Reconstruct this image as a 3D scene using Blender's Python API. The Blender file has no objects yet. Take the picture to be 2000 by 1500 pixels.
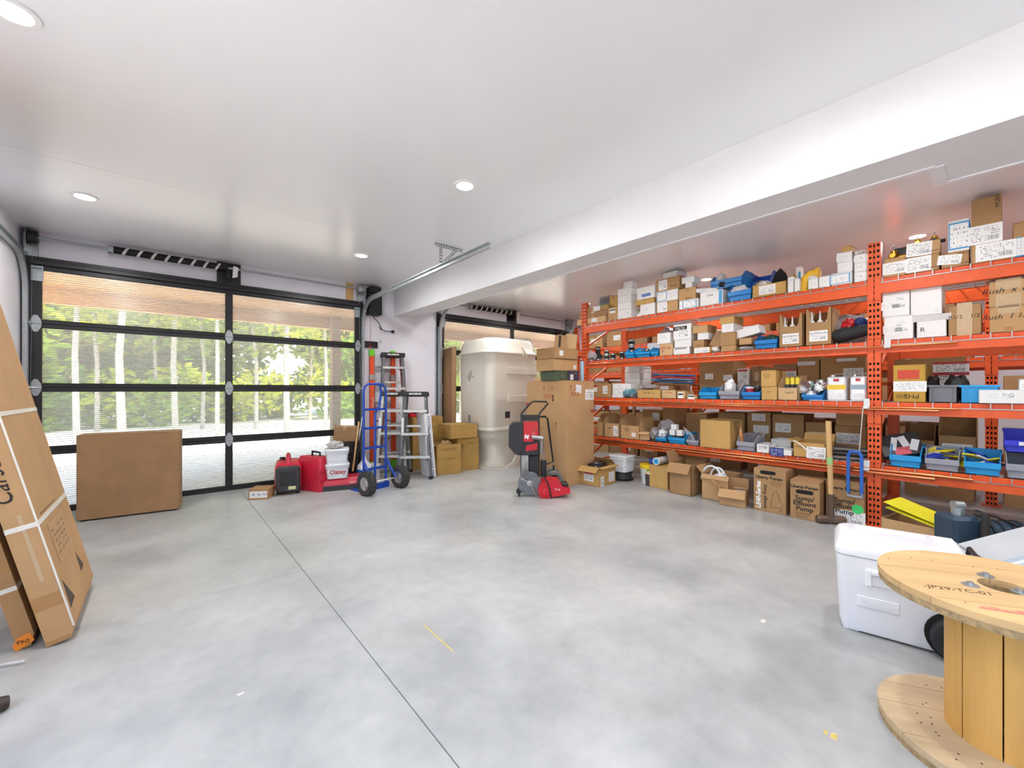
import bpy, bmesh, math, random
from mathutils import Vector, Matrix, noise
R = math.radians
rnd = random.Random(7)
sc = bpy.context.scene
C = sc.collection

# ---------------------------------------------------------------- camera
FPX, HZ, CAMH = 806.0, 763.0, 1.17          # focal length (px of a 2000 px frame), horizon row, lens height
YAW = math.atan(685 / 806.0)
cd = bpy.data.cameras.new('camera'); cam = bpy.data.objects.new('camera', cd); C.objects.link(cam)
cd.sensor_width = 36; cd.lens = 36 * FPX / 2000; cd.shift_y = (HZ - 750) / 2000; cd.clip_start = 0.05; cd.clip_end = 300
cam.location = (0, 0, CAMH); cam.rotation_euler = (R(90), 0, -YAW)
sc.camera = cam

# ---------------------------------------------------------------- sky, sun, exposure
w = bpy.data.worlds.new('sky'); sc.world = w; w.use_nodes = True
bg = w.node_tree.nodes['Background']
sky = w.node_tree.nodes.new('ShaderNodeTexSky'); sky.sky_type = 'NISHITA'; sky.sun_disc = False
sky.sun_elevation = R(58); sky.sun_rotation = R(155); sky.air_density = 1.0; sky.dust_density = 3.0
w.node_tree.links.new(sky.outputs[0], bg.inputs[0]); bg.inputs[1].default_value = 0.8
sd = bpy.data.lights.new('sun', 'SUN'); sun = bpy.data.objects.new('sun', sd); C.objects.link(sun)
sd.energy = 7.0; sd.angle = R(3); sd.color = (1, 0.95, 0.85); sun.rotation_euler = (R(32), 0, R(25))
vs = sc.view_settings
vs.view_transform = 'Standard'; vs.look = 'None'; vs.gamma = 1; vs.use_curve_mapping = False; vs.exposure = 1.22
LAMP_W = 6.4

# ---------------------------------------------------------------- picture geometry helpers (real distances come from the planes given)
FWD = (math.sin(YAW), math.cos(YAW)); RGT = (math.cos(YAW), -math.sin(YAW))
def ray(u, v):
    t = (u - 1000) / FPX
    return (FWD[0] + t * RGT[0], FWD[1] + t * RGT[1], (HZ - v) / FPX)
def gp(u, v, z=0.0):
    r = ray(u, v); k = (z - CAMH) / r[2]; return Vector((r[0] * k, r[1] * k, z))
def aY(u, v, Y):
    r = ray(u, v); k = Y / r[1]; return Vector((r[0] * k, Y, CAMH + r[2] * k))
def aX(u, v, X):
    r = ray(u, v); k = X / r[0]; return Vector((X, r[1] * k, CAMH + r[2] * k))

# ---------------------------------------------------------------- materials
def lin(c):
    return tuple((x / 255 / 12.92) if x / 255 <= .04045 else ((x / 255 + .055) / 1.055) ** 2.4 for x in c)
MATS = {}
def mat(name, rgb=(200, 200, 200), rough=.5, metal=0.0, var=.06, scale=6.0, bump=0.0, bscale=60.0, spec=.5, trans=0.0, alpha=1.0, stretch=None, emit=0.0, wear=None):
    if name in MATS: return MATS[name]
    m = bpy.data.materials.new(name); m.use_nodes = True; nt = m.node_tree; p = nt.nodes['Principled BSDF']
    c = lin(rgb)
    p.inputs['Roughness'].default_value = rough; p.inputs['Metallic'].default_value = metal
    p.inputs['Specular IOR Level'].default_value = spec
    p.inputs['Base Color'].default_value = (*c, 1)
    if trans: p.inputs['Transmission Weight'].default_value = trans
    if alpha < 1: p.inputs['Alpha'].default_value = alpha
    if emit:
        p.inputs['Emission Color'].default_value = (*c, 1); p.inputs['Emission Strength'].default_value = emit
    co = None
    if var or bump or wear:
        tc = nt.nodes.new('ShaderNodeTexCoord'); co = tc.outputs['Object']
        if stretch:
            mp = nt.nodes.new('ShaderNodeMapping'); mp.inputs['Scale'].default_value = stretch
            nt.links.new(co, mp.inputs[0]); co = mp.outputs[0]
    last = None
    if var:
        n = nt.nodes.new('ShaderNodeTexNoise'); n.inputs['Scale'].default_value = scale; n.inputs['Detail'].default_value = 5
        nt.links.new(co, n.inputs['Vector'])
        r = nt.nodes.new('ShaderNodeValToRGB'); r.color_ramp.elements[0].position = .3; r.color_ramp.elements[1].position = .7
        r.color_ramp.elements[0].color = (*[x * (1 - var * 1.6) for x in c], 1); r.color_ramp.elements[1].color = (*[min(1, x * (1 + var)) for x in c], 1)
        nt.links.new(n.outputs['Fac'], r.inputs[0]); last = r.outputs[0]
        nt.links.new(last, p.inputs['Base Color'])
    if wear:                                               # (rgb, threshold, scale): blotches of dust or chipped paint
        n = nt.nodes.new('ShaderNodeTexNoise'); n.inputs['Scale'].default_value = wear[2]; n.inputs['Detail'].default_value = 8
        nt.links.new(co, n.inputs['Vector'])
        r = nt.nodes.new('ShaderNodeValToRGB'); r.color_ramp.elements[0].position = wear[1]; r.color_ramp.elements[1].position = wear[1] + .1
        nt.links.new(n.outputs['Fac'], r.inputs[0])
        mx = nt.nodes.new('ShaderNodeMix'); mx.data_type = 'RGBA'
        nt.links.new(r.outputs[0], mx.inputs[0]); mx.inputs[6].default_value = (*c, 1)
        if last: nt.links.new(last, mx.inputs[6])
        mx.inputs[7].default_value = (*lin(wear[0]), 1); nt.links.new(mx.outputs[2], p.inputs['Base Color'])
    if bump:
        n = nt.nodes.new('ShaderNodeTexNoise'); n.inputs['Scale'].default_value = bscale; n.inputs['Detail'].default_value = 4
        nt.links.new(co, n.inputs['Vector'])
        b = nt.nodes.new('ShaderNodeBump'); b.inputs['Strength'].default_value = bump; b.inputs['Distance'].default_value = .01
        nt.links.new(n.outputs['Fac'], b.inputs['Height']); nt.links.new(b.outputs[0], p.inputs['Normal'])
    MATS[name] = m
    return m

def math_node(nt, op, a, b=None):
    n = nt.nodes.new('ShaderNodeMath'); n.operation = op
    for i, x in enumerate((a, b)):
        if x is None: continue
        if isinstance(x, (int, float)): n.inputs[i].default_value = x
        else: nt.links.new(x, n.inputs[i])
    return n.outputs[0]
def label_mat(name, rows=9, ink=(128, 128, 134), barcode=True, frame=None, band=None, base=(238, 238, 236), fill=.46):
    """printed sticker: rows of small print, a barcode low at one side, an optional coloured outline or band"""
    if name in MATS: return MATS[name]
    m = bpy.data.materials.new(name); m.use_nodes = True; nt = m.node_tree; p = nt.nodes['Principled BSDF']
    p.inputs['Roughness'].default_value = .55
    tc = nt.nodes.new('ShaderNodeTexCoord'); sp = nt.nodes.new('ShaderNodeSeparateXYZ'); nt.links.new(tc.outputs['Generated'], sp.inputs[0])
    x, z = sp.outputs[0], sp.outputs[2]
    zr = math_node(nt, 'MULTIPLY', z, rows); fr = math_node(nt, 'FRACT', zr); fl = math_node(nt, 'FLOOR', zr)
    inrow = math_node(nt, 'MULTIPLY', math_node(nt, 'GREATER_THAN', fr, .3), math_node(nt, 'LESS_THAN', fr, .75))
    cb = nt.nodes.new('ShaderNodeCombineXYZ'); nt.links.new(math_node(nt, 'MULTIPLY', x, 22), cb.inputs[0]); nt.links.new(math_node(nt, 'MULTIPLY', fl, 7.3), cb.inputs[1])
    ob = nt.nodes.new('ShaderNodeObjectInfo'); nt.links.new(math_node(nt, 'MULTIPLY', ob.outputs['Random'], 50), cb.inputs[2])
    n = nt.nodes.new('ShaderNodeTexNoise'); n.inputs['Scale'].default_value = 1; n.inputs['Detail'].default_value = 1; nt.links.new(cb.outputs[0], n.inputs['Vector'])
    txt = math_node(nt, 'MULTIPLY', inrow, math_node(nt, 'GREATER_THAN', n.outputs['Fac'], 1 - fill))
    mg = math_node(nt, 'MULTIPLY', math_node(nt, 'GREATER_THAN', x, .08), math_node(nt, 'LESS_THAN', x, .92))
    mg = math_node(nt, 'MULTIPLY', mg, math_node(nt, 'MULTIPLY', math_node(nt, 'GREATER_THAN', z, .1), math_node(nt, 'LESS_THAN', z, .9)))
    txt = math_node(nt, 'MULTIPLY', txt, mg)
    if barcode:
        zone = math_node(nt, 'MULTIPLY', math_node(nt, 'GREATER_THAN', x, .58), math_node(nt, 'LESS_THAN', z, .4))
        wv = nt.nodes.new('ShaderNodeTexNoise'); wv.noise_dimensions = '1D'; wv.inputs['Scale'].default_value = 55; nt.links.new(x, wv.inputs['W'])
        bar = math_node(nt, 'MULTIPLY', math_node(nt, 'GREATER_THAN', wv.outputs['Fac'], .5), math_node(nt, 'GREATER_THAN', z, .16))
        bar = math_node(nt, 'MULTIPLY', bar, math_node(nt, 'LESS_THAN', x, .9))
        txt = math_node(nt, 'ADD', math_node(nt, 'MULTIPLY', txt, math_node(nt, 'SUBTRACT', 1.0, zone)), math_node(nt, 'MULTIPLY', bar, zone))
    def mixc(fac, a, b):
        mx = nt.nodes.new('ShaderNodeMix'); mx.data_type = 'RGBA'; nt.links.new(fac, mx.inputs[0])
        for i, q in ((6, a), (7, b)):
            if isinstance(q, tuple): mx.inputs[i].default_value = (*lin(q), 1)
            else: nt.links.new(q, mx.inputs[i])
        return mx.outputs[2]
    col = mixc(txt, base, ink)
    if frame:
        ax = math_node(nt, 'ABSOLUTE', math_node(nt, 'SUBTRACT', x, .5)); az = math_node(nt, 'ABSOLUTE', math_node(nt, 'SUBTRACT', z, .5))
        mxm = math_node(nt, 'MAXIMUM', ax, az)
        col = mixc(math_node(nt, 'GREATER_THAN', mxm, .44), col, frame)
    if band:                                               # (rgb, z0, z1)
        bz = math_node(nt, 'MULTIPLY', math_node(nt, 'GREATER_THAN', z, band[1]), math_node(nt, 'LESS_THAN', z, band[2]))
        col = mixc(bz, col, band[0])
    nt.links.new(col, p.inputs['Base Color'])
    MATS[name] = m
    return m

# ---------------------------------------------------------------- mesh builder
class MB:
    def __init__(s): s.v, s.f, s.m, s.mi = [], [], [], 0
    def add(s, vs_, fs_):
        o = len(s.v); s.v += [tuple(p) for p in vs_]; s.f += [tuple(i + o for i in f) for f in fs_]; s.m += [s.mi] * len(fs_); return s
    def box(s, a, b):
        (x0, y0, z0), (x1, y1, z1) = a, b
        return s.add([(x0, y0, z0), (x1, y0, z0), (x1, y1, z0), (x0, y1, z0), (x0, y0, z1), (x1, y0, z1), (x1, y1, z1), (x0, y1, z1)],
                     [(0, 3, 2, 1), (4, 5, 6, 7), (0, 1, 5, 4), (1, 2, 6, 5), (2, 3, 7, 6), (3, 0, 4, 7)])
    def obb(s, c, size, rot=None):
        hx, hy, hz = size[0] / 2, size[1] / 2, size[2] / 2; c = Vector(c)
        vs_ = [Vector(p) for p in ((-hx, -hy, -hz), (hx, -hy, -hz), (hx, hy, -hz), (-hx, hy, -hz), (-hx, -hy, hz), (hx, -hy, hz), (hx, hy, hz), (-hx, hy, hz))]
        if rot is not None: vs_ = [rot @ p for p in vs_]
        return s.add([c + p for p in vs_], [(0, 3, 2, 1), (4, 5, 6, 7), (0, 1, 5, 4), (1, 2, 6, 5), (2, 3, 7, 6), (3, 0, 4, 7)])
    def cbox(s, a, b, c=.004):
        (x0, y0, z0), (x1, y1, z1) = a, b
        c = min(c, (x1 - x0) * .3, (y1 - y0) * .3, (z1 - z0) * .3)
        X, Y, Z = (x0, x1), (y0, y1), (z0, z1); sg = (1, -1); V, idx = [], {}
        for i in (0, 1):
            for j in (0, 1):
                for k in (0, 1):
                    for ax in range(3):
                        d = [c * sg[i], c * sg[j], c * sg[k]]; d[ax] = 0
                        idx[i, j, k, ax] = len(V); V.append((X[i] + d[0], Y[j] + d[1], Z[k] + d[2]))
        Fc = []
        for ax in range(3):
            o = [q for q in range(3) if q != ax]
            for e in (0, 1):
                q = []
                for p_, r_ in ((0, 0), (1, 0), (1, 1), (0, 1)):
                    t = [0, 0, 0]; t[ax] = e; t[o[0]] = p_; t[o[1]] = r_; q.append(idx[t[0], t[1], t[2], ax])
                Fc.append(tuple(q))
        for ax in range(3):
            o = [q for q in range(3) if q != ax]
            for p_ in (0, 1):
                for r_ in (0, 1):
                    t0 = [0, 0, 0]; t0[o[0]] = p_; t0[o[1]] = r_; t1 = list(t0); t1[ax] = 1
                    Fc.append((idx[(*t0, o[0])], idx[(*t1, o[0])], idx[(*t1, o[1])], idx[(*t0, o[1])]))
        for i in (0, 1):
            for j in (0, 1):
                for k in (0, 1): Fc.append((idx[i, j, k, 0], idx[i, j, k, 1], idx[i, j, k, 2]))
        return s.add(V, Fc)
    def cyl(s, p0, p1, r0, r1=None, n=12, cap=True):
        p0, p1 = Vector(p0), Vector(p1); r1 = r0 if r1 is None else r1
        d = (p1 - p0).normalized(); a = d.orthogonal().normalized(); b = d.cross(a)
        V = []
        for p, r in ((p0, r0), (p1, r1)):
            V += [p + (a * math.cos(2 * math.pi * i / n) + b * math.sin(2 * math.pi * i / n)) * r for i in range(n)]
        Fc = [(i, (i + 1) % n, n + (i + 1) % n, n + i) for i in range(n)]
        if cap: Fc += [tuple(range(n - 1, -1, -1)), tuple(range(n, 2 * n))]
        return s.add(V, Fc)
    def tube(s, pts, r, n=8, closed=False):
        pts = [Vector(p) for p in pts]; V, Fc = [], []; m = len(pts); a = None
        for i, p in enumerate(pts):
            if closed: d = pts[(i + 1) % m] - pts[i - 1]
            else: d = pts[min(i + 1, m - 1)] - pts[max(i - 1, 0)]
            d.normalize()
            a = d.orthogonal() if a is None else a - d * a.dot(d)
            if a.length < 1e-6: a = d.orthogonal()
            a.normalize(); b = d.cross(a); rr = r[i] if isinstance(r, (list, tuple)) else r
            V += [p + (a * math.cos(2 * math.pi * k / n) + b * math.sin(2 * math.pi * k / n)) * rr for k in range(n)]
        for i in range(m if closed else m - 1):
            for k in range(n):
                j = (i + 1) % m
                Fc.append((i * n + k, i * n + (k + 1) % n, j * n + (k + 1) % n, j * n + k))
        if not closed: Fc += [tuple(range(n - 1, -1, -1)), tuple((m - 1) * n + k for k in range(n))]
        return s.add(V, Fc)
    def lathe(s, prof, n=24, c=(0, 0, 0), axis='z', cap=True):
        V, Fc = [], []
        for r, z in prof:
            for k in range(n):
                a = 2 * math.pi * k / n; x, y = r * math.cos(a), r * math.sin(a)
                q = (x, y, z) if axis == 'z' else ((z, x, y) if axis == 'x' else (x, z, y))
                V.append((c[0] + q[0], c[1] + q[1], c[2] + q[2]))
        for i in range(len(prof) - 1):
            for k in range(n): Fc.append((i * n + k, i * n + (k + 1) % n, (i + 1) * n + (k + 1) % n, (i + 1) * n + k))
        if cap: Fc += [tuple(range(n - 1, -1, -1)), tuple((len(prof) - 1) * n + k for k in range(n))]
        return s.add(V, Fc)
    def prism(s, poly, t0, t1, axis='y'):
        """poly in the plane normal to axis, extruded from t0 to t1; (a,b) are (x,z) for y, (y,z) for x, (x,y) for z"""
        f = {'y': lambda a, b, t: (a, t, b), 'x': lambda a, b, t: (t, a, b), 'z': lambda a, b, t: (a, b, t)}[axis]
        n = len(poly); V = [f(a, b, t0) for a, b in poly] + [f(a, b, t1) for a, b in poly]
        return s.add(V, [tuple(range(n)), tuple(range(2 * n - 1, n - 1, -1))] + [(i, n + i, n + (i + 1) % n, (i + 1) % n) for i in range(n)])
    def loft(s, rings, cap=True):
        n = len(rings[0]); V = [p for r in rings for p in r]; Fc = []
        for i in range(len(rings) - 1):
            for k in range(n): Fc.append((i * n + k, i * n + (k + 1) % n, (i + 1) * n + (k + 1) % n, (i + 1) * n + k))
        if cap: Fc += [tuple(range(n - 1, -1, -1)), tuple((len(rings) - 1) * n + k for k in range(n))]
        return s.add(V, Fc)
    def mesh(s, name, mats, smooth=0):
        me = bpy.data.meshes.new(name); me.from_pydata(s.v, [], s.f)
        bm = bmesh.new(); bm.from_mesh(me); bmesh.ops.recalc_face_normals(bm, faces=bm.faces); bm.to_mesh(me); bm.free()
        for m in (mats if isinstance(mats, (list, tuple)) else [mats]): me.materials.append(m)
        if isinstance(mats, (list, tuple)) and len(mats) > 1: me.polygons.foreach_set('material_index', s.m)
        if smooth: me.shade_smooth(); me.set_sharp_from_angle(angle=R(smooth))
        me.update(); return me
    def build(s, name, mats, parent=None, loc=(0, 0, 0), rot=(0, 0, 0), smooth=0):
        return link(name, s.mesh(name, mats, smooth), parent, loc, rot)
def link(name, me, parent=None, loc=(0, 0, 0), rot=(0, 0, 0)):
    o = bpy.data.objects.new(name, me); C.objects.link(o); o.location = loc; o.rotation_euler = rot
    if parent: o.parent = parent
    return o
def tag(o, label=None, cat=None, group=None, kind=None):
    for k, v in (('label', label), ('category', cat), ('group', group), ('kind', kind)):
        if v: o[k] = v
    return o
def thing(name, label, cat, loc=(0, 0, 0), rz=0.0, group=None, rot=None):
    o = link(name, None, None, loc, rot or (0, 0, rz)); o.empty_display_size = .1
    return tag(o, label, cat, group)
def struct(o): o['kind'] = 'structure'; return o
def rrect(w_, d_, r, n=4, z=0.0, cx=0.0, cy=0.0):
    """ring of a rounded rectangle"""
    P = []
    for sx, sy, a0 in ((1, 1, 0), (-1, 1, 90), (-1, -1, 180), (1, -1, 270)):
        for i in range(n + 1):
            a = R(a0 + 90 * i / n); P.append((cx + sx * (w_ / 2 - r) + r * math.cos(a), cy + sy * (d_ / 2 - r) + r * math.sin(a), z))
    return P
def text(s_, size, m, parent, loc, rot, align='CENTER', name='lettering', bold=0.0, sx=1.0, shear=0.0, spacing=1.0):
    cu = bpy.data.curves.new(name, 'FONT'); cu.body = s_; cu.size = size; cu.align_x = align; cu.align_y = 'CENTER'; cu.offset = bold; cu.extrude = .0002
    cu.shear = shear; cu.space_character = spacing; cu.resolution_u = 3; cu.space_line = .82
    cu.materials.append(m); o = link(name, cu, parent, loc, rot); o.scale = (sx, 1, 1); return o

# ---------------------------------------------------------------- palette
PVC = mat('white_pvc_panel', (243, 243, 246), .26, var=.01, scale=1.2, spec=.5)
BEAMW = mat('white_beam_casing', (230, 230, 233), .5, var=.01)
WALL = mat('white_wall_panel', (234, 231, 239), .42, var=.015, scale=2)
BLACK = mat('black_aluminium', (34, 32, 34), .38, var=.1)
BLACKP = mat('black_plastic', (28, 28, 30), .45, var=.1)
GALV = mat('galvanised_steel', (178, 184, 186), .36, .75, var=.1, scale=25)
STEEL = mat('bright_steel', (200, 200, 200), .28, .9, var=.05)
WOODB = mat('bare_stud_wood', (214, 172, 112), .7, var=.12, scale=9, stretch=(1, 1, .15))
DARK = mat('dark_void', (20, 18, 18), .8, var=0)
CARD = [mat('cardboard_tan', (190, 150, 104), .82, var=.05, scale=5, bump=.05, bscale=40), mat('cardboard_brown', (172, 133, 90), .82, var=.06, scale=5, bump=.05, bscale=40),
        mat('cardboard_gold', (196, 156, 92), .8, var=.05, scale=4, bump=.05, bscale=40), mat('cardboard_pale', (204, 168, 124), .82, var=.05, scale=5, bump=.05, bscale=40),
        mat('cardboard_worn', (160, 124, 88), .85, var=.08, scale=6, bump=.06, bscale=40)]
TAPE = mat('packing_tape', (176, 132, 84), .25, var=.05)
CTAPE = mat('clear_tape', (196, 168, 132), .2, var=.04)
WHITEC = mat('white_carton', (232, 230, 228), .6, var=.02)
PAPER = mat('white_paper', (240, 240, 238), .7, var=.02)
INK = mat('black_ink', (34, 30, 28), .7, var=0)
BROWNINK = mat('brown_ink', (120, 84, 52), .8, var=0)
REDINK = mat('red_ink', (170, 70, 48), .8, var=0)
WHITEINK = mat('white_ink', (240, 238, 232), .7, var=0)
BLUEINK = mat('blue_ink', (40, 60, 130), .7, var=0)
LABA = label_mat('barcode_sticker')
LABB = label_mat('shipping_sticker', rows=5, fill=.5, ink=(60, 60, 64))
LABC = label_mat('blue_framed_print', rows=6, frame=(70, 150, 200), barcode=False, fill=.42)
LABD = label_mat('black_band_print', rows=5, band=((40, 40, 44), .55, .82), barcode=False, fill=.4)
LABE = label_mat('fine_print', rows=9, barcode=False, fill=.45, base=(232, 231, 230), ink=(164, 164, 168))
LABR = label_mat('red_topped_print', rows=6, band=((190, 40, 44), .82, 1.0), fill=.5)
ORANGE = mat('orange_rack_paint', (226, 90, 34), .42, var=.05, scale=12, wear=((150, 84, 60), .68, 40))
ORANGE2 = mat('dusty_red_rack_paint', (196, 84, 54), .5, var=.06, scale=12, wear=((140, 84, 60), .64, 40))
COPPER = mat('copper_tube', (214, 128, 84), .26, .9, var=.12, scale=8, stretch=(6, .4, 6))
BLUEBIN = mat('blue_bin_plastic', (24, 126, 200), .4, var=.03)
CYANBIN = mat('light_blue_bin_plastic', (30, 152, 214), .4, var=.03)
NAVYBIN = mat('royal_blue_bin_plastic', (44, 52, 200), .4, var=.03)
GREYBIN = mat('grey_bin_plastic', (152, 154, 164), .45, var=.03)
BAG = mat('clear_bag', (226, 226, 230), .2, var=.05, scale=30, alpha=.5)
BAGW = mat('milky_bag', (228, 226, 226), .3, var=.06, scale=40)
BAGG = mat('grey_bag', (160, 152, 156), .3, var=.1, scale=40)
RUBBER = mat('black_rubber', (32, 32, 34), .7, var=.12, scale=30)
# ================================================================ THE ROOM
XL, XR, YB, YF, ZC = -0.985, 9.2, -4.4, 5.87, 2.67
BX0, BX1, BZ = 2.667, 2.955, 2.29            # dropped beam

# ---- floor: saw-cut concrete slabs over a dark base
def concrete():
    m = bpy.data.materials.new('sealed_concrete'); m.use_nodes = True; nt = m.node_tree; p = nt.nodes['Principled BSDF']
    g = nt.nodes.new('ShaderNodeNewGeometry'); co = g.outputs['Position']
    def nz(scale, det, rough=.6, dist=0.0):
        n = nt.nodes.new('ShaderNodeTexNoise'); n.inputs['Scale'].default_value = scale; n.inputs['Detail'].default_value = det
        n.inputs['Roughness'].default_value = rough; n.inputs['Distortion'].default_value = dist; nt.links.new(co, n.inputs['Vector']); return n.outputs['Fac']
    def ramp(f, stops):
        r = nt.nodes.new('ShaderNodeValToRGB'); e = r.color_ramp.elements
        e[0].position, e[1].position = stops[0][0], stops[-1][0]; e[0].color = (*lin(stops[0][1]), 1); e[1].color = (*lin(stops[-1][1]), 1)
        for q in stops[1:-1]: k = e.new(q[0]); k.color = (*lin(q[1]), 1)
        nt.links.new(f, r.inputs[0]); return r.outputs[0]
    a = ramp(nz(1.1, 8, .62, 0), [(.12, (128, 132, 134)), (.5, (181, 182, 180)), (.92, (220, 218, 212))])
    b = ramp(nz(11, 5, .6, 0), [(.1, (140, 140, 140)), (.5, (222, 222, 222)), (.95, (255, 255, 255))])
    mx = nt.nodes.new('ShaderNodeMix'); mx.data_type = 'RGBA'; mx.blend_type = 'MULTIPLY'; mx.inputs[0].default_value = .35
    nt.links.new(a, mx.inputs[6]); nt.links.new(b, mx.inputs[7])
    st = ramp(nz(1.7, 3, .5, .2), [(.6, (255, 255, 255)), (.78, (226, 216, 196)), (.95, (222, 210, 186))])
    m2 = nt.nodes.new('ShaderNodeMix'); m2.data_type = 'RGBA'; m2.blend_type = 'MULTIPLY'; m2.inputs[0].default_value = .5
    nt.links.new(mx.outputs[2], m2.inputs[6]); nt.links.new(st, m2.inputs[7]); nt.links.new(m2.outputs[2], p.inputs['Base Color'])
    rr = ramp(nz(2.2, 6), [(.1, (135, 135, 135)), (.9, (176, 176, 176))]); nt.links.new(rr, p.inputs['Roughness'])
    return m
CONC = concrete()
floor = struct(MB().box((XL - .2, YB - .2, -.15), (XR + .2, YF + .2, -.012)).build('floor', mat('joint_grit', (130, 126, 118), .9)))
gx = [XL - .1, .705, 5.95, XR + .1]; gy = [YB - .1, -1.2, 2.925, YF + .13]
for i in range(3):
    for j in range(3):
        MB().cbox((gx[i] + .0015, gy[j] + .0015, -.011), (gx[i + 1] - .0015, gy[j + 1] - .0015, 0), .0015).build('slab', CONC, floor)

YM = mat('yellow_floor_mark', (214, 190, 110), .7, var=.2, scale=40)
a_, b_ = gp(828, 1220), gp(884, 1272); MB().prism([(a_.x - .004, a_.y), (b_.x - .003, b_.y), (b_.x + .004, b_.y), (a_.x + .003, a_.y)], .0001, .0005, 'z').build('paint_mark', YM, floor)
for u_, v_, s_ in ((1612, 1430, .012), (1628, 1438, .018), (470, 1355, .014), (1490, 1213, .02)): q = gp(u_, v_); MB().prism([(q.x + s_ * (1 + .4 * math.sin(3 * k)) * math.cos(k * .785), q.y + s_ * .6 * (1 + .3 * math.cos(5 * k)) * math.sin(k * .785)) for k in range(8)], .0001, .0005, 'z').build('paint_mark', YM if u_ > 1600 else mat('pale_scuff', (214, 208, 198), .7, var=.1), floor)
# ---- ceiling panels, beam, walls
ceil = struct(MB().box((XL - .2, YB - .2, ZC + .02), (XR + .2, YF + .2, ZC + .2)).build('ceiling', PVC))
yy = [YB - .1, 3.93, YF + .1]
for j in range(2):
    MB().cbox((XL - .1, yy[j] + .0015, ZC), (BX0, yy[j + 1] - .0015, ZC + .019), .002).build('panel', PVC, ceil)
    MB().cbox((BX1, yy[j] + .0015, ZC - .01), (XR + .1, yy[j + 1] - .0015, ZC + .019), .002).build('panel', PVC, ceil)
beam = struct(MB().box((BX0, YB - .1, BZ), (BX1, YF, ZC + .02)).build('beam', BEAMW))
MB().box((BX1, YB - .1, BZ + .001), (3.22, .2, ZC)).build('wide_casing', BEAMW, beam)
MB().box((BX1 - .022, .2, BZ - .006), (BX1 + .006, YF, BZ + .02)).build('edge_trim', BEAMW, beam)
MB().box((3.2, YB, BZ - .006), (3.226, .2, BZ + .02)).build('edge_trim', BEAMW, beam)
MB().box((2.95, .17, BZ - .007), (3.226, .225, BZ + .02)).build('joint_cover', BEAMW, beam)
MB().box((BX0 - .006, YB, BZ - .004), (BX0 + .012, YF, BZ + .016)).build('edge_trim', BEAMW, beam)
DX = (.605, 4.97); DH = 2.40; DW = 1.55      # the two sectional doors
ADDED_WINS = ((-2.9, -.7), (1.0, 2.1)); WZ0, WZ1 = .45, 2.3               # two unseen windows added to brighten the ceiling, beside and behind the lens
wl = MB(); ys_ = [YB - .15, ADDED_WINS[0][0], ADDED_WINS[0][1], ADDED_WINS[1][0], ADDED_WINS[1][1], YF + .15]
for k in (0, 2, 4): wl.box((XL - .15, ys_[k], 0), (XL, ys_[k + 1], ZC + .02))
for a_, b_ in ADDED_WINS: wl.box((XL - .15, a_, 0), (XL, b_, WZ0)); wl.box((XL - .15, a_, WZ1), (XL, b_, ZC + .02))
struct(wl.build('wall_left', WALL))
CLEAR = mat('clear_glass', (250, 250, 250), .02, var=0, alpha=.1)
for n, (a_, b_) in enumerate(ADDED_WINS, 1):
    added_win = struct(link(f'added_window_{n}', None, None, (XL - .075, 0, 0)))
    for k in range(3): y = a_ + (b_ - a_) * k / 2; MB().cbox((-.03, max(a_, y - .03), WZ0), (.03, min(b_, y + .03), WZ1), .004).build('mullion', BLACK, added_win)
    for z in (WZ0, WZ1 - .05): MB().cbox((-.028, a_, z), (.028, b_, z + .05), .004).build('rail', BLACK, added_win)
    for k in range(2): h_ = (b_ - a_) / 2; MB().box((-.004, a_ + k * h_ + .031, WZ0 + .05), (.004, a_ + (k + 1) * h_ - .031, WZ1 - .05)).build('pane', CLEAR, added_win)
struct(MB().box((XR, YB - .15, 0), (XR + .15, YF + .15, ZC + .02)).build('wall_right', WALL))
struct(MB().box((XL, YB - .15, 0), (XR, YB, ZC + .02)).build('wall_rear', WALL))
wf = MB()
wf.box((XL, YF, DH), (XR, YF + .14, ZC + .02)); wf.box((XL, YF, 0), (DX[0] - DW, YF + .14, DH))
wf.box((DX[0] + DW, YF, 0), (DX[1] - DW, YF + .14, DH)); wf.box((DX[1] + DW, YF, 0), (XR, YF + .14, DH))
struct(wf.build('wall_front', WALL))

# ---- sectional garage doors
def pane_material():
    m = bpy.data.materials.new('multiwall_polycarbonate'); m.use_nodes = True; nt = m.node_tree; nt.nodes.remove(nt.nodes['Principled BSDF'])
    out = nt.nodes['Material Output']
    tr = nt.nodes.new('ShaderNodeBsdfTransparent'); tr.inputs[0].default_value = (.86, .86, .86, 1)
    tl = nt.nodes.new('ShaderNodeBsdfTranslucent'); tl.inputs[0].default_value = (.8, .8, .8, 1)
    gl = nt.nodes.new('ShaderNodeBsdfGlossy'); gl.inputs['Roughness'].default_value = .18
    a = nt.nodes.new('ShaderNodeMixShader'); a.inputs[0].default_value = .16; nt.links.new(tr.outputs[0], a.inputs[1]); nt.links.new(tl.outputs[0], a.inputs[2])
    b = nt.nodes.new('ShaderNodeMixShader'); b.inputs[0].default_value = .05; nt.links.new(a.outputs[0], b.inputs[1]); nt.links.new(gl.outputs[0], b.inputs[2])
    nt.links.new(b.outputs[0], out.inputs[0]); return m
PANE = pane_material()
RIB = mat('pane_rib', (190, 190, 184), .5, var=0, alpha=.92)
SPRINGM = mat('oiled_spring', (40, 38, 38), .4, .5, var=.15)
PAINT = mat('white_chalk_mark', (225, 225, 225), .7, var=0)
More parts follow.
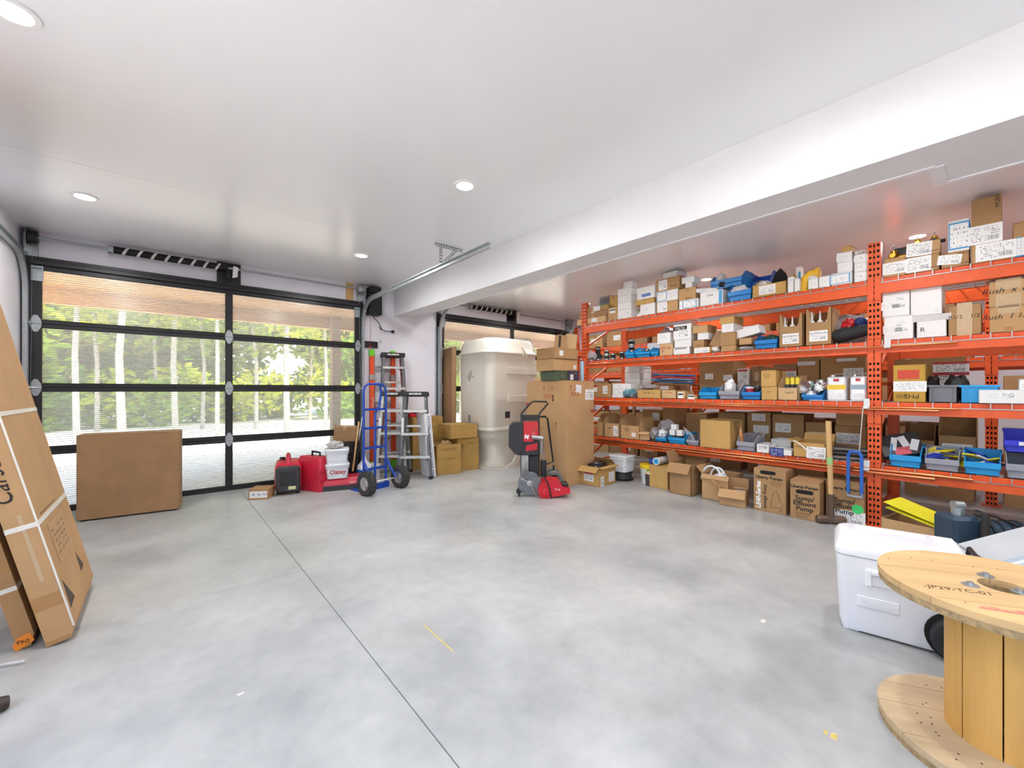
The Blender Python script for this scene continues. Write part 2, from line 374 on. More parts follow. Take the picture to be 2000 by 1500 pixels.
def hinge_mesh():
    b = MB(); t = .003
    for s_ in (1, -1):
        poly = [(-.038, s_ * .004), (.038, s_ * .004), (.034, s_ * .034), (.012, s_ * .078), (-.012, s_ * .078), (-.034, s_ * .034)]
        b.prism(poly, -t, 0, 'y')
        b.cyl((0, -t - .004, s_ * .03), (0, -t, s_ * .03), .006, n=6); b.cyl((0, -t - .004, s_ * .058), (0, -t, s_ * .058), .005, n=6)
        b.box((-.008, -t - .0015, s_ * .034 - .012), (.008, -t, s_ * .034 + .002))
    b.cyl((-.04, -.007, 0), (.04, -.007, 0), .007, n=8)
    return b.mesh('hinge', GALV, 30)
HINGE = hinge_mesh()
def garage_door(n, cx):
    Y = 5.85
    d = struct(link(f'door_{n}', None, None, (cx, Y, 0))); st, cst = .088, .036
    for k in range(4):
        z0, z1 = k * .6 + .0006, (k + 1) * .6 - .0006
        rb = .058 if k == 0 else .041; rt_ = .098 if k == 3 else .041
        f = MB(); fd = .022
        f.cbox((-DW, -fd, z0), (-DW + st, fd, z1), .003); f.cbox((DW - st, -fd, z0), (DW, fd, z1), .003); f.cbox((-cst, -fd, z0), (cst, fd, z1), .003)
        f.cbox((-DW + st, -fd + .001, z0), (DW - st, fd, z0 + rb), .003); f.cbox((-DW + st, -fd + .001, z1 - rt_), (DW - st, fd, z1), .003)
        f.box((-DW + st, -fd - .004, z0 + rb - .012), (DW - st, -fd + .002, z0 + rb - .004)); f.box((-DW + st, -fd - .004, z1 - rt_ + .004), (DW - st, -fd + .002, z1 - rt_ + .012))
        if k: f.box((-DW, -.004, z0 - .02), (DW, .012, z0 + .01))
        if k == 3: f.cbox((-DW + .02, -fd - .03, z1 - .05), (DW - .02, -fd, z1 - .012), .003)
        fr = f.build('section_frame', BLACK, d)
        for a, b in ((-DW + st, -cst), (cst, DW - st)):
            p = MB(); za, zb = z0 + rb, z1 - rt_
            p.mi = 0
            for y in (-.008, .008): p.add([(a, y, za), (b, y, za), (b, y, zb), (a, y, zb)], [(0, 1, 2, 3)])
            p.mi = 1; nr = int((zb - za) / .0205)
            for i in range(1, nr): z = za + (zb - za) * i / nr; p.box((a, -.0085, z - .0015), (b, .0085, z + .0015))
            p.build('pane', [PANE, RIB], fr)
    for k in (1, 2, 3):
        for x in (-DW + .05, 0, DW - .05):
            h = link('hinge', HINGE, d, (x, -.027, k * .6))
        for s_ in (-1, 1):
            MB().cyl((s_ * (DW - .05), -.04, k * .6), (s_ * (DW + .01), -.05, k * .6), .006, n=8).cyl((s_ * (DW - .012), -.05, k * .6), (s_ * (DW + .012), -.05, k * .6), .022, n=14).build('roller', GALV, d, smooth=30)
    for s_ in (-1, 1):                        # top brackets
        b = MB(); b.box((s_ * (DW - .1), -.028, 2.2), (s_ * (DW - .02), -.024, 2.34)); b.box((s_ * (DW - .09), -.075, 2.315), (s_ * (DW - .03), -.024, 2.322)); b.box((s_ * (DW - .1), -.05, 2.27), (s_ * (DW - .095), -.024, 2.34))
        b.build('top_bracket', GALV, d)
        x = s_ * (DW + .005); t = MB(); path = [(x, -.06, .02)] + [(x, -.06, .02 + i * .5) for i in range(1, 5)]
        rd = .32 if n == 1 else .41; path = [(x, -.06, .02), (x, -.06, 2.1)] + [(x, -.06 - rd * (1 - math.cos(R(a))), 2.1 + rd * math.sin(R(a))) for a in range(10, 91, 10)] + [(x, -3.0, 2.11 + rd)]
        # c-channel track swept in the plane of constant x
        prof = [(-.014, -.026), (.018, -.026), (.018, .026), (-.014, .026), (-.014, .02), (.012, .02), (.012, -.02), (-.014, -.02)]
        rings = []
        for i, q in enumerate(path):
            q = Vector(q); dd = Vector(path[min(i + 1, len(path) - 1)]) - Vector(path[max(i - 1, 0)]); dd.normalize(); nn = Vector((1, 0, 0)).cross(dd)
            rings.append([q + Vector((s_ * a, 0, 0)) + nn * b_ for a, b_ in prof])
        t.loft(rings); t.build('track', GALV, d)
        a = MB(); a.box((s_ * (DW + .02), -.07, 0), (s_ * (DW + .024), .02, 2.2)); a.box((s_ * (DW + .0), .012, 0), (s_ * (DW + .06), .018, 2.2)); a.build('track_angle', GALV, d)
        a = MB(); z = 2.44
        for i in range(9): a.box((s_ * DW - .06 + .037 * i * s_, -2.15, ZC - .004 - .03), (s_ * DW - .06 + (.037 * i + .026) * s_, -2.147, ZC - .004))
        xs = sorted((s_ * DW - .06 * s_, s_ * DW + .27 * s_))
        if s_ > 0 and n == 1:
            a = MB()
            def punched(p0, p1, wd=.032):
                p0, p1 = Vector(p0), Vector(p1); L = (p1 - p0).length; m_ = int(L / .03); dr = (p1 - p0) / m_
                side = Vector((0, 1, 0)).cross(dr).normalized()
                for i in range(m_):
                    q = p0 + dr * i
                    for off in (-.5, .5):
                        c0 = q + side * wd * off * .72; V = [c0 - side * wd * .14, c0 + side * wd * .14, c0 + dr + side * wd * .14, c0 + dr - side * wd * .14]
                        a.add(V, [(0, 1, 2, 3)])
                    V = [q - side * wd * .4, q + side * wd * .4, q + dr * .4 + side * wd * .4, q + dr * .4 - side * wd * .4]
                    a.add(V, [(0, 1, 2, 3)])
            yb = -2.17
            punched((DW - .04, yb, ZC - .02), (DW + .29, yb, ZC - .02)); a.box((DW - .04, yb, ZC - .004), (DW + .29, yb + .03, ZC - .001))
            punched((DW + .02, yb, 2.45), (DW + .02, yb, ZC - .03)); punched((DW + .03, yb - .002, 2.46), (DW + .2, yb - .002, ZC - .03))
            a.build('track_hanger', GALV, d)
    # shaft, spring, drums, pads
    ys, zs = -.08, 2.59
    MB().cyl((-DW - .02, ys, zs), (DW + .03, ys, zs), .0127, n=12).build('torsion_shaft', GALV, d, smooth=30)
    sp = MB(); x0, x1 = -.98, -.02
    sp.mi = 0; sp.cyl((x0, ys, zs), (x1, ys, zs), .033, n=20); nseg = 240; pts = []
    for i in range(nseg + 1): a = i / nseg * 80 * 2 * math.pi
    for i in range(60): sp.cyl((x0 + (x1 - x0) * (i + .1) / 60, ys, zs), (x0 + (x1 - x0) * (i + .9) / 60, ys, zs), .037, n=20, cap=True)
    sp.mi = 1
    for i in range(8):
        xx = x0 + .1 + i * .11; ring = [[(xx + .012 * sg_ + .035 * math.sin(a) * .6, ys + .0385 * math.cos(a), zs + .0385 * math.sin(a)) for sg_ in (-1, 1)] for a in [R(q) for q in range(120, 331, 15)]]
        V = [p for r_ in ring for p in r_]; sp.add(V, [(2 * k, 2 * k + 1, 2 * k + 3, 2 * k + 2) for k in range(len(ring) - 1)])
    sp.build('torsion_spring', [SPRINGM, PAINT], d, smooth=30)
    MB().cyl((x0 - .03, ys, zs), (x0 + .01, ys, zs), .045, n=12).cyl((x0 - .02, ys - .05, zs), (x0 - .02, ys + .03, zs), .008, n=6).build('winding_cone', GALV, d)
    MB().box((x1 - .01, ys - .04, zs - .12), (x1 + .005, .0, zs + .05)).box((x1 - .04, -.004, zs - .13), (x1 + .05, .004, zs + .05)).build('center_bracket', BLACK, d)
    MB().prism([(x1 + .05, zs + .02), (x1 + .1, zs + .01), (x1 + .09, zs - .1), (x1 + .04, zs - .12)], ys - .05, ys - .047, 'y').build('warning_tag', PAPER, d)
    for s_ in (-1, 1):
        MB().cyl((s_ * (DW - .075), ys, zs), (s_ * (DW - .02), ys, zs), .052, .06, n=18).cyl((s_ * (DW - .02), ys, zs), (s_ * (DW - .012), ys, zs), .07, n=18).build('cable_drum', BLACKP if n == 1 and s_ < 0 else GALV, d, smooth=30)
        MB().box((s_ * (DW - .005), ys - .05, zs - .15), (s_ * (DW + .0), .0, zs + .06)).box((s_ * (DW - .06), -.004, zs - .16), (s_ * (DW + .03), .0, zs + .05)).build('bearing_plate', GALV, d)
        MB().tube([(s_ * (DW - .03), ys + .05, zs), (s_ * (DW - .012), -.045, .06)], .002, 5).build('lift_cable', GALV, d)
    MB().box((-.115, .006, DH), (.118, .019, ZC)).build('spring_pad', BLACK, d)
    for s_ in (-1, 1):
        wood = n == 1 and s_ > 0; x = DW - .2 if wood else DW - .06
        MB().box((s_ * x, .006, DH), (s_ * (DW - .1 if wood else DW + .03), .019, ZC)).build('bearing_pad', WOODB if wood else BLACK, d)
    return d
for n, cx in enumerate(DX, 1):
    garage_door(n, cx)
    t = MB(); t.box((cx - DW - .03, 5.84, DH - .012), (cx + DW + .03, 5.868, DH + .03)); t.box((cx - DW - .034, 5.862, 0), (cx - DW - .002, 6.0, DH)); t.box((cx + DW + .002, 5.862, 0), (cx + DW + .05, 6.0, DH))
    t.box((cx - DW, 5.875, DH - .02), (cx + DW, 6.0, DH)); t.box((cx - DW, 5.83, 0), (cx + DW, 5.872, .006))
    struct(t.build(f'trim_{n}', BLACK))

# ---- recessed lights
LENS = mat('lit_lens', (255, 252, 245), .5, var=0, emit=18.0)
RING = mat('lamp_trim', (244, 244, 244), .4, var=0)
rows = [-.45, 1.69, 3.62, 5.55, 7.6]; cols = [4.565, 2.52, .5, -1.5]
def lamp(x, y, lab):
    z = ZC - (.01 if x > BX1 else 0)
    o = thing('recessed_downlight', lab, 'ceiling light', (x, y, z), 0, 'round recessed ceiling lights')
    MB().lathe([(.058, -.001), (.082, -.001), (.08, -.006), (.06, -.008), (.058, -.001)], 32, cap=False).build('trim_ring', RING, o, smooth=40)
    MB().lathe([(.058, -.003), (.058, -.0015)], 32).build('lens', LENS, o)
    ld = bpy.data.lights.new('lamp_light', 'AREA'); ld.shape = 'DISK'; ld.size = .11; ld.energy = LAMP_W; ld.color = (.97, .985, 1); ld.spread = R(175)
    lo = bpy.data.objects.new('lamp_light', ld); C.objects.link(lo); lo.parent = o; lo.location = (0, 0, -.012)
LL = {(0, 0): 'round ceiling light at the glass door\'s upper corner near the wall', (0, 1): 'large white ceiling light at the top corner of the photo, above the leaning carton',
      (1, 0): 'round ceiling light just before the opener rail and ladders', (1, 1): 'lone round ceiling light in the middle of the white ceiling', (1, 2): 'ceiling light cut by the top edge of the photo above the beam',
      (3, 0): 'glowing ceiling light above the far end of the orange rack by the flat cartons', (3, 1): 'glowing ceiling light behind the blue bins on the rack top', (3, 2): 'glowing ceiling light behind the brass valves on the rack top'}
for i, x in enumerate(rows):
    for j, y in enumerate(cols):
        lamp(x, y, LL.get((i, j), 'round recessed ceiling light out of the photo\'s view'))

# ================================================================ OUTSIDE
GRAV = mat('pale_gravel', (222, 216, 200), .9, var=.12, scale=14, bump=.3, bscale=30)
gr = MB().box((-40, YF + .13, -.2), (50, 70, -.03)); gr.box((-40, -30, -.2), (XL - .15, YF + .13, -.03)); struct(gr.build('ground', GRAV))
SOF = mat('cedar_soffit', (186, 120, 8), .6, var=.12, scale=4, stretch=(.3, 6, 1))
so = struct(link('roof_overhang', None, None, (0, 0, 0)))
for i in range(11): MB().cbox((XL - .3, 6.02 + i * .17, 2.5), (XR + .3, 6.02 + i * .17 + .166, 2.525), .003).build('soffit_board', SOF, so)
MB().box((XL - .3, 7.9, 2.3), (XR + .3, 8.02, 2.6)).build('fascia_board', SOF, so)
MB().box((XL - .3, YB - .3, ZC + .2), (XR + .3, 8.05, ZC + .3)).build('roof_deck', BLACK, so)
POSTM = mat('porch_post_brown', (132, 96, 66), .7, var=.1, scale=5, stretch=(1, 1, .2))
for u_, lab in ((655, 'brown square porch post seen through the glass door near the ladders'), (1030, 'brown porch post seen dimly behind the pale tank'), (120, 'brown porch post at the far corner of the driveway side')):
    q = aY(u_, 700, 7.75) if u_ > 200 else Vector((-2.6, 7.75, 0))
    o = thing('porch_post', lab, 'post', (q.x, 7.75, -.03)); MB().cbox((-.075, -.075, 0), (.075, .075, 2.53), .008).build('shaft', POSTM, o); MB().cbox((-.1, -.1, 0), (.1, .1, .2), .008).build('base', POSTM, o)
BARK = [mat('pale_birch_bark', (150, 146, 134), .8, var=.1, scale=6, wear=((90, 84, 76), .66, 9)), mat('grey_bark', (150, 142, 128), .85, var=.15, scale=5)]
def leaf_mat(name, c):
    m = bpy.data.materials.new(name); m.use_nodes = True; nt = m.node_tree; nt.nodes.remove(nt.nodes['Principled BSDF'])
    d = nt.nodes.new('ShaderNodeBsdfDiffuse'); t = nt.nodes.new('ShaderNodeBsdfTranslucent'); x = nt.nodes.new('ShaderNodeMixShader'); x.inputs[0].default_value = .4
    d.inputs[0].default_value = (*lin(c), 1); t.inputs[0].default_value = (*lin((min(255, c[0] + 20), c[1], c[2])), 1)
    nt.links.new(d.outputs[0], x.inputs[1]); nt.links.new(t.outputs[0], x.inputs[2]); nt.links.new(x.outputs[0], nt.nodes['Material Output'].inputs[0]); return m
LEAF = [leaf_mat('yellow_green_leaf', (158, 170, 34)), leaf_mat('fresh_green_leaf', (124, 154, 40)), leaf_mat('mid_green_leaf', (92, 126, 42))]
def leaves(n, cen, rad, size, seed):
    r = random.Random(seed); V, Fc = [], []
    for i in range(n):
        while True:
            p = Vector((r.uniform(-1, 1), r.uniform(-1, 1), r.uniform(-1, 1)))
            if .35 < p.length < 1: break
        c = Vector(cen) + Vector((p.x * rad[0], p.y * rad[1], p.z * rad[2])); a = Vector((r.uniform(-1, 1), r.uniform(-1, 1), r.uniform(-1, 1))).normalized(); b = a.orthogonal().normalized(); s_ = size * r.uniform(.6, 1.3)
        o = len(V); V += [c - a * s_, c - b * s_ * .6, c + a * s_, c + b * s_ * .6]; Fc.append((o, o + 1, o + 2, o + 3))
    return V, Fc
TR = [(150, 13, 0, .10), (190, 17, 1, .1), (239, 12.5, 0, .13), (300, 19, 0, .1), (343, 14, 0, .12), (395, 16, 0, .09), (424, 12, 0, .08), (500, 15, 0, .1), (561, 12, 0, .13), (605, 18, 1, .12), (636, 14, 0, .1), (900, 14, 1, .12), (930, 18, 0, .1), (1015, 15, 0, .1), (1060, 13, 1, .1), (1082, 17, 0, .1)]
W11 = 'first second third fourth fifth sixth seventh eighth ninth tenth eleventh'.split()
for i, (u_, Y, bk, rr) in enumerate(TR):
    q = aY(u_, 763, Y); r2 = random.Random(50 + i); hh = r2.uniform(7, 9)
    where = 'through the glass door, ' + W11[i] + ' trunk from the wall corner' if u_ < 700 else 'through the far door, ' + W11[i - 11] + ' trunk from its jamb'
    o = thing('forest_tree', f'{"pale birch" if bk == 0 else "grey-barked tree"} seen blurred {where}', 'tree', (q.x, Y, -.05), 0, 'trees beyond the glass doors')
    MB().tube([(0, 0, 0), (r2.uniform(-.06, .06), 0, 2), (r2.uniform(-.2, .2), 0, 4.5), (r2.uniform(-.3, .3), 0, hh)], [rr * .62, rr * .5, rr * .42, rr * .2], 10).build('trunk', BARK[bk], o, smooth=40)
    V, Fc = leaves(1300, (0, 0, hh * .7), (1.5, 1.3, hh * .38), .12, i); b = MB(); b.add(V, Fc); b.build('crown', LEAF[i % 2], o)
b = MB(); r2 = random.Random(5)
for i in range(110):
    V, Fc = leaves(420, (-14 + i * .33 + r2.uniform(-.5, .5), r2.uniform(20, 26), r2.uniform(1.2, 8)), (1.9, 1.2, 1.7), .27, 300 + i); b.mi = i % 3; b.add(V, Fc)
tag(b.build('forest_foliage', LEAF), 'blurred yellow-green forest foliage filling the view beyond the driveway', 'foliage', kind='stuff')
b = MB(); r2 = random.Random(9)
for i in range(70):
    V, Fc = leaves(190, (-9 + i * .36 + r2.uniform(-.3, .3), r2.uniform(18, 21), r2.uniform(.3, 1.5)), (1.0, .7, .9), .15, 900 + i); b.mi = i % 3; b.add(V, Fc)
tag(b.build('forest_undergrowth', LEAF), 'low green undergrowth along the far edge of the pale driveway', 'undergrowth', kind='stuff')
# ================================================================ BUILDERS FOR GOODS
_st = MB(); _st.box((-.5, -.0006, -.5), (.5, 0, .5)); STICK = _st.mesh('sticker', LABA)
STM = {}
def face_matrix(face, w_, d_, h, cx, cz):
    x, z = cx * w_, cz * h
    if face == 'f': return Matrix.Translation((-w_ / 2 + x, -d_ / 2 - .0004, z))
    if face == 's': return Matrix.Translation((w_ / 2 + .0004, -d_ / 2 + cx * d_, z)) @ Matrix.Rotation(R(90), 4, 'Z')
    if face == 'l': return Matrix.Translation((-w_ / 2 - .0004, d_ / 2 - cx * d_, z)) @ Matrix.Rotation(R(-90), 4, 'Z')
    return Matrix.Translation((-w_ / 2 + x, -d_ / 2 + cz * d_, h + .0036)) @ Matrix.Rotation(R(-90), 4, 'X')
def sticker(par, dims, face, cx, cz, sw, sh_, m=None, roll=0, name='label'):
    m = m or LABA
    if m not in STM:
        me = STICK.copy(); me.materials.clear(); me.materials.append(m); STM[m] = me
    o = link(name, STM[m], par)
    o.matrix_local = face_matrix(face, *dims, cx, cz) @ Matrix.Rotation(R(roll), 4, 'Y') @ Matrix.Diagonal((sw, 1, sh_, 1)); return o
def write(par, dims, face, s_, size, cx, cz, m=None, roll=0, **k):
    o = text(s_, size, m or INK, par, (0, 0, 0), (0, 0, 0), **k); sx = o.scale[0]
    o.matrix_local = face_matrix(face, *dims, cx, cz) @ Matrix.Translation((0, -.0005, 0)) @ Matrix.Rotation(R(90), 4, 'X') @ Matrix.Rotation(R(roll), 4, 'Z') @ Matrix.Diagonal((sx, 1, 1, 1)); return o
def carton(label, w_, d_, h, loc, rz=0.0, m=None, style='closed', st=(), tx=(), cat='box', name='cardboard_box', group=None, top=True, tape=None, flaps=(), front=.5, rot=None, lip=.25):
    m = m or CARD[0]; T = .004
    if style == 'closed':
        b = MB().cbox((-w_ / 2, -d_ / 2, 0), (w_ / 2, d_ / 2, h - .003), .004)
    else:
        b = MB(); b.box((-w_ / 2, -d_ / 2, 0), (w_ / 2, d_ / 2, T)); hf = h if style == 'open' else h * front
        b.box((-w_ / 2, d_ / 2 - T, 0), (w_ / 2, d_ / 2, h)); b.box((-w_ / 2, -d_ / 2, 0), (w_ / 2, -d_ / 2 + T, hf))
        y0, y1 = -d_ / 2, d_ / 2
        poly = [(y0, 0), (y1, 0), (y1, h), (y0, h)] if style == 'open' else [(y0, 0), (y1, 0), (y1, h), (y0 + d_ * lip + .002, h), (y0, hf)]
        if style == 'slot': poly = [(y0, 0), (y1, 0), (y1, h), (y0, h)]
        for x in (-w_ / 2, w_ / 2 - T): b.prism(poly, x, x + T, 'x')
        if style == 'slot':                                # a front with an opening cut down from its top, shoulders left standing
            for s_ in (-1, 1): b.prism([(s_ * w_ / 2, hf), (s_ * w_ / 2, h), (s_ * w_ / 2 - s_ * w_ * .1, h), (s_ * w_ / 2 - s_ * w_ * .2, hf)], y0, y0 + T, 'y')
    o = b.build(name, m, None, loc, rot or (0, 0, rz)); tag(o, label, cat, group); dims = (w_, d_, h)
    if style == 'closed' and top:
        for s_ in (-1, 1):
            a, c = sorted((s_ * .0015, s_ * (w_ / 2)))
            MB().box((a, -d_ / 2, h - .003), (c, d_ / 2, h)).build('flap', m, o)
    if tape or (tape is None and style == 'closed' and m in CARD):
        tm = TAPE if tape is None or tape is True else tape; tw = min(.05, w_ * .22)
        b = MB(); b.box((-tw / 2, -d_ / 2 - .0007, h - min(.06, h * .25)), (tw / 2, -d_ / 2, h)); b.box((-tw / 2, -d_ / 2 - .0007, h), (tw / 2, d_ / 2 + .0007, h + .0007)); b.build('tape_strip', tm, o); MB().box((-tw / 2, -d_ / 2 - .0007, 0), (tw / 2, -d_ / 2, min(.05, h * .2))).build('tape_strip', tm, o)
    for e, ang, fl in flaps:                               # e: f b l r; ang from closed (0) to hanging outside (270)
        a = R(ang)
        if e in 'fb':
            s_ = -1 if e == 'f' else 1; hinge = (0, s_ * (d_ / 2 - .002), h); b = MB().box((-w_ / 2, 0, -.0015), (w_ / 2, fl, .0015)); ro = (a, 0, 0) if e == 'f' else (a, 0, math.pi)
        else:
            s_ = -1 if e == 'l' else 1; hinge = (s_ * (w_ / 2 - .002), 0, h); b = MB().box((-d_ / 2, 0, -.0015), (d_ / 2, fl, .0015)); ro = (a, 0, -math.pi / 2 if e == 'l' else math.pi / 2)
        b.build('flap', m, o, hinge, ro)
    for q in st: sticker(o, dims, *q)
    for q in tx: write(o, dims, *q[:-1], **q[-1]) if isinstance(q[-1], dict) else write(o, dims, *q)
    return o
def bin_(label, w_, d_, h, loc, rz=-math.pi / 2, m=None, name='storage_bin', cat='bin', group='plastic pick bins', label_card=None):
    m = m or BLUEBIN; T = .005; x = w_ / 2; b = MB()
    b.box((-x + .012, -d_ / 2 + .02, 0), (x - .012, d_ / 2, T)); b.box((-x + .004, d_ / 2 - T, 0), (x - .004, d_ / 2, h))
    poly = [(-d_ / 2 + .022, 0), (d_ / 2, 0), (d_ / 2, h), (-d_ / 2 + d_ * .35, h), (-d_ / 2 + .004, h * .56), (-d_ / 2 + .004, h * .36)]
    for s_ in (-1, 1):
        V = []
        for t in (0, T): V += [(s_ * (x - .012 * (1 - z / h) - t), y, z) for y, z in poly]
        n = len(poly); b.add(V, [tuple(range(n)), tuple(range(2 * n - 1, n - 1, -1))] + [(i, n + i, n + (i + 1) % n, (i + 1) % n) for i in range(n)])
    b.box((-x + .012, -d_ / 2 + .02, 0), (x - .012, -d_ / 2 + .026, h * .4))
    o = b.build(name, m, None, loc, (0, 0, rz)); tag(o, label, cat, group)
    MB().cbox((-x + .002, -d_ / 2, h * .3), (x - .002, -d_ / 2 + .02, h * .56), .003).build('label_lip', m, o)
    r = MB(); r.box((-x - .004, d_ / 2 - .004, h - .012), (x + .004, d_ / 2 + .006, h))
    for s_ in (-1, 1): r.box((s_ * x - .004, -d_ / 2 + d_ * .35, h - .012), (s_ * x + .004, d_ / 2, h))
    r.build('rim', m, o)
    if label_card: sticker(o, (w_, d_, h), 'f', .6, .43, w_ * .4, h * .16, LABE)
    return o
_ICO = {}
def crumple(name, label, cat, loc, size, m, seed=0, amp=.35, freq=2.2, sub=3, group=None, rot=(0, 0, 0), flat=True, parent=None):
    if sub not in _ICO:
        bm = bmesh.new(); bmesh.ops.create_icosphere(bm, subdivisions=sub, radius=1); _ICO[sub] = ([v.co.copy() for v in bm.verts], [[v.index for v in f.verts] for f in bm.faces]); bm.free()
    V, Fc = _ICO[sub]; off = Vector((seed * 3.7, seed * 1.3, seed * 5.1)); out = []
    for v in V:
        n = noise.noise(v * freq + off) * amp + noise.noise(v * freq * 2.7 + off) * amp * .5
        p = v * (1 + n); z = p.z * .5 + .5
        if flat: z = max(0.0, z)
        out.append((p.x * size[0] / 2, p.y * size[1] / 2, z * size[2]))
    b = MB(); b.add(out, Fc); o = b.build(name, m, parent, loc, rot, smooth=28)
    return tag(o, label, cat, group) if label else o
def can(label, loc, r, h, m, name='paint_can', band=None, rot=(0, 0, 0), group='tins in the blue bin', lidm=None):
    o = MB().lathe([(r, 0), (r, h)], 20).build(name, m, None, loc, rot, smooth=40); tag(o, label, 'can', group)
    MB().lathe([(r, -.002), (r + .002, 0), (r + .002, .004), (r, .006)], 20).lathe([(r, h - .006), (r + .002, h - .004), (r + .002, h), (r - .004, h), (r - .006, h - .003), (0.001, h - .003)], 20).build('rim', lidm or STEEL, o, smooth=30)
    if band: MB().lathe([(r + .0006, h * .25), (r + .0006, h * .75)], 20, cap=False).build('label', band, o, smooth=40)
    return o
def coupling(label, loc, r, h, group='black rubber pipe couplings', rot=(0, 0, 0), r2=None):
    r2 = r2 or r
    o = MB().lathe([(r, 0), (r, h * .42), (r2, h * .58), (r2, h), (r2 - .006, h), (r2 - .006, h * .6), (r - .006, h * .4), (r - .006, 0), (r, 0)], 18, cap=False).build('pipe_coupling', RUBBER, None, loc, rot, smooth=40); tag(o, label, 'coupling', group)
    for z, rr in ((h * .14, r), (h * .86, r2)):
        MB().lathe([(rr + .002, z - .007), (rr + .002, z + .007)], 18, cap=False).box((rr, -.008, z - .008), (rr + .01, .008, z + .008)).build('clamp_band', STEEL, o, smooth=40)
    return o
QR = -math.pi / 2
def sh(u0, u1, v0, zb, label, X=4.715, d=.3, v1=None, tilt=0, **k):
    """a carton on the rack whose front spans u0..u1 in the plane X and reaches up to row v0; returns the height of its top"""
    um = (u0 + u1) / 2; a, b = aX(u0, v0, X), aX(u1, v0, X); zt = aX(um, v0, X).z
    if zb is None: zb = aX(um, v1, X).z
    carton(label, abs(a.y - b.y) - .003, d, zt - zb - .001, (X + d / 2, (a.y + b.y) / 2, zb), QR + R(tilt), **k)
    return zt
def shbin(u0, u1, v0, zb, label, X=4.71, d=.3, m=None, **k):
    a, b = aX(u0, v0, X), aX(u1, v0, X); zt = aX((u0 + u1) / 2, v0, X).z
    o = bin_(label, abs(a.y - b.y) - .008, d, zt - zb, (X + d / 2, (a.y + b.y) / 2, zb + .0005), m=m, **k)
    return Vector((X + d / 2, (a.y + b.y) / 2, zb)), abs(a.y - b.y), zt - zb

# ================================================================ PALLET RACKS
DECKS = (2.135, 1.60, 1.075, .53); BEAMH = (.13, .105, .105, .105)
def upright_mesh(h, holes=True):
    """front face of a roll-formed column with three columns of punched holes, closed channel behind"""
    b = MB(); wd, dp = .086, .07; cols = [-.043, -.034, -.018, -.007, .007, .018, .034, .043]; hole = {1, 3, 5}
    ys = lambda i: .006 if i == 3 else 0.0
    p = .051; n = int(h / p)
    for k in range(n):
        for i in range(7):
            rows_ = [(0, .014), (.014, .036), (.036, p)]
            for j, (a, c) in enumerate(rows_):
                if j == 1 and i in hole: continue
                x0, x1 = cols[i], cols[i + 1]; y = ys(i)
                b.add([(x0, y, k * p + a), (x1, y, k * p + a), (x1, y, k * p + c), (x0, y, k * p + c)], [(0, 1, 2, 3)])
    z1 = n * p
    for x in (-.006, .006): b.add([(x, 0, 0), (x, .006, 0), (x, .006, z1), (x, 0, z1)], [(0, 1, 2, 3)])
    for x in (-.043, .043): b.add([(x, 0, 0), (x, dp, 0), (x, dp, z1), (x, 0, z1)], [(0, 1, 2, 3)])
    b.add([(-.043, dp, 0), (.043, dp, 0), (.043, dp, z1), (-.043, dp, z1)], [(0, 1, 2, 3)])
    nf = len(b.f); b.add([(-.042, .012, 0), (.042, .012, 0), (.042, .012, z1), (-.042, .012, z1)], [(0, 1, 2, 3)])   # dark sheet added behind the holes, standing in for shade in the channel
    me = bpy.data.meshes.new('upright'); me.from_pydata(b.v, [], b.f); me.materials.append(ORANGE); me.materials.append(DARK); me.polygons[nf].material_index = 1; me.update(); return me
UPR = upright_mesh(2.46)
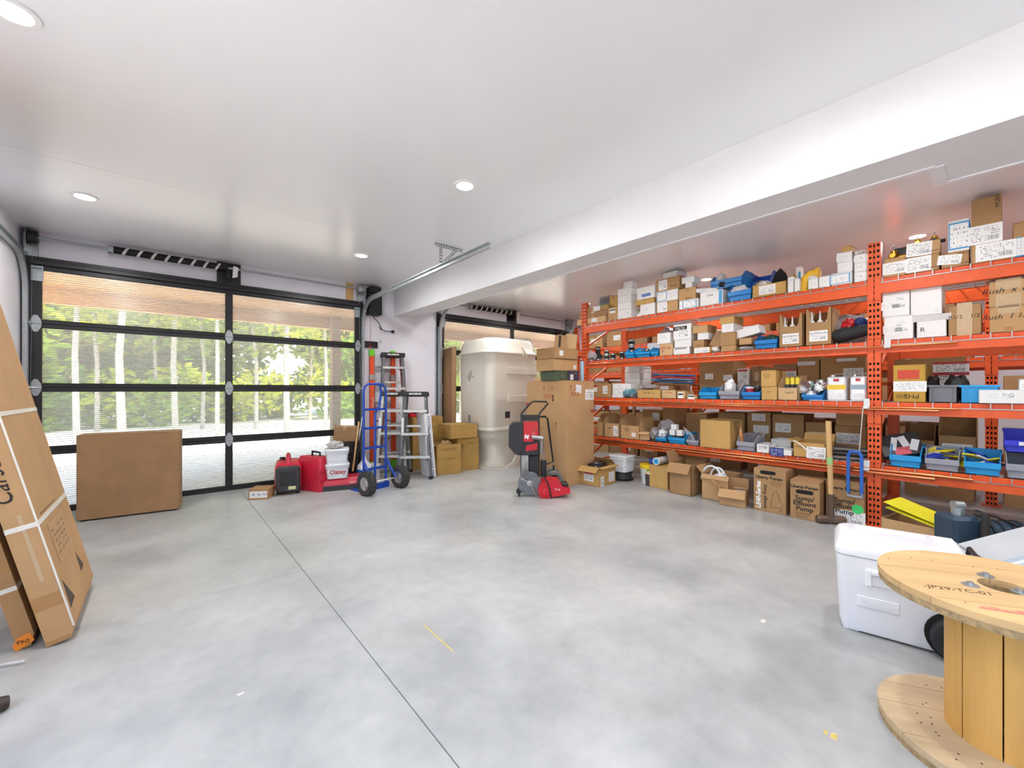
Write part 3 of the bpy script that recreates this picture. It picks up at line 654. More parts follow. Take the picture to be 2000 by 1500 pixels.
def pallet_rack(label, X, dep, posts, decks, beamh):
    o = thing('pallet_rack', label, 'rack', (X, 0, 0))
    for i, y in enumerate(posts):
        link('upright', UPR, o, (0, y, 0), (0, 0, QR)); link('upright', UPR, o, (dep, y, 0), (0, 0, -QR))
        b = MB()
        for k in range(4):
            z = .12 + k * .55; b.box((.07, y - .012, z), (dep - .07, y + .012, z + .03))
            b.add([(.07, y - .01, z + .03), (.07, y + .01, z + .03), (dep - .07, y + .01, z + .52), (dep - .07, y - .01, z + .52), (.07, y - .01, z + .06), (.07, y + .01, z + .06), (dep - .07, y + .01, z + .55), (dep - .07, y - .01, z + .55)], [(0, 1, 2, 3), (4, 5, 6, 7), (0, 1, 5, 4), (2, 3, 7, 6), (1, 2, 6, 5), (3, 0, 4, 7)])
        b.build('brace', ORANGE, o); MB().box((-.03, y - .07, 0), (.1, y + .07, .006)).build('foot_plate', ORANGE, o)
    for i in range(len(posts) - 1):
        y0, y1 = posts[i + 1] + .045, posts[i] - .045
        for z, bh in zip(decks, beamh):
            for front in (True, False):
                xa = -.012 if front else dep - .04; s_ = 1 if front else -1
                prof = [(0, -bh), (.052, -bh), (.052, 0.0), (.034, 0.0), (.034, -.036), (0, -.036)] if front else [(0, -bh), (.052, -bh), (.052, -.036), (.018, -.036), (.018, 0.0), (0, 0.0)]
                b = MB(); V = [(xa + px_, y, z - .004 + pz) for y in (y0, y1) for px_, pz in prof]; n = 6
                b.add(V, [tuple(range(n)), tuple(range(2 * n - 1, n - 1, -1))] + [(q, n + q, n + (q + 1) % n, (q + 1) % n) for q in range(n)])
                bo = b.build('beam', ORANGE, o)
                if front:
                    for y, sg in ((y0, -1), (y1, 1)):
                        c = MB(); ya, yb = sorted((y, y + sg * .042)); c.cbox((-.006, ya, z - .19), (-.001, yb, z + .012), .001)
                        for q in range(3): c.box((-.0075, (ya + yb) / 2 - .008, z - .17 + q * .06), (-.006, (ya + yb) / 2 + .008, z - .158 + q * .06))
                        c.build('connector', ORANGE, bo)
            # wire deck lying on the beams, its wires bent down over the front step
            b = MB(); ny = int((y1 - y0) / .1); t = .003
            for k in range(ny + 1):
                y = y0 + .01 + (y1 - y0 - .02) * k / ny; b.box((-.015, y - t, z - .006), (dep, y + t, z)); b.box((-.018, y - t, z - .045), (-.012, y + t, z))
            for k in range(9): x = .04 + (dep - .08) * k / 8; b.box((x - t, y0, z - .01), (x + t, y1, z - .004))
            b.box((-.018, y0, z - .047), (-.012, y1, z - .041)); b.build('wire_deck', GALV, o)
    return o
RX = 4.69
rack1 = pallet_rack('orange two-bay pallet rack loaded with cartons and plastic bins', RX, 1.06, [3.905, .69, -2.53], DECKS, BEAMH)
pallet_rack('dim orange pallet rack standing behind the front rack', 6.42, 1.06, [5.55, 3.1, .04, -3.02], (2.0, 1.52, 1.0, .45), BEAMH)
for z, y in ((1.56, .60), (1.045, .735), (.51, .735)):
    b = MB(); b.box((-.03, y - .02, z - .03), (-.026, y + .02, z + .055)); b.box((-.03, y - .02, z - .03), (-.008, y + .02, z - .026)); b.box((-.052, y - .02, z - .034), (-.026, y + .02, z - .03)); b.box((-.052, y - .02, z - .034), (-.05, y + .02, z - .005)); b.build('pipe_hook', PAINT, rack1)
def pipe(label, p0, p1, r):
    p0, p1 = Vector(p0), Vector(p1); c = (p0 + p1) / 2
    o = MB().cyl(p0 - c, p1 - c, r, n=12, cap=False).cyl(p1 - c, p0 - c, r * .8, n=12, cap=False).build('copper_pipe', COPPER, None, c, smooth=40); return tag(o, label, 'pipe', 'copper pipes laid along the rack beams')
pipe('thin copper pipe lying along the second shelf edge of the rack', (4.656, 3.84, 1.548), (4.656, .2, 1.542), .008)
pipe('copper pipe lying along the third shelf edge, upper of two', (4.655, 3.7, 1.027), (4.655, .18, 1.028), .009)
pipe('shorter copper pipe below another on the third shelf edge', (4.654, 3.1, 1.009), (4.654, .3, 1.01), .0085)
pipe('thick copper pipe along the lowest shelf edge, upper of two', (4.652, 3.63, .494), (4.652, .12, .497), .013)
pipe('thick copper pipe along the lowest shelf edge, lower of two', (4.65, 3.63, .467), (4.65, .32, .470), .013)
# ================================================================ GOODS: TOP SHELF
TZ, SZ, MZ, LZ = DECKS
W, B0, B1, B2, B3, B4 = WHITEC, *CARD
ws = dict(m=W, name='white_box', tape=False)
z = sh(1127, 1183, 620, TZ, 'flat open cardboard carton at the far end of the rack top, lowest of three', m=B3, d=.34, st=[('f', .62, .5, .1, .05, LABE)])
z = sh(1131, 1184, 609, z, 'crushed flat carton in the middle of three at the far rack top end', m=B4, d=.32, tilt=4)
z = sh(1134, 1188, 599, z, 'flat carton with white label under the wrapped bottle pack', m=B1, d=.32, st=[('f', .6, .5, .11, .06, LABE)])
q = aX(1174, 599, 4.75); o = thing('bottle_pack', 'shrink-wrapped pack of dark bottles on a green tray on the rack top', 'bottle pack', (4.9, q.y, z), QR)
MB().cbox((-.1, -.1, 0), (.1, .1, .03), .004).build('tray', mat('green_tray', (110, 176, 50), .5), o)
for i in range(4):
    for j in range(3): MB().lathe([(.022, 0), (.022, .08), (.01, .105), (.01, .12)], 10, (-.072 + i * .048, -.06 + j * .06, .0305)).build('bottle', mat('dark_bottle', (52, 48, 58), .15), o, smooth=30)
MB().box((-.098, -.098, .0305), (.098, .098, .153)).build('shrink_film', mat('shrink_film', (210, 210, 220), .12, alpha=.22, var=0), o)
z = sh(1187, 1206, 600, TZ, 'carton with black and white label between bottle pack and white stack', m=B0, d=.3, st=[('f', .5, .72, .09, .06, LABD)])
sh(1190, 1206, 577, z, 'tall tan carton wedged behind the first white stack', m=B2, d=.22, X=4.8)
z = TZ
for i, v in enumerate((604, 590, 577, 563)): z = sh(1206, 1233, v, z, ('lowest', 'second lowest', 'third', 'uppermost')[i] + ' of four equal white boxes stacked near the bottle pack', d=.36, st=[('f', .75, .55, .05, .05, LABE)], **ws)
sh(1217, 1235, 549, z, 'little white box crowning the stack beside the bottle pack', d=.12, st=[], **ws)
z = sh(1250, 1279, 593, TZ, 'white box with a small printed mark under a tan flat carton', d=.3, st=[('f', .4, .5, .06, .05, LABE)], **ws)
z = sh(1240, 1277, 584, z, 'tan flat carton between two white boxes on the rack top', m=B2, d=.28)
sh(1244, 1281, 559, z, 'torn white box with blue stripe on top of the tan flat carton', d=.26, tilt=-6, st=[('f', .55, .3, .14, .06, label_mat('blue_band', rows=4, band=((96, 128, 190), .2, .8), barcode=False))], **ws)
z = sh(1282, 1324, 588, TZ, 'low carton with barcode label, bottom of the tall rack-top stack', m=B0, d=.34, st=[('f', .28, .5, .13, .12, LABA)])
z = sh(1282, 1324, 567, z, 'white box with blue frame, second in the tall rack-top stack', d=.34, st=[('f', .27, .5, .13, .11, LABC), ('f', .75, .5, .12, .09, LABE)], **ws)
z = sh(1282, 1331, 542, z, 'brown carton with square label, third in the tall rack-top stack', m=B1, d=.34, tilt=-5, st=[('f', .3, .5, .12, .12, LABA)], tx=[('f', 'MOEN', .03, .75, .25)])
carton('small open white box at the very top of the tall rack-top stack', .2, .2, .09, (4.9, aX(1310, 540, 4.8).y, z), QR - R(8), W, 'open', name='white_box', tape=False)
z = sh(1326, 1364, 585, TZ, 'long white box with blue outline beside the tall stack', d=.3, st=[('f', .55, .5, .17, .08, LABC)], **ws)
z = sh(1325, 1359, 562, z, 'plain tan carton on the long blue-outlined white box', m=B0, d=.28, tx=[('f', 'FRAGILE', .022, .6, .15)])
z = sh(1338, 1352, 552, z, 'tiny white box under another on the plain tan carton', d=.12, **ws)
sh(1331, 1356, 540, z, 'small white box perched highest left of the big blue bin', d=.14, st=[('f', .6, .5, .1, .05, LABE)], **ws)
z = sh(1367, 1412, 568, TZ, 'white box with a bright blue end under the big blue bin', d=.3, st=[('f', .9, .5, .035, .14, mat('cyan_print', (70, 160, 210), .5))], tx=[('f', 'STAR', .03, .45, .7)], **ws)
q = aX(1376, 567, 4.75); carton('white flattened box lying tilted over the blue-ended box', .24, .2, .045, (4.84, q.y, z + .002), QR, W, st=[('f', .35, .5, .06, .03, LABB)], name='white_box', tape=False, rot=(0, R(6), QR + R(10)))
_, _, _ = shbin(1420, 1468, 552, TZ, 'blue bin full of white bags under the big upturned blue bin', d=.3, m=BLUEBIN)
q = aX(1444, 570, 4.82); crumple('plastic_bag', 'white plastic bags of parts heaped in the blue bin below the big one', 'bag', (4.84, q.y, TZ + .03), (.2, .19, .16), BAGW, 3)
c, bw, bh = shbin(1386, 1450, 531, TZ + .19, 'big blue bin standing over white boxes on the rack top', d=.32, m=BLUEBIN, X=4.83)
crumple('plastic_bag', 'tall white plastic bag sticking up from the big blue bin', 'bag', (5.0, aX(1405, 520, 4.95).y, c.z + .02), (.12, .12, .2), BAGW, 5)
crumple('plastic_bag', 'clear bag of fittings lying in the big blue bin', 'bag', (4.98, aX(1436, 520, 4.95).y, c.z + .02), (.13, .12, .11), BAGG, 6)
b = MB().box((-.02, -.3, 0), (.02, .3, .18)); tag(b.build('timber_block', WOODB, None, (5.2, aX(1418, 540, 4.95).y, TZ)), 'timber block propping the big blue bin', 'timber')
tag(MB().cyl((0, 0, 0), (0, .05, 0), .028, n=16).cyl((0, -.002, 0), (0, .052, 0), .014, n=12).build('pipe_fitting', RUBBER, None, (4.75, aX(1409, 560, 4.75).y - .03, z + .055), (0, 0, .6), smooth=40), 'black ring fitting lying beside the tilted white flattened box', 'fitting')
zz = sh(1469, 1536, 534, TZ, 'cut-front carton with white barcode label below the black foam cone', style='bin', front=.55, m=B2, d=.36, st=[('f', .45, .3, .15, .09, LABA)], lip=.6)
crumple('plastic_bag', 'clear bag bulging from the cut-front carton with barcode label', 'bag', (4.9, aX(1492, 540, 4.9).y, TZ + .02), (.2, .16, .18), BAGW, 8)
c, bw, bh = shbin(1464, 1506, 529, TZ + .13, 'darker blue bin set back behind the cut-front carton', d=.28, m=mat('deep_blue_bin', (16, 84, 190), .4), X=5.1)
tag(MB().box((-.1, -.15, 0), (.1, .15, .128)).build('timber_block', WOODB, None, (5.3, c.y, TZ)), 'timber block under the darker blue bin', 'timber')
tag(MB().cyl((0, 0, 0), (.02, .07, .05), .05, n=16).build('pipe_fitting', BLACKP, None, (5.2, c.y, c.z + .06), smooth=40), 'black round fitting lying in the darker blue bin', 'fitting')
carton('white folded card standing in the darker blue bin', .09, .02, .12, (5.25, c.y + .03, c.z + .03), QR + .4, W, name='white_card', tape=False, top=False)
o = MB().lathe([(.085, 0), (.08, .06), (.05, .15), (.012, .2), (.003, .205)], 24).build('foam_cone', mat('black_foam', (34, 32, 32), .95, var=.3, scale=120, bump=.8, bscale=180), None, (5.02, aX(1524, 525, 5.02).y, TZ + .13), smooth=60); tag(o, 'black foam cone standing up behind the cut-front carton', 'cone')
tag(MB().box((-.08, -.08, 0), (.08, .08, .128)).build('timber_block', WOODB, None, (5.02, aX(1524, 525, 5.02).y, TZ)), 'timber block under the black foam cone', 'timber')
sh(1538, 1550, 541, TZ, 'narrow upright white box beside the cut-front carton', d=.2, st=[('f', .5, .8, .03, .03, LABE)], **ws)
sh(1551, 1562, 544, TZ, 'narrow white box leaning against the yellow elbow', d=.2, **ws)
sh(1554, 1565, 521, TZ, 'slim white and blue box standing behind the yellow elbow', X=4.98, d=.08, st=[('f', .7, .5, .02, .2, mat('cyan_print', (70, 160, 210)))], **ws)
YEL = mat('yellow_pipe_plastic', (236, 186, 44), .4, var=.05); q = aX(1578, 566, 4.78)
o = thing('gas_pipe_elbow', 'yellow plastic pipe elbow standing on the rack top', 'pipe fitting', (4.8, q.y, TZ), 0)
MB().tube([(0, .03, .006), (0, .03, .08), (0, .02, .13), (0, -.02, .16), (0, -.07, .165)], .042, 18).build('bend', YEL, o, smooth=50); MB().lathe([(.05, 0), (.05, .02), (.043, .03)], 20, (0, .03, 0)).build('flange', YEL, o, smooth=40); MB().cyl((0, -.06, .165), (0, -.09, .165), .052, n=20).build('socket', YEL, o, smooth=40)
z = sh(1578, 1598, 544, TZ, 'low white box with a dust mask on it', d=.18, st=[('f', .5, .5, .05, .03, LABE)], **ws)
crumple('dust_mask', 'white paper dust mask resting on a low white box', 'mask', (4.8, aX(1588, 540, 4.8).y, z), (.1, .1, .05), W, 11, amp=.1)
z = sh(1599, 1622, 539, TZ, 'white box with a short printed line next to the blue-framed box', d=.2, st=[('f', .5, .55, .06, .03, LABE)], **ws)
carton('crumpled brown card sheet lying over the white boxes on the rack top', .22, .16, .012, (4.96, aX(1600, 530, 4.9).y, z + .035), 0, B4, name='card_sheet', tape=False, top=False, rot=(R(16), R(8), QR + .3))
z = sh(1623, 1664, 532, TZ, 'white box with light-blue framed label at the rack top\'s middle post', d=.3, st=[('f', .42, .5, .15, .085, LABC)], **ws)
z = sh(1635, 1665, 511, z, 'plain white box, second in the stack near the middle post', d=.26, **ws)
z = sh(1631, 1661, 493, z, 'white box with fine print, third in the stack near the middle post', d=.26, tilt=5, st=[('f', .4, .45, .09, .05, LABE)], **ws)
sh(1644, 1664, 480, z, 'small brown box on top of the white stack near the middle post', d=.16, m=B2, tilt=-5, tape=False)
z = TZ
for i, v in enumerate((530, 513, 496)): z = sh(1668, 1693, v, z, ('bottom', 'middle', 'top')[i] + ' of three white boxes stacked against the middle rack post', d=.3, st=[('f', .42, .6, .06, .04, LABA)], **ws)
crumple('plastic_bag', 'shiny white plastic pouch on the stack against the middle post', 'bag', (4.84, aX(1681, 490, 4.84).y, z), (.14, .11, .06), BAGW, 12)
# -- second bay, top
z = sh(1726, 1769, 503, TZ, 'barcode carton holding brass parts next to the middle post', m=B0, d=.3, st=[('f', .5, .45, .15, .1, LABA)], tape=False)
BRASS = mat('brass', (206, 160, 60), .25, .9, var=.1)
def valve(label, loc, s_, m2=BRASS):
    o = thing('brass_valve', label, 'valve', loc); MB().lathe([(.035 * s_, 0), (.035 * s_, .05 * s_), (.022 * s_, .055 * s_), (.022 * s_, .075 * s_)], 16).build('body', BRASS, o, smooth=40)
    MB().cyl((-.075 * s_, 0, .025 * s_), (.075 * s_, 0, .025 * s_), .018 * s_, n=14).cyl((0, 0, .02 * s_), (0, -.07 * s_, .02 * s_), .016 * s_, n=14).build('port', m2, o, smooth=40); MB().cyl((0, 0, .07 * s_), (0, 0, .12 * s_), .005 * s_, n=8).cyl((-.03 * s_, 0, .115 * s_), (.03 * s_, 0, .115 * s_), .004, n=8).build('stem', STEEL, o, smooth=40); return o
valve('brass valve standing on the barcode carton next to the middle post', (4.82, aX(1745, 500, 4.8).y, z + .001), 1.05); 
carton('black box standing behind the brass valve by the middle post', .1, .1, .12, (4.96, aX(1760, 490, 4.9).y, z + .001), QR, BLACKP, name='black_box', tape=False)
z = sh(1771, 1835, 498, TZ, 'lower of two long barcode cartons topped by brass valves', m=B1, d=.32, st=[('f', .36, .5, .15, .12, LABA)], tx=[('f', 'WARNING', .016, .8, .2)], tape=False)
z = sh(1770, 1835, 472, z, 'upper of two long barcode cartons topped by brass valves', m=B0, d=.32, st=[('f', .36, .5, .15, .11, LABA, 3)], tx=[('f', 'WARNING', .016, .8, .2)], tape=False, tilt=2)
valve('brass valve on the upper long barcode carton, beside the ceiling lamp\'s glow', (4.85, aX(1792, 465, 4.82).y, z + .001), .8)
valve('dark valve with steel stem at the end of the upper long carton', (4.88, aX(1825, 460, 4.86).y, z + .001), .9, BLACKP)
z = sh(1838, 1893, 492, TZ, 'flat barcode carton under the tall white box', m=B1, d=.32, st=[('f', .3, .55, .13, .075, LABA, 7)], tx=[('f', 'MOEN', .016, .78, .85), ('f', 'WATER', .016, .8, .2)])
sh(1851, 1894, 429, z, 'tall white box with blue frame standing on a flat carton', d=.2, st=[('f', .52, .5, .11, .21, LABC)], **ws)
z = sh(1897, 1976, 475, TZ, 'wide carton with big barcode label under the tallest brown carton', m=B0, d=.34, st=[('f', .62, .55, .2, .13, LABA)], tape=False)
sh(1897, 1958, 385, z, 'tallest brown carton on the rack top with square white label', d=.26, m=B1, st=[('f', .45, .22, .17, .14, LABA)], tx=[('f', 'MOEN', .034, .86, .88, None, 90)], tape=False)
z = sh(1982, 2030, 497, TZ, 'blue carton at the frame edge of the rack top', m=BLUEBIN, d=.3, tape=False)
z = sh(1985, 2030, 461, z, 'white and blue carton at the frame edge of the rack top', d=.3, st=[('f', .1, .5, .02, .14, LABC)], **ws)
sh(1978, 2030, 431, z, 'brown carton uppermost at the frame edge of the rack top', m=B1, d=.3)

# ================================================================ SECOND SHELF
q = aX(1152, 706, 4.78)
coupling('big black rubber reducer under clear plastic at the rack end', (4.8, q.y, SZ), .05, .1); crumple('plastic_bag', 'clear plastic film over the black reducer at the rack end', 'bag', (4.8, q.y, SZ + .001), (.17, .17, .15), BAG, 21, amp=.25)
coupling('tall black rubber reducer standing behind the clear plastic', (4.95, aX(1168, 700, 4.95).y, SZ), .06, .22, r2=.035)
for i, (u_, zz, rr, hh, lab) in enumerate([(1186, 0, .034, .075, 'black coupling on the shelf with another on it, near the rack end'), (1186, .0755, .034, .06, 'black coupling stacked on another near the rack end'), (1198, 0, .037, .085, 'squat black coupling alone just before the blue bins'), (1210, 0, .034, .11, 'tall black coupling touching the first blue bin')]):
    coupling(lab, (4.77 if i != 3 else 4.84, aX(u_, 700, 4.78).y, SZ + zz), rr, hh)
bb = [(1219, 1239, 'first of three small blue bins holding a tower of couplings'), (1240, 1269, 'middle one of three small blue bins with loose couplings'), (1270, 1286, 'narrow last of three small blue bins beside the red-printed carton')]
for u0, u1, lab in bb: shbin(u0, u1, 679, SZ, lab, d=.26, m=CYANBIN)
q = aX(1233, 690, 4.84); z = SZ + .01
for i in range(3): coupling(('bottom', 'middle', 'top')[i] + ' coupling of the black tower rising from the first small blue bin', (4.85, q.y, z), .04 if i else .036, .082); z += .083
coupling('black coupling standing in the middle small blue bin, near its far side', (4.86, aX(1250, 690, 4.86).y, SZ + .006), .035, .12); coupling('black coupling standing in the middle small blue bin, near its other side', (4.86, aX(1264, 690, 4.86).y, SZ + .006), .032, .11)
z = sh(1288, 1314, 671, SZ, 'tan carton with red printing under a tilted white box', m=B3, d=.28, tx=[('f', 'GB\nA', .05, .25, .5, REDINK), ('f', '080', .04, .7, .6, REDINK)], tape=False)
sh(1284, 1311, 650, z, 'tilted white box on the red-printed carton', d=.24, tilt=-4, st=[('f', .5, .6, .08, .06, LABE)], **ws)
crumple('plastic_bag', 'clear crinkled bag hanging behind the tilted white box', 'bag', (5.05, aX(1304, 640, 5.05).y, SZ + .2), (.16, .16, .2), BAGG, 22); carton('white box carrying the crinkled bag behind the tilted white box', .3, .3, .2, (5.1, aX(1296, 660, 5.1).y, SZ), QR, W, name='white_box', tape=False)
z = sh(1315, 1347, 678, SZ, 'lowest of the three wide white cartons, with a grey top flap', d=.34, st=[('f', .45, .85, .15, .02, mat('grey_print', (150, 150, 152), .6))], **ws)
z = sh(1317, 1350, 663, z, 'middle one of three wide white cartons in a stack', d=.34, st=[('f', .2, .7, .04, .015, LABE)], **ws)
sh(1315, 1350, 633, z, 'white carton with black brand bar on top of its stack', d=.34, tx=[('f', 'DELTA', .04, .38, .74, WHITEINK)], st=[('f', .38, .74, .17, .05, INK), ('f', .58, .38, .14, .1, LABB)], **ws)
z = sh(1354, 1388, 678, SZ, 'tan box with long white barcode label, lowest beside the white stack', m=B2, d=.3, st=[('f', .5, .5, .17, .06, LABA)], tape=False)
z1 = sh(1353, 1375, 664, z, 'brown box, second beside the branded white carton', m=B1, d=.28, tx=[('f', 'HANDLE', .016, .6, .25)])
z = sh(1362, 1384, 650, z1, 'small white box, third beside the branded white carton', d=.2, st=[('f', .5, .6, .08, .05, LABE)], **ws)
sh(1352, 1382, 635, z + .0, 'brown open-topped box at the top beside the branded white carton', m=B0, d=.24, tape=False)
q = aX(1390, 672, 4.76); carton('brown box leaning at a steep angle between two brown stacks', .12, .2, .17, (4.84, q.y - .03, SZ + .06), 0, B4, rot=(0, R(28), QR), tape=False)
crumple('plastic_bag', 'crumpled bag of white parts below the leaning brown box', 'bag', (4.78, aX(1399, 684, 4.78).y, SZ), (.12, .1, .07), BAGW, 23)
z = sh(1408, 1437, 675, SZ, 'low brown box at the bottom of the stack beside the tilted long white box', m=B0, d=.3, tx=[('f', 'A-7', .018, .4, .5)], tape=False)
z = sh(1406, 1437, 649, z, 'cube-like brown box, second in its stack beside the long white box', m=B1, d=.3)
z = sh(1409, 1433, 632, z, 'white box with faint print, third in its brown stack', d=.24, st=[('f', .5, .6, .06, .05, LABE)], **ws)
sh(1405, 1434, 618, z, 'half-open brown box on top of the brown and white stack', m=B2, d=.26, tape=False)
z = sh(1443, 1468, 660, SZ + .06, 'plain brown box under the tilted long white box', m=B0, d=.26, tape=False)
crumple('plastic_bag', 'clear bag of fittings squeezed under the plain brown box', 'bag', (4.85, aX(1455, 680, 4.8).y, SZ), (.2, .17, .058), BAGW, 24, amp=.12)
q = aX(1460, 655, 4.78); carton('long white box lying tilted over a brown box and blue bin', .27, .18, .09, (4.84, q.y, z + .02), 0, W, name='white_box', rot=(0, R(-12), QR), tape=False)
c, bw, bh = shbin(1472, 1519, 650, SZ, 'blue bin with green fittings beside the sealant cartons', d=.34, m=BLUEBIN)
crumple('fittings_heap', 'dark green fittings heaped in the blue bin beside the sealant cartons', 'fittings', (c.x, c.y, SZ + .02), (.2, .18, .13), mat('dark_green_plastic', (40, 72, 60), .4), 25)
def sealant(u0, u1, v0, lab, ntube, d=.3):
    a, b = aX(u0, v0, 4.715), aX(u1, v0, 4.715); zt = aX((u0 + u1) / 2, v0, 4.715).z; w_ = a.y - b.y - .004; h = zt - SZ
    carton(lab, w_, d, h, (4.715 + d / 2, (a.y + b.y) / 2, SZ), QR, B1, 'slot', front=.62, st=[('f', .5, .25, w_ * .7, .1, LABA)], tx=[('f', 'SILICONE SEALANT', .018, .5, .32)])
    for i in range(ntube):
        o = thing('sealant_tube', f'white sealant tube, {("first", "second", "third", "fourth")[i]} from the post-facing end in the ' + ('taller' if v0 < 606 else 'shorter') + ' sealant carton', 'tube', (4.77, (a.y + b.y) / 2 + w_ * (.32 - .64 * i / (ntube - 1)), SZ + .005), 0, 'sealant tubes in cartons')
        MB().lathe([(.022, 0), (.022, h * .66), (.02, h * .67)], 16).build('cartridge', W, o, smooth=40); MB().lathe([(.011, h * .67), (.009, h * .72), (.003, h * .93)], 12).build('nozzle', PAPER, o, smooth=40)
sealant(1521, 1568, 613, 'shorter sealant carton with its front cut open', 3); sealant(1573, 1625, 602, 'taller sealant carton with its front cut open', 3)
crumple('plastic_bag', 'big clear grey bag in the corner behind the black rubber boot', 'bag', (5.0, aX(1660, 670, 5.0).y, SZ), (.3, .3, .3), BAGG, 26, amp=.2); crumple('plastic_bag', 'red plastic bag lying on the black rubber boot', 'bag', (4.86, aX(1658, 650, 4.86).y, SZ + .135), (.12, .12, .1), mat('red_plastic', (206, 36, 40), .35), 27)
crumple('plastic_bag', 'dark blue bag bunched against the middle post', 'bag', (4.84, aX(1683, 650, 4.84).y, SZ + .12), (.12, .1, .12), mat('navy_plastic', (36, 56, 110), .3), 28)
b = MB(); rings = []
for k, (x, rr, zz) in enumerate([(0, .02, .1), (.04, .075, .085), (.1, .085, .09), (.2, .07, .11), (.3, .06, .125)]): rings.append([(.8 * rr * math.cos(2 * math.pi * i / 18), -x, zz + rr * .8 * math.sin(2 * math.pi * i / 18)) for i in range(18)])
b.loft(rings); tag(b.build('rubber_boot', RUBBER, None, (4.76, aX(1622, 660, 4.76).y, SZ - .012), (0, 0, 0), smooth=50), 'black pointed rubber pipe boot lying against the middle post', 'pipe boot')
# -- second bay
z = sh(1726, 1784, 617, SZ, 'white carton with side print, lower by the middle post', d=.36, st=[('f', .6, .7, .07, .04, LABE), ('f', .3, .45, .12, .07, LABE), ('f', .62, .42, .09, .035, LABB)], **ws)
sh(1723, 1777, 570, z, 'white carton with side print, upper by the middle post', d=.36, st=[('f', .66, .7, .06, .035, LABB), ('f', .3, .45, .12, .07, LABE), ('f', .62, .42, .09, .035, LABB)], **ws)
z = sh(1790, 1849, 614, SZ, 'white carton with wide clear tape and a pen mark', d=.36, st=[('f', .5, .86, .22, .05, mat('dull_tape', (205, 200, 198), .3))], tx=[('f', 'R', .05, .2, .35)], **ws)
sh(1778, 1840, 562, z, 'plain white carton, upper, beside the dim gap under the rack top', d=.36, st=[('f', .84, .14, .03, .03, LABE)], **ws)
sh(1852, 1917, 594, SZ, 'brown taped carton with folded top flap beside white cartons', m=B1, d=.34, st=[('f', .5, .5, .08, .26, CTAPE)], tx=[('f', 'R1/2', .04, .22, .6), ('f', '1/2', .04, .82, .6)], tape=False)
z = sh(1932, 2010, 597, SZ, 'lower brown carton with handwriting at the frame edge, second shelf', m=B0, d=.36, tx=[('f', 'Rush  1 1/2', .05, .42, .6, None, 0, dict(shear=.3))], st=[('f', .5, .88, .1, .06, CTAPE)])
z = sh(1931, 2010, 546, z, 'upper brown carton with handwriting at the frame edge, second shelf', m=B0, d=.36, tx=[('f', 'Rush  x 1/2', .055, .48, .62, None, 0, dict(shear=.3))], st=[('f', .5, .2, .12, .1, CTAPE), ('f', .5, .85, .12, .08, CTAPE)])
crumple('plastic_bag', 'clear bag spread on the uppermost carton at the frame edge', 'bag', (4.9, aX(1985, 540, 4.9).y, z + .001), (.2, .3, .05), BAGG, 31)
# ================================================================ THIRD SHELF
sh(1166, 1193, 749, MZ, 'brown carton with shipping label behind the appliance carton', m=B1, d=.34, st=[('f', .6, .55, .08, .11, LABB)])
z = MZ
for i, v in enumerate((771, 760, 749)): z = sh(1195 + (i > 0) * 1, 1217 + (i > 0) * 15, v, z, ('bottom', 'middle', 'top')[i] + ' of three white boxes in the low front stack near the appliance carton', d=.3, st=[('f', .4, .5, .06, .035, LABB)], **ws)
z = MZ
for i, v in enumerate((757, 740, 727, 715)): z = sh(1220, 1249, v, z, ('lowest', 'second', 'third', 'highest')[i] + ' of four white boxes in the taller set-back stack', X=5.05, d=.3, st=[('f', .35, .5, .06, .035, LABE)], **ws)
crumple('plastic_bag', 'teal and white printed bag slumped over the shelf edge', 'bag', (4.76, aX(1229, 780, 4.75).y, MZ + .001), (.14, .2, .13), mat('teal_print', (96, 150, 160), .35, var=.3, scale=9, wear=((235, 235, 235), .5, 9)), 33, amp=.2)
sh(1245, 1290, 761, MZ, 'wide gold-brown box with pen writing on the third shelf', m=B2, d=.26, tx=[('f', '3/4 x 90  1/2', .03, .5, .6)], tape=False)
crumple('plastic_bag', 'clear bag of fittings heaped on the wide gold-brown box', 'bag', (4.87, aX(1268, 757, 4.87).y, aX(1268, 761, 4.715).z + .001), (.16, .24, .07), BAGG, 34)
sh(1292, 1321, 762, MZ, 'pinkish-brown open box with red writing on the third shelf', m=B3, d=.26, style='open', tx=[('f', '1/2 ELBOW', .022, .45, .7, REDINK)])
sh(1322, 1338, 764, MZ, 'narrow box with white end label, first of two', m=B3, d=.22, st=[('f', .45, .45, .06, .07, LABD)], tape=False)
sh(1341, 1361, 772, MZ, 'low narrow box with white end label, second of two', m=B2, d=.22, st=[('f', .45, .5, .075, .055, LABD)], tape=False)
shbin(1364, 1400, 756, MZ, 'empty-looking blue bin next to the grey bin on the third shelf', d=.3, m=CYANBIN); crumple('plastic_bag', 'scrap of white paper lying in the empty-looking blue bin', 'paper', (4.86, aX(1389, 770, 4.86).y, MZ + .01), (.07, .07, .05), BAGW, 35)
shbin(1402, 1445, 751, MZ, 'grey bin with a tall plastic bag on the third shelf', d=.3, m=GREYBIN); q = aX(1425, 760, 4.84)
crumple('plastic_bag', 'tall folded plastic bag sticking out of the grey bin', 'bag', (4.85, q.y, MZ + .01), (.12, .11, .21), BAGW, 36, amp=.3); crumple('plastic_bag', 'grey plastic pouch leaning out of the grey bin towards the blue one', 'bag', (4.93, q.y - .09, MZ + .02), (.05, .1, .2), BAGG, 37, amp=.2)
shbin(1447, 1486, 754, MZ, 'blue bin with a red tape roll can on the third shelf', d=.3, m=BLUEBIN); q = aX(1470, 762, 4.84)
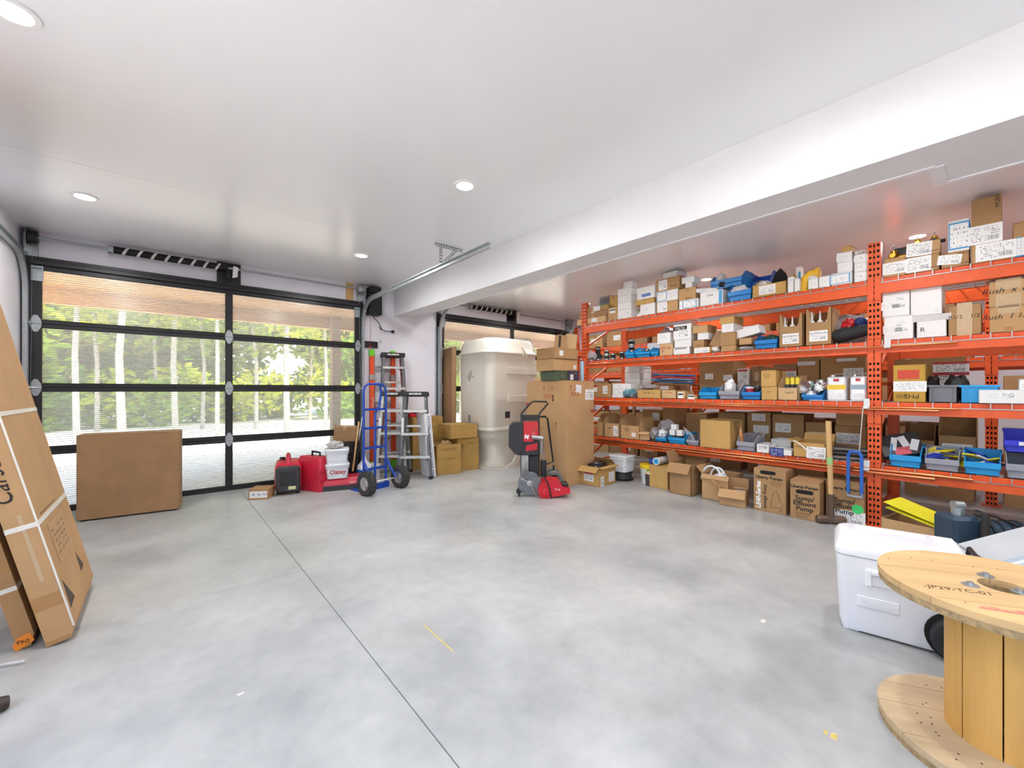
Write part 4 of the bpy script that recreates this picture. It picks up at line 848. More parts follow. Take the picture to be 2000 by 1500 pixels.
can('red-labelled white jar lying in the blue bin beside tan cubes', (4.84, q.y + .03, MZ + .05), .045, .09, W, 'plastic_jar', mat('red_label', (190, 30, 50), .4), group='jar in bin'); crumple('cable_coil', 'dark cable bundle behind the red-labelled jar', 'cable', (4.93, q.y - .03, MZ + .01), (.12, .12, .14), BLACKP, 38)
z = sh(1487, 1518, 755, MZ, 'lower tan cube carton beside the diagonal-cut carton', m=B2, d=.3, tx=[('f', '1 1/2 P', .022, .4, .6, BROWNINK)], tape=False)
sh(1486, 1516, 723, z, 'upper tan cube carton with pen writing', m=B2, d=.3, tx=[('f', 'E 1/2\nPEX', .03, .4, .65, BROWNINK)], tape=False)
a, b_ = aX(1519, 760, 4.715), aX(1558, 760, 4.715); wv = a.y - b_.y; hv = aX(1538, 733, 4.715).z - MZ
o = carton('diagonal-cut display carton showing yellow tubes', wv, .3, hv, (4.865, (a.y + b_.y) / 2, MZ), QR, B3, 'bin', front=.5, lip=.45, tx=[('f', 'TUBE SET', .02, .6, .3), ('f', '- - - - -', .03, .6, .43, None, -25)])
for i in range(3):
    t = thing('adhesive_tube', f'yellow and black adhesive tube, {("first", "second", "third")[i]} in the diagonal-cut carton', 'tube', (4.83, (a.y + b_.y) / 2 - .045 + .045 * i - .01, MZ + .005), 0, 'adhesive tubes'); MB().lathe([(.02, 0), (.02, hv * .86), (.012, hv * .9)], 14).build('cartridge', mat('yellow_print', (230, 206, 50), .4), t, smooth=40); MB().lathe([(.0205, hv * .3), (.0205, hv * .62)], 14, cap=False).build('label', mat('dark_print', (60, 70, 80), .4), t, smooth=40)
shbin(1564, 1609, 762, MZ, 'blue bin holding paint tins beside two metal solvent cans', d=.3, m=BLUEBIN); q = aX(1587, 765, 4.85)
PINK = label_mat('pink_tin_print', rows=4, barcode=False, ink=(190, 60, 80), fill=.6); LILAC = label_mat('lilac_tin_print', rows=4, barcode=False, ink=(130, 110, 190), fill=.6)
can('lilac-printed tin upright at the front of the tin bin', (4.80, q.y - .0, MZ + .008), .042, .085, STEEL, band=LILAC); can('pink-printed tin tilted at the far front of the tin bin', (4.80, q.y + .075, MZ + .09), .042, .085, STEEL, band=PINK, rot=(.5, -.4, 0))
can('grey-green tin with pale lid at the back of the tin bin', (4.92, q.y + .04, MZ + .10), .042, .09, STEEL, band=mat('mint_print', (150, 180, 165), .4)); can('red and white tin at the back of the tin bin near the solvent cans', (4.92, q.y - .055, MZ + .10), .045, .1, STEEL, band=label_mat('red_tin_print', rows=4, barcode=False, ink=(200, 60, 50), fill=.62))
can('silver tin tipped at the near side of the tin bin', (4.83, q.y - .08, MZ + .08), .04, .085, STEEL, band=LABE, rot=(-.6, .3, 0))
for u0, u1, v0, lab, col in ((1614, 1653, 736, 'square metal solvent can with a yellow band', (236, 196, 60)), (1659, 1693, 735, 'square metal solvent can with a grey-blue band against the post', (150, 168, 180))):
    a, b_ = aX(u0, 760, 4.73), aX(u1, 760, 4.73); wv = a.y - b_.y - .006; hv = aX((u0 + u1) / 2, v0, 4.73).z - MZ - .006
    o = thing('solvent_can', lab, 'can', (4.73 + .06, (a.y + b_.y) / 2, MZ + .006), QR, 'square solvent cans'); dm = (wv, .12, hv)
    MB().cbox((-wv / 2, -.06, 0), (wv / 2, .06, hv), .012).build('body', mat('white_tinplate', (226, 226, 228), .3, .3), o, smooth=35); MB().cyl((-wv * .28, 0, hv), (-wv * .28, 0, hv + .02), .016, n=14).build('cap', STEEL, o); MB().tube([(-.02, 0, hv), (-.02, 0, hv + .025), (.05, 0, hv + .025), (.05, 0, hv)], .004, 6).build('handle', STEEL, o)
    sticker(o, dm, 'f', .5, .56, wv * .98, hv * .2, mat('band_' + str(col[0]), col, .4)); sticker(o, dm, 'f', .5, .86, wv * .3, hv * .12, mat('red_seal', (196, 60, 60), .4)); sticker(o, dm, 'f', .5, .2, wv * .8, hv * .25, LABE)
tag(MB().cbox((-.26, -.08, 0), (.26, .08, .005), .002).build('white_tray', W, None, (4.79, aX(1652, 785, 4.79).y, MZ + .0005), (0, 0, QR)), 'thin white plastic sheet under the two solvent cans', 'tray')
# set-back cartons of the third shelf
BK = [(1366, 1432, 706, 'wide brown carton with two white labels set back behind the blue bin', B1, [('f', .3, .6, .1, .07, LABA), ('f', .85, .55, .1, .07, LABA)]),
      (1466, 1490, 716, 'brown taped carton set back above the blue tape-roll bin', B4, [('f', .5, .7, .05, .1, CTAPE)]),
      (1510, 1556, 712, 'dim carton with red and blue print set back behind the display carton', B4, [('f', .5, .75, .22, .08, LABR)]),
      (1558, 1600, 697, 'brown carton with long label set back behind the tins', B1, [('f', .4, .85, .16, .04, LABE)]),
      (1602, 1690, 697, 'wide dim brown carton set back behind the solvent cans', B1, [('f', .75, .62, .16, .1, LABA), ('f', .6, .93, .16, .03, LABE)])]
for u0, u1, v0, lab, m_, st in BK: sh(u0, u1, v0, MZ, lab, X=5.3, d=.4, m=m_, st=st, tape=False)
sh(1440, 1462, 720, MZ, 'red-topped white box set back beside the grey pouch', X=5.25, d=.2, st=[('f', .5, .8, .1, .12, LABR)], **ws)
# -- second bay, third shelf
sh(1744, 1808, 712, MZ, 'gold carton with red square and upside-down lettering', m=mat('mustard_card', (186, 146, 58), .75), d=.32, st=[('f', .48, .74, .13, .075, mat('red_patch', (200, 70, 46), .6)), ('f', .52, .42, .2, .085, LABE)], tx=[('f', 'PHS', .055, .58, .16, None, 180), ('f', 'LODZN\nNOZIA', .02, .27, .16, None, 180)], tape=False)
def tote(label, u0, u1, v0, m_, contents=False):
    a, b_ = aX(u0, v0, 4.73), aX(u1, v0, 4.73); wv = a.y - b_.y - .006; hv = aX((u0 + u1) / 2, v0, 4.73).z - MZ; d = .32; T = .005
    o = thing('plastic_tote', label, 'tote', (4.73 + d / 2, (a.y + b_.y) / 2, MZ), QR, 'straight-walled totes'); b = MB()
    b.box((-wv / 2, -d / 2, 0), (wv / 2, d / 2, T)); b.box((-wv / 2, -d / 2, 0), (wv / 2, -d / 2 + T, hv)); b.box((-wv / 2, d / 2 - T, 0), (wv / 2, d / 2, hv)); b.box((-wv / 2, -d / 2, 0), (-wv / 2 + T, d / 2, hv)); b.box((wv / 2 - T, -d / 2, 0), (wv / 2, d / 2, hv)); b.build('body', m_, o)
    for x in (-.34, -.27, .27, .34): MB().box((x * wv * 1.2 - .003, -d / 2 - .004, 0), (x * wv * 1.2 + .003, -d / 2, hv - .02)).build('rib', m_, o)
    MB().box((-wv / 2 - .008, -d / 2 - .008, hv - .016), (wv / 2 + .008, -d / 2, hv)).box((wv / 2, -d / 2, hv - .016), (wv / 2 + .008, d / 2, hv)).box((-wv / 2 - .008, -d / 2, hv - .016), (-wv / 2, d / 2, hv)).build('rim', m_, o); return Vector((4.73 + d / 2, (a.y + b_.y) / 2, MZ)), hv
c, hv = tote('grey straight-walled tote between the gold carton and blue tote', 1812, 1871, 752, mat('dark_grey_tote', (112, 112, 120), .45))
crumple('pipe_fitting', 'black lumpy fitting piled in the grey tote, far one', 'fitting', (c.x, c.y + .08, c.z + .01), (.18, .14, hv + .06), BLACKP, 41); crumple('pipe_fitting', 'black domed fitting piled in the grey tote, near one', 'fitting', (c.x, c.y - .07, c.z + .01), (.18, .14, hv + .07), BLACKP, 42)
tote('blue straight-walled tote beside the grey one', 1875, 1953, 752, CYANBIN)
q = aX(1955, 793, 4.66); carton('white open-ended box resting askew at the shelf edge before the blue tote', .215, .045, .10, (4.70, q.y, MZ + .001), QR + R(4), W, st=[('f', .65, .6, .07, .05, LABB), ('f', .3, .55, .06, .05, LABE)], name='white_box', tape=False)
z = sh(1989, 2030, 767, MZ, 'lower white box at the frame edge, third shelf', d=.3, **ws); sh(1990, 2030, 740, z, 'upper white box at the frame edge, third shelf', d=.3, st=[('f', .3, .5, .05, .04, LABE)], **ws)
z = sh(1746, 1884, 732, MZ, 'long dim carton with red-topped label set back behind the totes, lower', X=5.3, d=.4, m=B1, st=[('f', .82, .75, .22, .16, LABR)], tape=False); sh(1746, 1884, 700, z, 'long dim carton with red-topped label set back behind the totes, upper', X=5.3, d=.4, m=B1, st=[('f', .82, .4, .22, .1, LABR)], tape=False)
# ================================================================ LOWEST SHELF
for u0, u1, v0, lab in ((1166, 1178, 808, 'dim cut-front carton half hidden by the appliance carton'), (1180, 1210, 810, 'cut-front carton with tall white label on the lowest shelf'), (1212, 1249, 815, 'cut-front carton with pen notes on the lowest shelf')):
    sh(u0, u1, v0, LZ, lab, d=.34, m=B0, style='bin', front=.62, lip=.3, st=[('f', .75, .3, .07, .13, LABB)] if u0 == 1180 else ([('f', .7, .22, .06, .05, LABE)] if u0 > 1200 else []), tx=[('f', '3/4  1/2\n90 ELB\n1/2 T', .024, .35, .42)] if u0 > 1200 else ([('f', '1/2 x 3/4\nTEE', .02, .35, .4)] if u0 == 1180 else []))
q = aX(1262, 860, 4.77)
carton('crumpled small brown carton tipped beside the bag of elbows', .13, .1, .1, (4.79, q.y + .02, LZ + .004), QR + .3, B3, 'open', flaps=(('f', 200, .06),)); crumple('fittings_heap', 'grey steel elbows spilling from a torn bag on the lowest shelf', 'fittings', (4.83, q.y - .1, LZ), (.18, .14, .17), mat('grey_fitting', (150, 148, 144), .4, .4, var=.35, scale=60, bump=1, bscale=60), 44, amp=.25); crumple('plastic_bag', 'pinkish clear bag standing behind the steel elbows', 'bag', (5.0, q.y - .16, LZ), (.2, .2, .26), BAGG, 45)
shbin(1279, 1302, 850, LZ, 'blue bin turned sideways beside the steel elbows', d=.24, m=CYANBIN, X=4.76); crumple('plastic_bag', 'white rag bag lying in the sideways blue bin', 'bag', (4.87, aX(1290, 850, 4.85).y, LZ + .02), (.16, .14, .13), BAGW, 46)
shbin(1304, 1338, 846, LZ, 'blue bin carrying three little white cubes', d=.3, m=CYANBIN); 
for i, (u_, v_, zz) in enumerate(((1312, 858, .10), (1326, 859, .10), (1315, 845, .17))): q = aX(u_, v_, 4.76); carton('little white cube box ' + ('at the far side of the lower pair in the blue bin', 'at the near side of the lower pair in the blue bin', 'on top of two others in the blue bin')[i], .068, .07, .066, (4.80, q.y, LZ + zz - .006 if i < 2 else LZ + .162), QR, W, name='white_box', tape=False, st=[('f', .5, .5, .025, .025, LABE)], group='little white cubes')
tag(MB().box((-.08, -.05, 0), (.08, .05, .086)).build('foam_block', mat('dark_foam', (60, 60, 62), .9), None, (4.82, aX(1319, 860, 4.8).y, LZ + .007), (0, 0, QR)), 'dark foam block under the little white cubes', 'foam')
shbin(1339, 1365, 852, LZ, 'grey bin with a plastic sheet beside the big plain carton', d=.3, m=GREYBIN); b = MB(); b.add([(0, .05, .02), (0, -.03, .02), (-.02, -.0, .12), (-.01, .12, .2), (.02, .14, .21), (.03, .02, .1)], [(0, 1, 2, 3), (1, 5, 4, 2), (2, 4, 3), (0, 5, 1)]); tag(b.build('plastic_sheet', BAG, None, (4.83, aX(1352, 860, 4.8).y, LZ)), 'folded clear plastic sheet leaning in the grey bin', 'plastic sheet')
sh(1367, 1426, 821, LZ, 'big plain brown carton in the middle of the lowest shelf', d=.36, m=B2, X=4.69, tape=False, top=True)
shbin(1437, 1475, 850, LZ, 'grey bin with an orange bottle and steel parts', d=.3, m=GREYBIN); q = aX(1446, 870, 4.82)
o = thing('sealant_bottle', 'orange squeeze bottle standing in the grey bin', 'bottle', (4.83, q.y, LZ + .008)); MB().lathe([(.024, 0), (.026, .1), (.02, .15), (.012, .17)], 14).build('body', mat('orange_liquid', (226, 138, 44), .3), o, smooth=40); MB().lathe([(.012, .17), (.014, .2), (.004, .24)], 12).build('cap', mat('cork_tan', (214, 170, 120), .6), o, smooth=40)
for i in range(3): tag(MB().tube([(0, 0, 0), (.01, -.02 * i, .1), (.0, -.05 - .03 * i, .17)], .008, 8).build('steel_bracket', STEEL, None, (4.86, q.y - .06 - .03 * i, LZ + .02), smooth=40), ('thin steel bracket nearest the orange bottle', 'thin steel bracket in the middle of the grey bin', 'thin steel bracket at the near side of the grey bin')[i], 'bracket', 'brackets in the grey bin')
sh(1477, 1503, 868, LZ, 'white box with handwritten top line beside the grey bin', d=.26, st=[], tx=[('f', 'Drainage\nJan 7 06', .022, .5, .68)], m=W, name='white_box', style='open')
sh(1505, 1546, 878, LZ, 'long white box with a navy printed end', d=.2, X=4.69, st=[('f', .3, .5, .12, .085, label_mat('navy_print', rows=5, base=(40, 62, 130), ink=(220, 220, 235), barcode=False))], **ws)
sh(1505, 1546, 858, LZ, 'open grey-white box standing behind the long navy-printed box', X=4.92, d=.2, m=mat('grey_card', (196, 196, 196), .6), style='open', name='white_box')
tag(MB().tube([(0, 0, .14), (-.04, -.05, .15), (-.08, -.12, .11), (-.1, -.18, .05)], .006, 8).build('supply_hose', W, None, (4.74, aX(1542, 885, 4.7).y, LZ), smooth=40), 'thin white hose curving out over the shelf edge', 'hose')
sh(1549, 1612, 865, LZ, 'brown carton with white barcode label and torn top on the lowest shelf', d=.34, m=B2, X=4.70, st=[('f', .72, .38, .15, .11, LABA)], tx=[('f', 'COUPLING 1/2', .02, .3, .7)], style='open', flaps=(('b', 120, .08), ('l', 160, .06)))
r2 = random.Random(77); zz0 = LZ + .014; cy = aX(1662, 890, 4.8).y; k = 0
NIP = [mat('dull_nipple', (118, 112, 106), .4, .7, var=.2, scale=20), mat('dark_nipple', (74, 70, 68), .45, .7, var=.2, scale=20)]; words = ('front', 'second', 'third', 'fourth', 'fifth'); lv = ('bottom', 'middle', 'top')
for lay in range(3):
    for j in range(5 - lay):
        o = MB().cyl((0, -.13, 0), (0, .13, 0), .02, n=12).cyl((0, -.131, 0), (0, .131, 0), .013, n=10).build('pipe_nipple', NIP[(j + lay) % 2], None, (4.77 + j * .052 + lay * .026, cy, LZ + .022 + lay * .036), (0, 0, r2.uniform(-.05, .05)), smooth=40); tag(o, f'dull steel pipe nipple, {words[j]} in the {lv[lay]} layer of the pile by the post', 'pipe nipple', 'pipe nipples piled by the post')
tag(MB().tube([(0, 0, 0), (-.03, .02, -.38)], .005, 8).build('threaded_rod', STEEL, None, (4.63, .755, 1.02), smooth=40), 'thin steel rod hanging beside the middle rack post', 'rod')
# row two-thirds back on the lowest shelf
for u0, u1, v0, lab, st in ((1459, 1505, 805, 'brown carton with two stacked labels set back behind the grey bin', [('f', .5, .85, .14, .08, LABA), ('f', .6, .5, .16, .09, LABE)]), (1508, 1570, 809, 'wide brown carton with one label set back behind the long white box', [('f', .35, .6, .15, .1, LABA)]), (1573, 1622, 825, 'open dim carton with low label set back behind the torn carton', [('f', .5, .5, .16, .1, LABA)]), (1630, 1692, 832, 'dim carton with wide label set back behind the pipe nipples', [('f', .45, .55, .2, .11, LABA)]), (1402, 1455, 806, 'open-flapped dim carton set back behind the big plain carton', [])):
    sh(u0, u1, v0, LZ, lab, X=5.28, d=.4, m=B1 if u0 != 1402 else B4, st=st, tape=False)
sh(1632, 1690, 806, aX(1660, 832, 5.28).z + .001, 'tan lidded carton lying on the wide-labelled carton at the back', X=5.3, d=.36, m=B0, tape=False)
for u0, u1, v0, lab in ((1254, 1290, 800, 'grey-brown carton with a small white and orange sticker set back'), (1294, 1318, 795, 'upright dim carton behind the three white cubes'), (1340, 1380, 808, 'dim folded carton behind the grey bin with the sheet')):
    sh(u0, u1, v0, LZ, lab, X=5.25, d=.35, m=B1, st=[('f', .75, .75, .1, .1, LABE)] if u0 == 1254 else [], tape=False)
# -- second bay, lowest shelf
PK = [mat('blue_pack', (40, 66, 176), .35, var=.1), mat('yellow_pack', (226, 208, 40), .35, var=.1), mat('white_pack', (232, 232, 236), .35, var=.1)]
def packs(c, n, wv, seed, lab):
    r = random.Random(seed); nm = ('blue', 'yellow', 'white'); cnt = [0, 0, 0]; od = ('first', 'second', 'third', 'fourth', 'fifth', 'sixth')
    for i in range(n):
        b = MB(); b.cbox((-.055, -.035, 0), (.055, .035, .012), .005); k = (0, 1, 2, 0, 1, 0, 2, 1, 0, 1)[i % 10]; cnt[k] += 1
        o = b.build('parts_packet', PK[k], None, (c.x - .07 + r.uniform(-.02, .13), c.y + r.uniform(-.33, .33) * wv, c.z + .05 + i * .011), (r.uniform(-.6, .6), r.uniform(-.5, .5), r.uniform(0, 3))); tag(o, f'{nm[k]} parts packet, {od[cnt[k] - 1]} of its colour from below in the {lab}', 'packet', 'packets in the ' + lab)
c, bw, bh = shbin(1735, 1801, 872, LZ, 'light blue bin with a black fastener package by the middle post', d=.34, m=CYANBIN); o = carton('black clear-front package of fasteners tipped up out of the light blue bin', .27, .09, .2, (c.x + .0, c.y + .02, LZ + .07), QR + .35, mat('black_card', (44, 40, 40), .4), name='fastener_package', cat='package', tape=False, rot=(R(-28), R(-14), QR + .25), st=[('f', .35, .55, .04, .12, PAPER, 20), ('f', .6, .6, .05, .1, PAPER, -10), ('f', .5, .2, .1, .07, mat('pink_patch', (214, 80, 90), .5)), ('f', .82, .4, .05, .1, PAPER, 25)], top=False)
c, bw, bh = shbin(1804, 1876, 879, LZ, 'grey bin overflowing with blue and yellow packets', d=.34, m=GREYBIN); packs(c, 10, bw, 3, 'grey packet bin')
c, bw, bh = shbin(1880, 1958, 884, LZ, 'light blue bin half full of blue and yellow packets', d=.34, m=CYANBIN); packs(c, 9, bw, 8, 'light blue packet bin')
c, bw, bh = shbin(1962, 2040, 886, LZ, 'grey bin under the royal blue bin at the frame edge', d=.34, m=GREYBIN); shbin(1958, 2040, 843, c.z + bh + .001, 'royal blue bin stacked on a grey bin at the frame edge', d=.34, m=NAVYBIN, label_card=True)
for u0, u1, v0, lab in ((1764, 1826, 832, 'cut-front dim carton with white label set back behind the black package'), (1832, 1908, 815, 'cut-front dim carton with white label set back behind the packets')):
    sh(u0, u1, v0, LZ, lab, X=5.26, d=.38, m=B1, style='bin', front=.6, st=[('f', .5, .3, .18, .11, LABA)], lip=.3)
# ================================================================ REAR RACK STOCK
r2 = random.Random(21); lev = ('top', 'second', 'third', 'lowest'); od = 'first second third fourth fifth sixth seventh eighth ninth tenth eleventh twelfth thirteenth fourteenth fifteenth'.split()
for li, zz in enumerate((2.0, 1.52, 1.0, .45, 0.0)):
    y = 5.3; k = 0; hm = (.3, .36, .4, .42, .34)[li]
    while y > -1.6:
        w_ = r2.uniform(.34, .62)
        if any(y > p_ - .06 and y - w_ < p_ + .06 for p_ in (3.1, .04)): y = min(p_ for p_ in (3.1, .04) if y > p_ - .06 and y - w_ < p_ + .06) - .07; continue
        h = hm * r2.uniform(.62, .97)
        if not (li == 4 and 2.9 > y - w_ and y < 3.9 and False):
            where = 'floor under the dim rear rack' if li == 4 else f'dim rear rack\'s {lev[li]} shelf'
            carton(f'brown carton, {od[k]} from the door end on the {where}', w_ - .02, .5, h, (6.47 + .25, y - w_ / 2, zz), QR, (B1, B4, B0)[r2.randrange(3)], st=[('f', r2.uniform(.3, .7), .55, .15, .09, (LABA, LABR, LABE)[r2.randrange(3)])], group='stock on the rear rack', top=False); k += 1
        y -= w_ + r2.uniform(.0, .08)
        if k > 14: break
PEX = [mat('blue_pex', (40, 120, 190), .35), mat('red_pex', (190, 40, 50), .35)]
for i in range(8):
    o = MB().tube([(0, -.55, .02 + .03 * (i // 2)), (0, 0, .05 + .03 * (i // 2)), (.02, .5, .01 + .03 * (i // 2) + (.14 if i % 3 == 0 else 0))], .011, 8).build('plastic_pipe', PEX[1 if i in (1, 4) else 0], None, (6.1 + .03 * (i % 2), aX(1290, 735, 6.1).y, 1.26 + .004 * i), (0, 0, 0), smooth=40)
    tag(o, f'{"red" if i in (1, 4) else "blue"} plastic pipe, {od[i]} from below in the bundle between the racks', 'pipe', 'coloured plastic pipes between the racks')
tag(MB().box((-.3, -.6, 0), (.12, .6, .02)).box((-.3, -.6, -1.25), (-.27, -.55, 0)).box((-.3, .55, -1.25), (-.27, .6, 0)).box((.07, -.6, -1.25), (.1, -.55, 0)).box((.07, .55, -1.25), (.1, .6, 0)).build('trestle_table', B4, None, (6.15, aX(1290, 735, 6.1).y, 1.25)), 'dim trestle carrying coloured plastic pipes between the racks', 'table')
# ================================================================ LEANING CARTONS ON THE LEFT WALL
STRAP = mat('white_strapping', (226, 222, 212), .5, var=.04)
CARDPRINT = label_mat('printed_card', rows=7, base=(190, 150, 104), ink=(132, 96, 62), barcode=False, fill=.5)
LEAN = R(-12.7)
def leaner(label, x, y, wy, t, L, m_, straps, lift):
    o = thing('long_carton', label, 'box', (x, y, lift), 0, rot=(0, LEAN, 0)); b = MB(); c = .045
    # near lower corner is crushed off
    prof = [(-t, 0), (-.02, 0), (0, .05), (0, L), (-t, L)]
    b.loft([[(px_, 0 if pz > .01 else .0, pz) for px_, pz in prof], [(px_, wy, pz) for px_, pz in prof]]); b.build('body', m_, o)
    for s_, w_ in straps:
        b = MB(); e = .0015; b.box((-t - e, -e, s_), (e, 0, s_ + w_)); b.box((0, -e, s_), (e, wy + e, s_ + w_)); b.box((-t - e, wy, s_), (e, wy + e, s_ + w_)); b.box((-t - e, -e, s_), (-t, wy, s_ + w_)); b.build('strap', STRAP, o)
    return o
o = leaner('tall slim strapped carton leaning on the wall, the biggest one', -.30, 2.80, .70, .10, 2.5, CARD[0], ((.55, .022), (1.06, .02), (1.66, .02)), .024)
MB().box((-.004, -.003, .05), (.003, -.0015, 2.49)).build('lengthwise_strap', STRAP, o)
MB().box((-.1, -.0012, .17), (-.008, 0, .235)).build('tape_strip', TAPE, o); MB().box((-.052, -.0011, .3), (-.038, 0, .62)).build('tape_strip', CTAPE, o)
MB().box((-.098, -.002, .0), (-.02, .0, .02)).build('tape_strip', TAPE, o)
q = text('Carson', .085, INK, o, (-.062, -.003, .82), (R(90), R(-90), 0), shear=.25); q.rotation_euler = Matrix.Rotation(R(90), 3, 'X').to_4x4().to_euler(); q.matrix_local = Matrix.Translation((-.068, -.003, .80)) @ Matrix.Rotation(R(90), 4, 'X') @ Matrix.Rotation(R(90), 4, 'Z')
s_ = link('print', STM.setdefault(CARDPRINT, None) or STICK.copy(), o); STM[CARDPRINT] = s_.data; s_.data.materials.clear(); s_.data.materials.append(CARDPRINT); s_.matrix_local = Matrix.Translation((.0008, .30, .42)) @ Matrix.Rotation(R(90), 4, 'Z') @ Matrix.Diagonal((.34, 1, .2, 1))
for yy_, zz_, k in ((.1, .12, .14), (.5, .16, .11)): MB().prism([(yy_ - k * .4, zz_), (yy_ + k * .5, zz_ + .01), (yy_ - k * .3, zz_ + k)], .0003, .001, 'x').build('printed_triangle', mat('print_grey', (84, 72, 58), .8), o)
MB().box((.0004, .08, .585), (.001, .42, .59)).build('printed_line', BROWNINK, o)
o = leaner('thinner carton with an orange tag leaning behind the tall strapped one', -.432, 2.85, .5, .06, 1.9, CARD[1], ((.27, .02), (.9, .02)), .014)
MB().box((-.06, -.0012, .36), (0, 0, .42)).build('tape_strip', TAPE, o)
MB().prism([(-.066, .0), (-.004, .02), (-.01, .062), (-.05, .055), (-.07, .03)], -.003, -.001, 'y').build('price_tag', mat('orange_tag', (240, 140, 40), .6), o); text('049', .026, INK, o, (-.038, -.0035, .032), (R(90), R(-15), R(180)))
o = thing('tipped_rod', 'clear rod with a yellow tip lying by the thin leaning carton', 'rod', (-.50, 2.72, .012), R(160)); MB().cyl((-.06, 0, 0), (.1, 0, 0), .006, n=10).build('shaft', BAG, o); MB().cyl((.1, 0, 0), (.16, 0, 0), .011, n=10).build('tip', mat('neon_yellow', (214, 226, 40), .4), o)
o = thing('chair_foot', 'dark rounded foot of a stand poking in at the photo\'s edge', 'stand foot', (-.52, 1.69, 0), R(20)); q = gp(12, 1385); o.location = (q.x, q.y, 0)
MB().tube([(-.25, .02, .028), (-.03, 0, .028), (.005, 0, .024)], [.03, .03, .022], 12).build('foot', mat('dark_bronze', (60, 48, 42), .5), o, smooth=40); MB().cyl((-.25, .02, .028), (-.25, .02, .5), .02, n=10).build('leg', mat('dark_bronze', (60, 48, 42), .5), o, smooth=40)
# flat wide carton before the door
p0, p1 = Vector((-.575, 5.29, 0)), Vector((.134, 5.198, 0)); w_ = (p1 - p0).length; an = math.atan2(p1.y - p0.y, p1.x - p0.x); cen = (p0 + p1) / 2 + Vector((-math.sin(an), math.cos(an), 0)) * .12
o = carton('wide plain carton standing in front of the glass garage door', w_, .24, .76, (cen.x, cen.y, .012), an, CARD[4], tape=False)
MB().box((-w_ / 2, -.121, .66), (w_ / 2, -.1195, .664)).build('crease', CARD[1], o)
for x in (-w_ / 2 + .05, w_ / 2 - .05):
    for y in (-.09, .09): MB().cyl((x, y, -.012), (x, y, 0), .028, n=14).build('foot_pad', RUBBER, o)
# ================================================================ GENERATOR CORNER
q0, q1 = gp(484, 977), gp(525, 975); an = math.atan2(q1.y - q0.y, q1.x - q0.x); cc = (q0 + q1) / 2 + Vector((-math.sin(an), math.cos(an), 0)) * .1
carton('small carton with a white label on the floor beside the generator', .195, .2, .11, (cc.x, cc.y, 0), an, CARD[1], st=[('f', .5, .5, .17, .07, LABE)], tx=[('f', 'A  fx', .045, .4, .5, BLUEINK), ('f', 'BGE', .022, .82, .5, BLUEINK)], tape=False)
RED = mat('red_plastic_shell', (196, 36, 60), .38, var=.06, wear=((196, 150, 150), .7, 14)); GRIM = mat('grimy_black_plastic', (58, 58, 60), .6, var=.2, scale=14, wear=((130, 126, 118), .66, 10))
o = thing('portable_generator', 'red portable inverter generator with black grille end on the floor', 'generator', (1.13, 5.36, 0), R(-12))
def sec(w_, h0, h1, y, r): return [(x, y, z_) for x, z_, _ in [(p[0], p[1] + (h0 + h1) / 2, 0) for p in [(a, b) for a, b, _ in rrect(w_, h1 - h0, r, 4)]]]
b = MB(); b.loft([sec(.25, .04, .33, -.2, .05), sec(.27, .03, .35, -.17, .06), sec(.27, .03, .36, .15, .06), sec(.25, .04, .32, .2, .05)]); b.build('shell', RED, o, smooth=40)
b = MB(); b.loft([sec(.21, .05, .30, -.235, .03), sec(.25, .03, .325, -.2, .05)]); g = b.build('grille_panel', GRIM, o, smooth=40)
for i in range(9): MB().box((-.085, -.239, .11 + i * .018), (.085, -.235, .118 + i * .018)).build('grille_slat', BLACKP, g)
MB().box((.0, -.2395, .065), (.075, -.236, .1)).build('rating_label', mat('yellowed_label', (206, 206, 150), .5), g)
b = MB(); b.tube([(0, -.15, .33), (0, -.13, .405), (0, -.06, .425), (0, .06, .42), (0, .13, .34)], [.03, .026, .022, .024, .03], 12); b.build('handle', RED, o, smooth=50)
MB().cyl((-.06, .1, .35), (-.06, .1, .385), .03, n=14).build('fuel_cap', BLACKP, o); 
for x in (-.1, .1):
    for y in (-.15, .15): MB().cyl((x, y, 0), (x, y, .05), .02, n=10).build('foot', RUBBER, o)
sticker(o, (.272, .3, .36), 'l', .55, .5, .12, .05, mat('pink_decal', (226, 150, 160), .5)); sticker(o, (.272, .3, .36), 'l', .7, .2, .14, .09, LABE)
for i in range(6): MB().box((-.1385, -.17 + .0, .1 + i * .02), (-.134, -.12, .108 + i * .02)).build('vent_slot', BLACKP, o)
o = thing('tool_case', 'upright red and grey hard tool case with a folding handle beside the generator', 'case', (1.42, 5.25, 0), R(28))
b = MB(); b.loft([rrect(.13, .36, .03, 4, z_, -.065) for z_ in (0, .02)] + [rrect(.14, .37, .035, 4, .2, -.065), rrect(.135, .36, .03, 4, .36, -.065), rrect(.11, .32, .03, 4, .4, -.065)]); b.build('red_half', RED, o, smooth=40)
b = MB(); b.loft([rrect(.1, .36, .03, 4, z_, .05) for z_ in (0, .02)] + [rrect(.11, .37, .035, 4, .2, .05), rrect(.1, .36, .03, 4, .36, .05), rrect(.08, .32, .03, 4, .385, .05)]); b.build('grey_half', GRIM, o, smooth=40)
MB().tube([(-.03, -.07, .39), (-.03, -.07, .44), (-.03, .05, .45), (-.03, .05, .39)], .012, 8).build('handle', BLACKP, o, smooth=40)
for y in (-.11, .09): MB().cbox((-.02, y, .37), (.03, y + .035, .4), .004).build('latch', RED, o)
for z_ in (.1, .22): MB().cbox((-.14, -.19, z_), (-.01, -.182, z_ + .05), .004).build('shell_rib', RED, o)
an = R(-16); o = thing('equipment_case', 'low red and black equipment case lying under the white pails', 'case', (1.70, 5.12, 0), an); L_ = .56
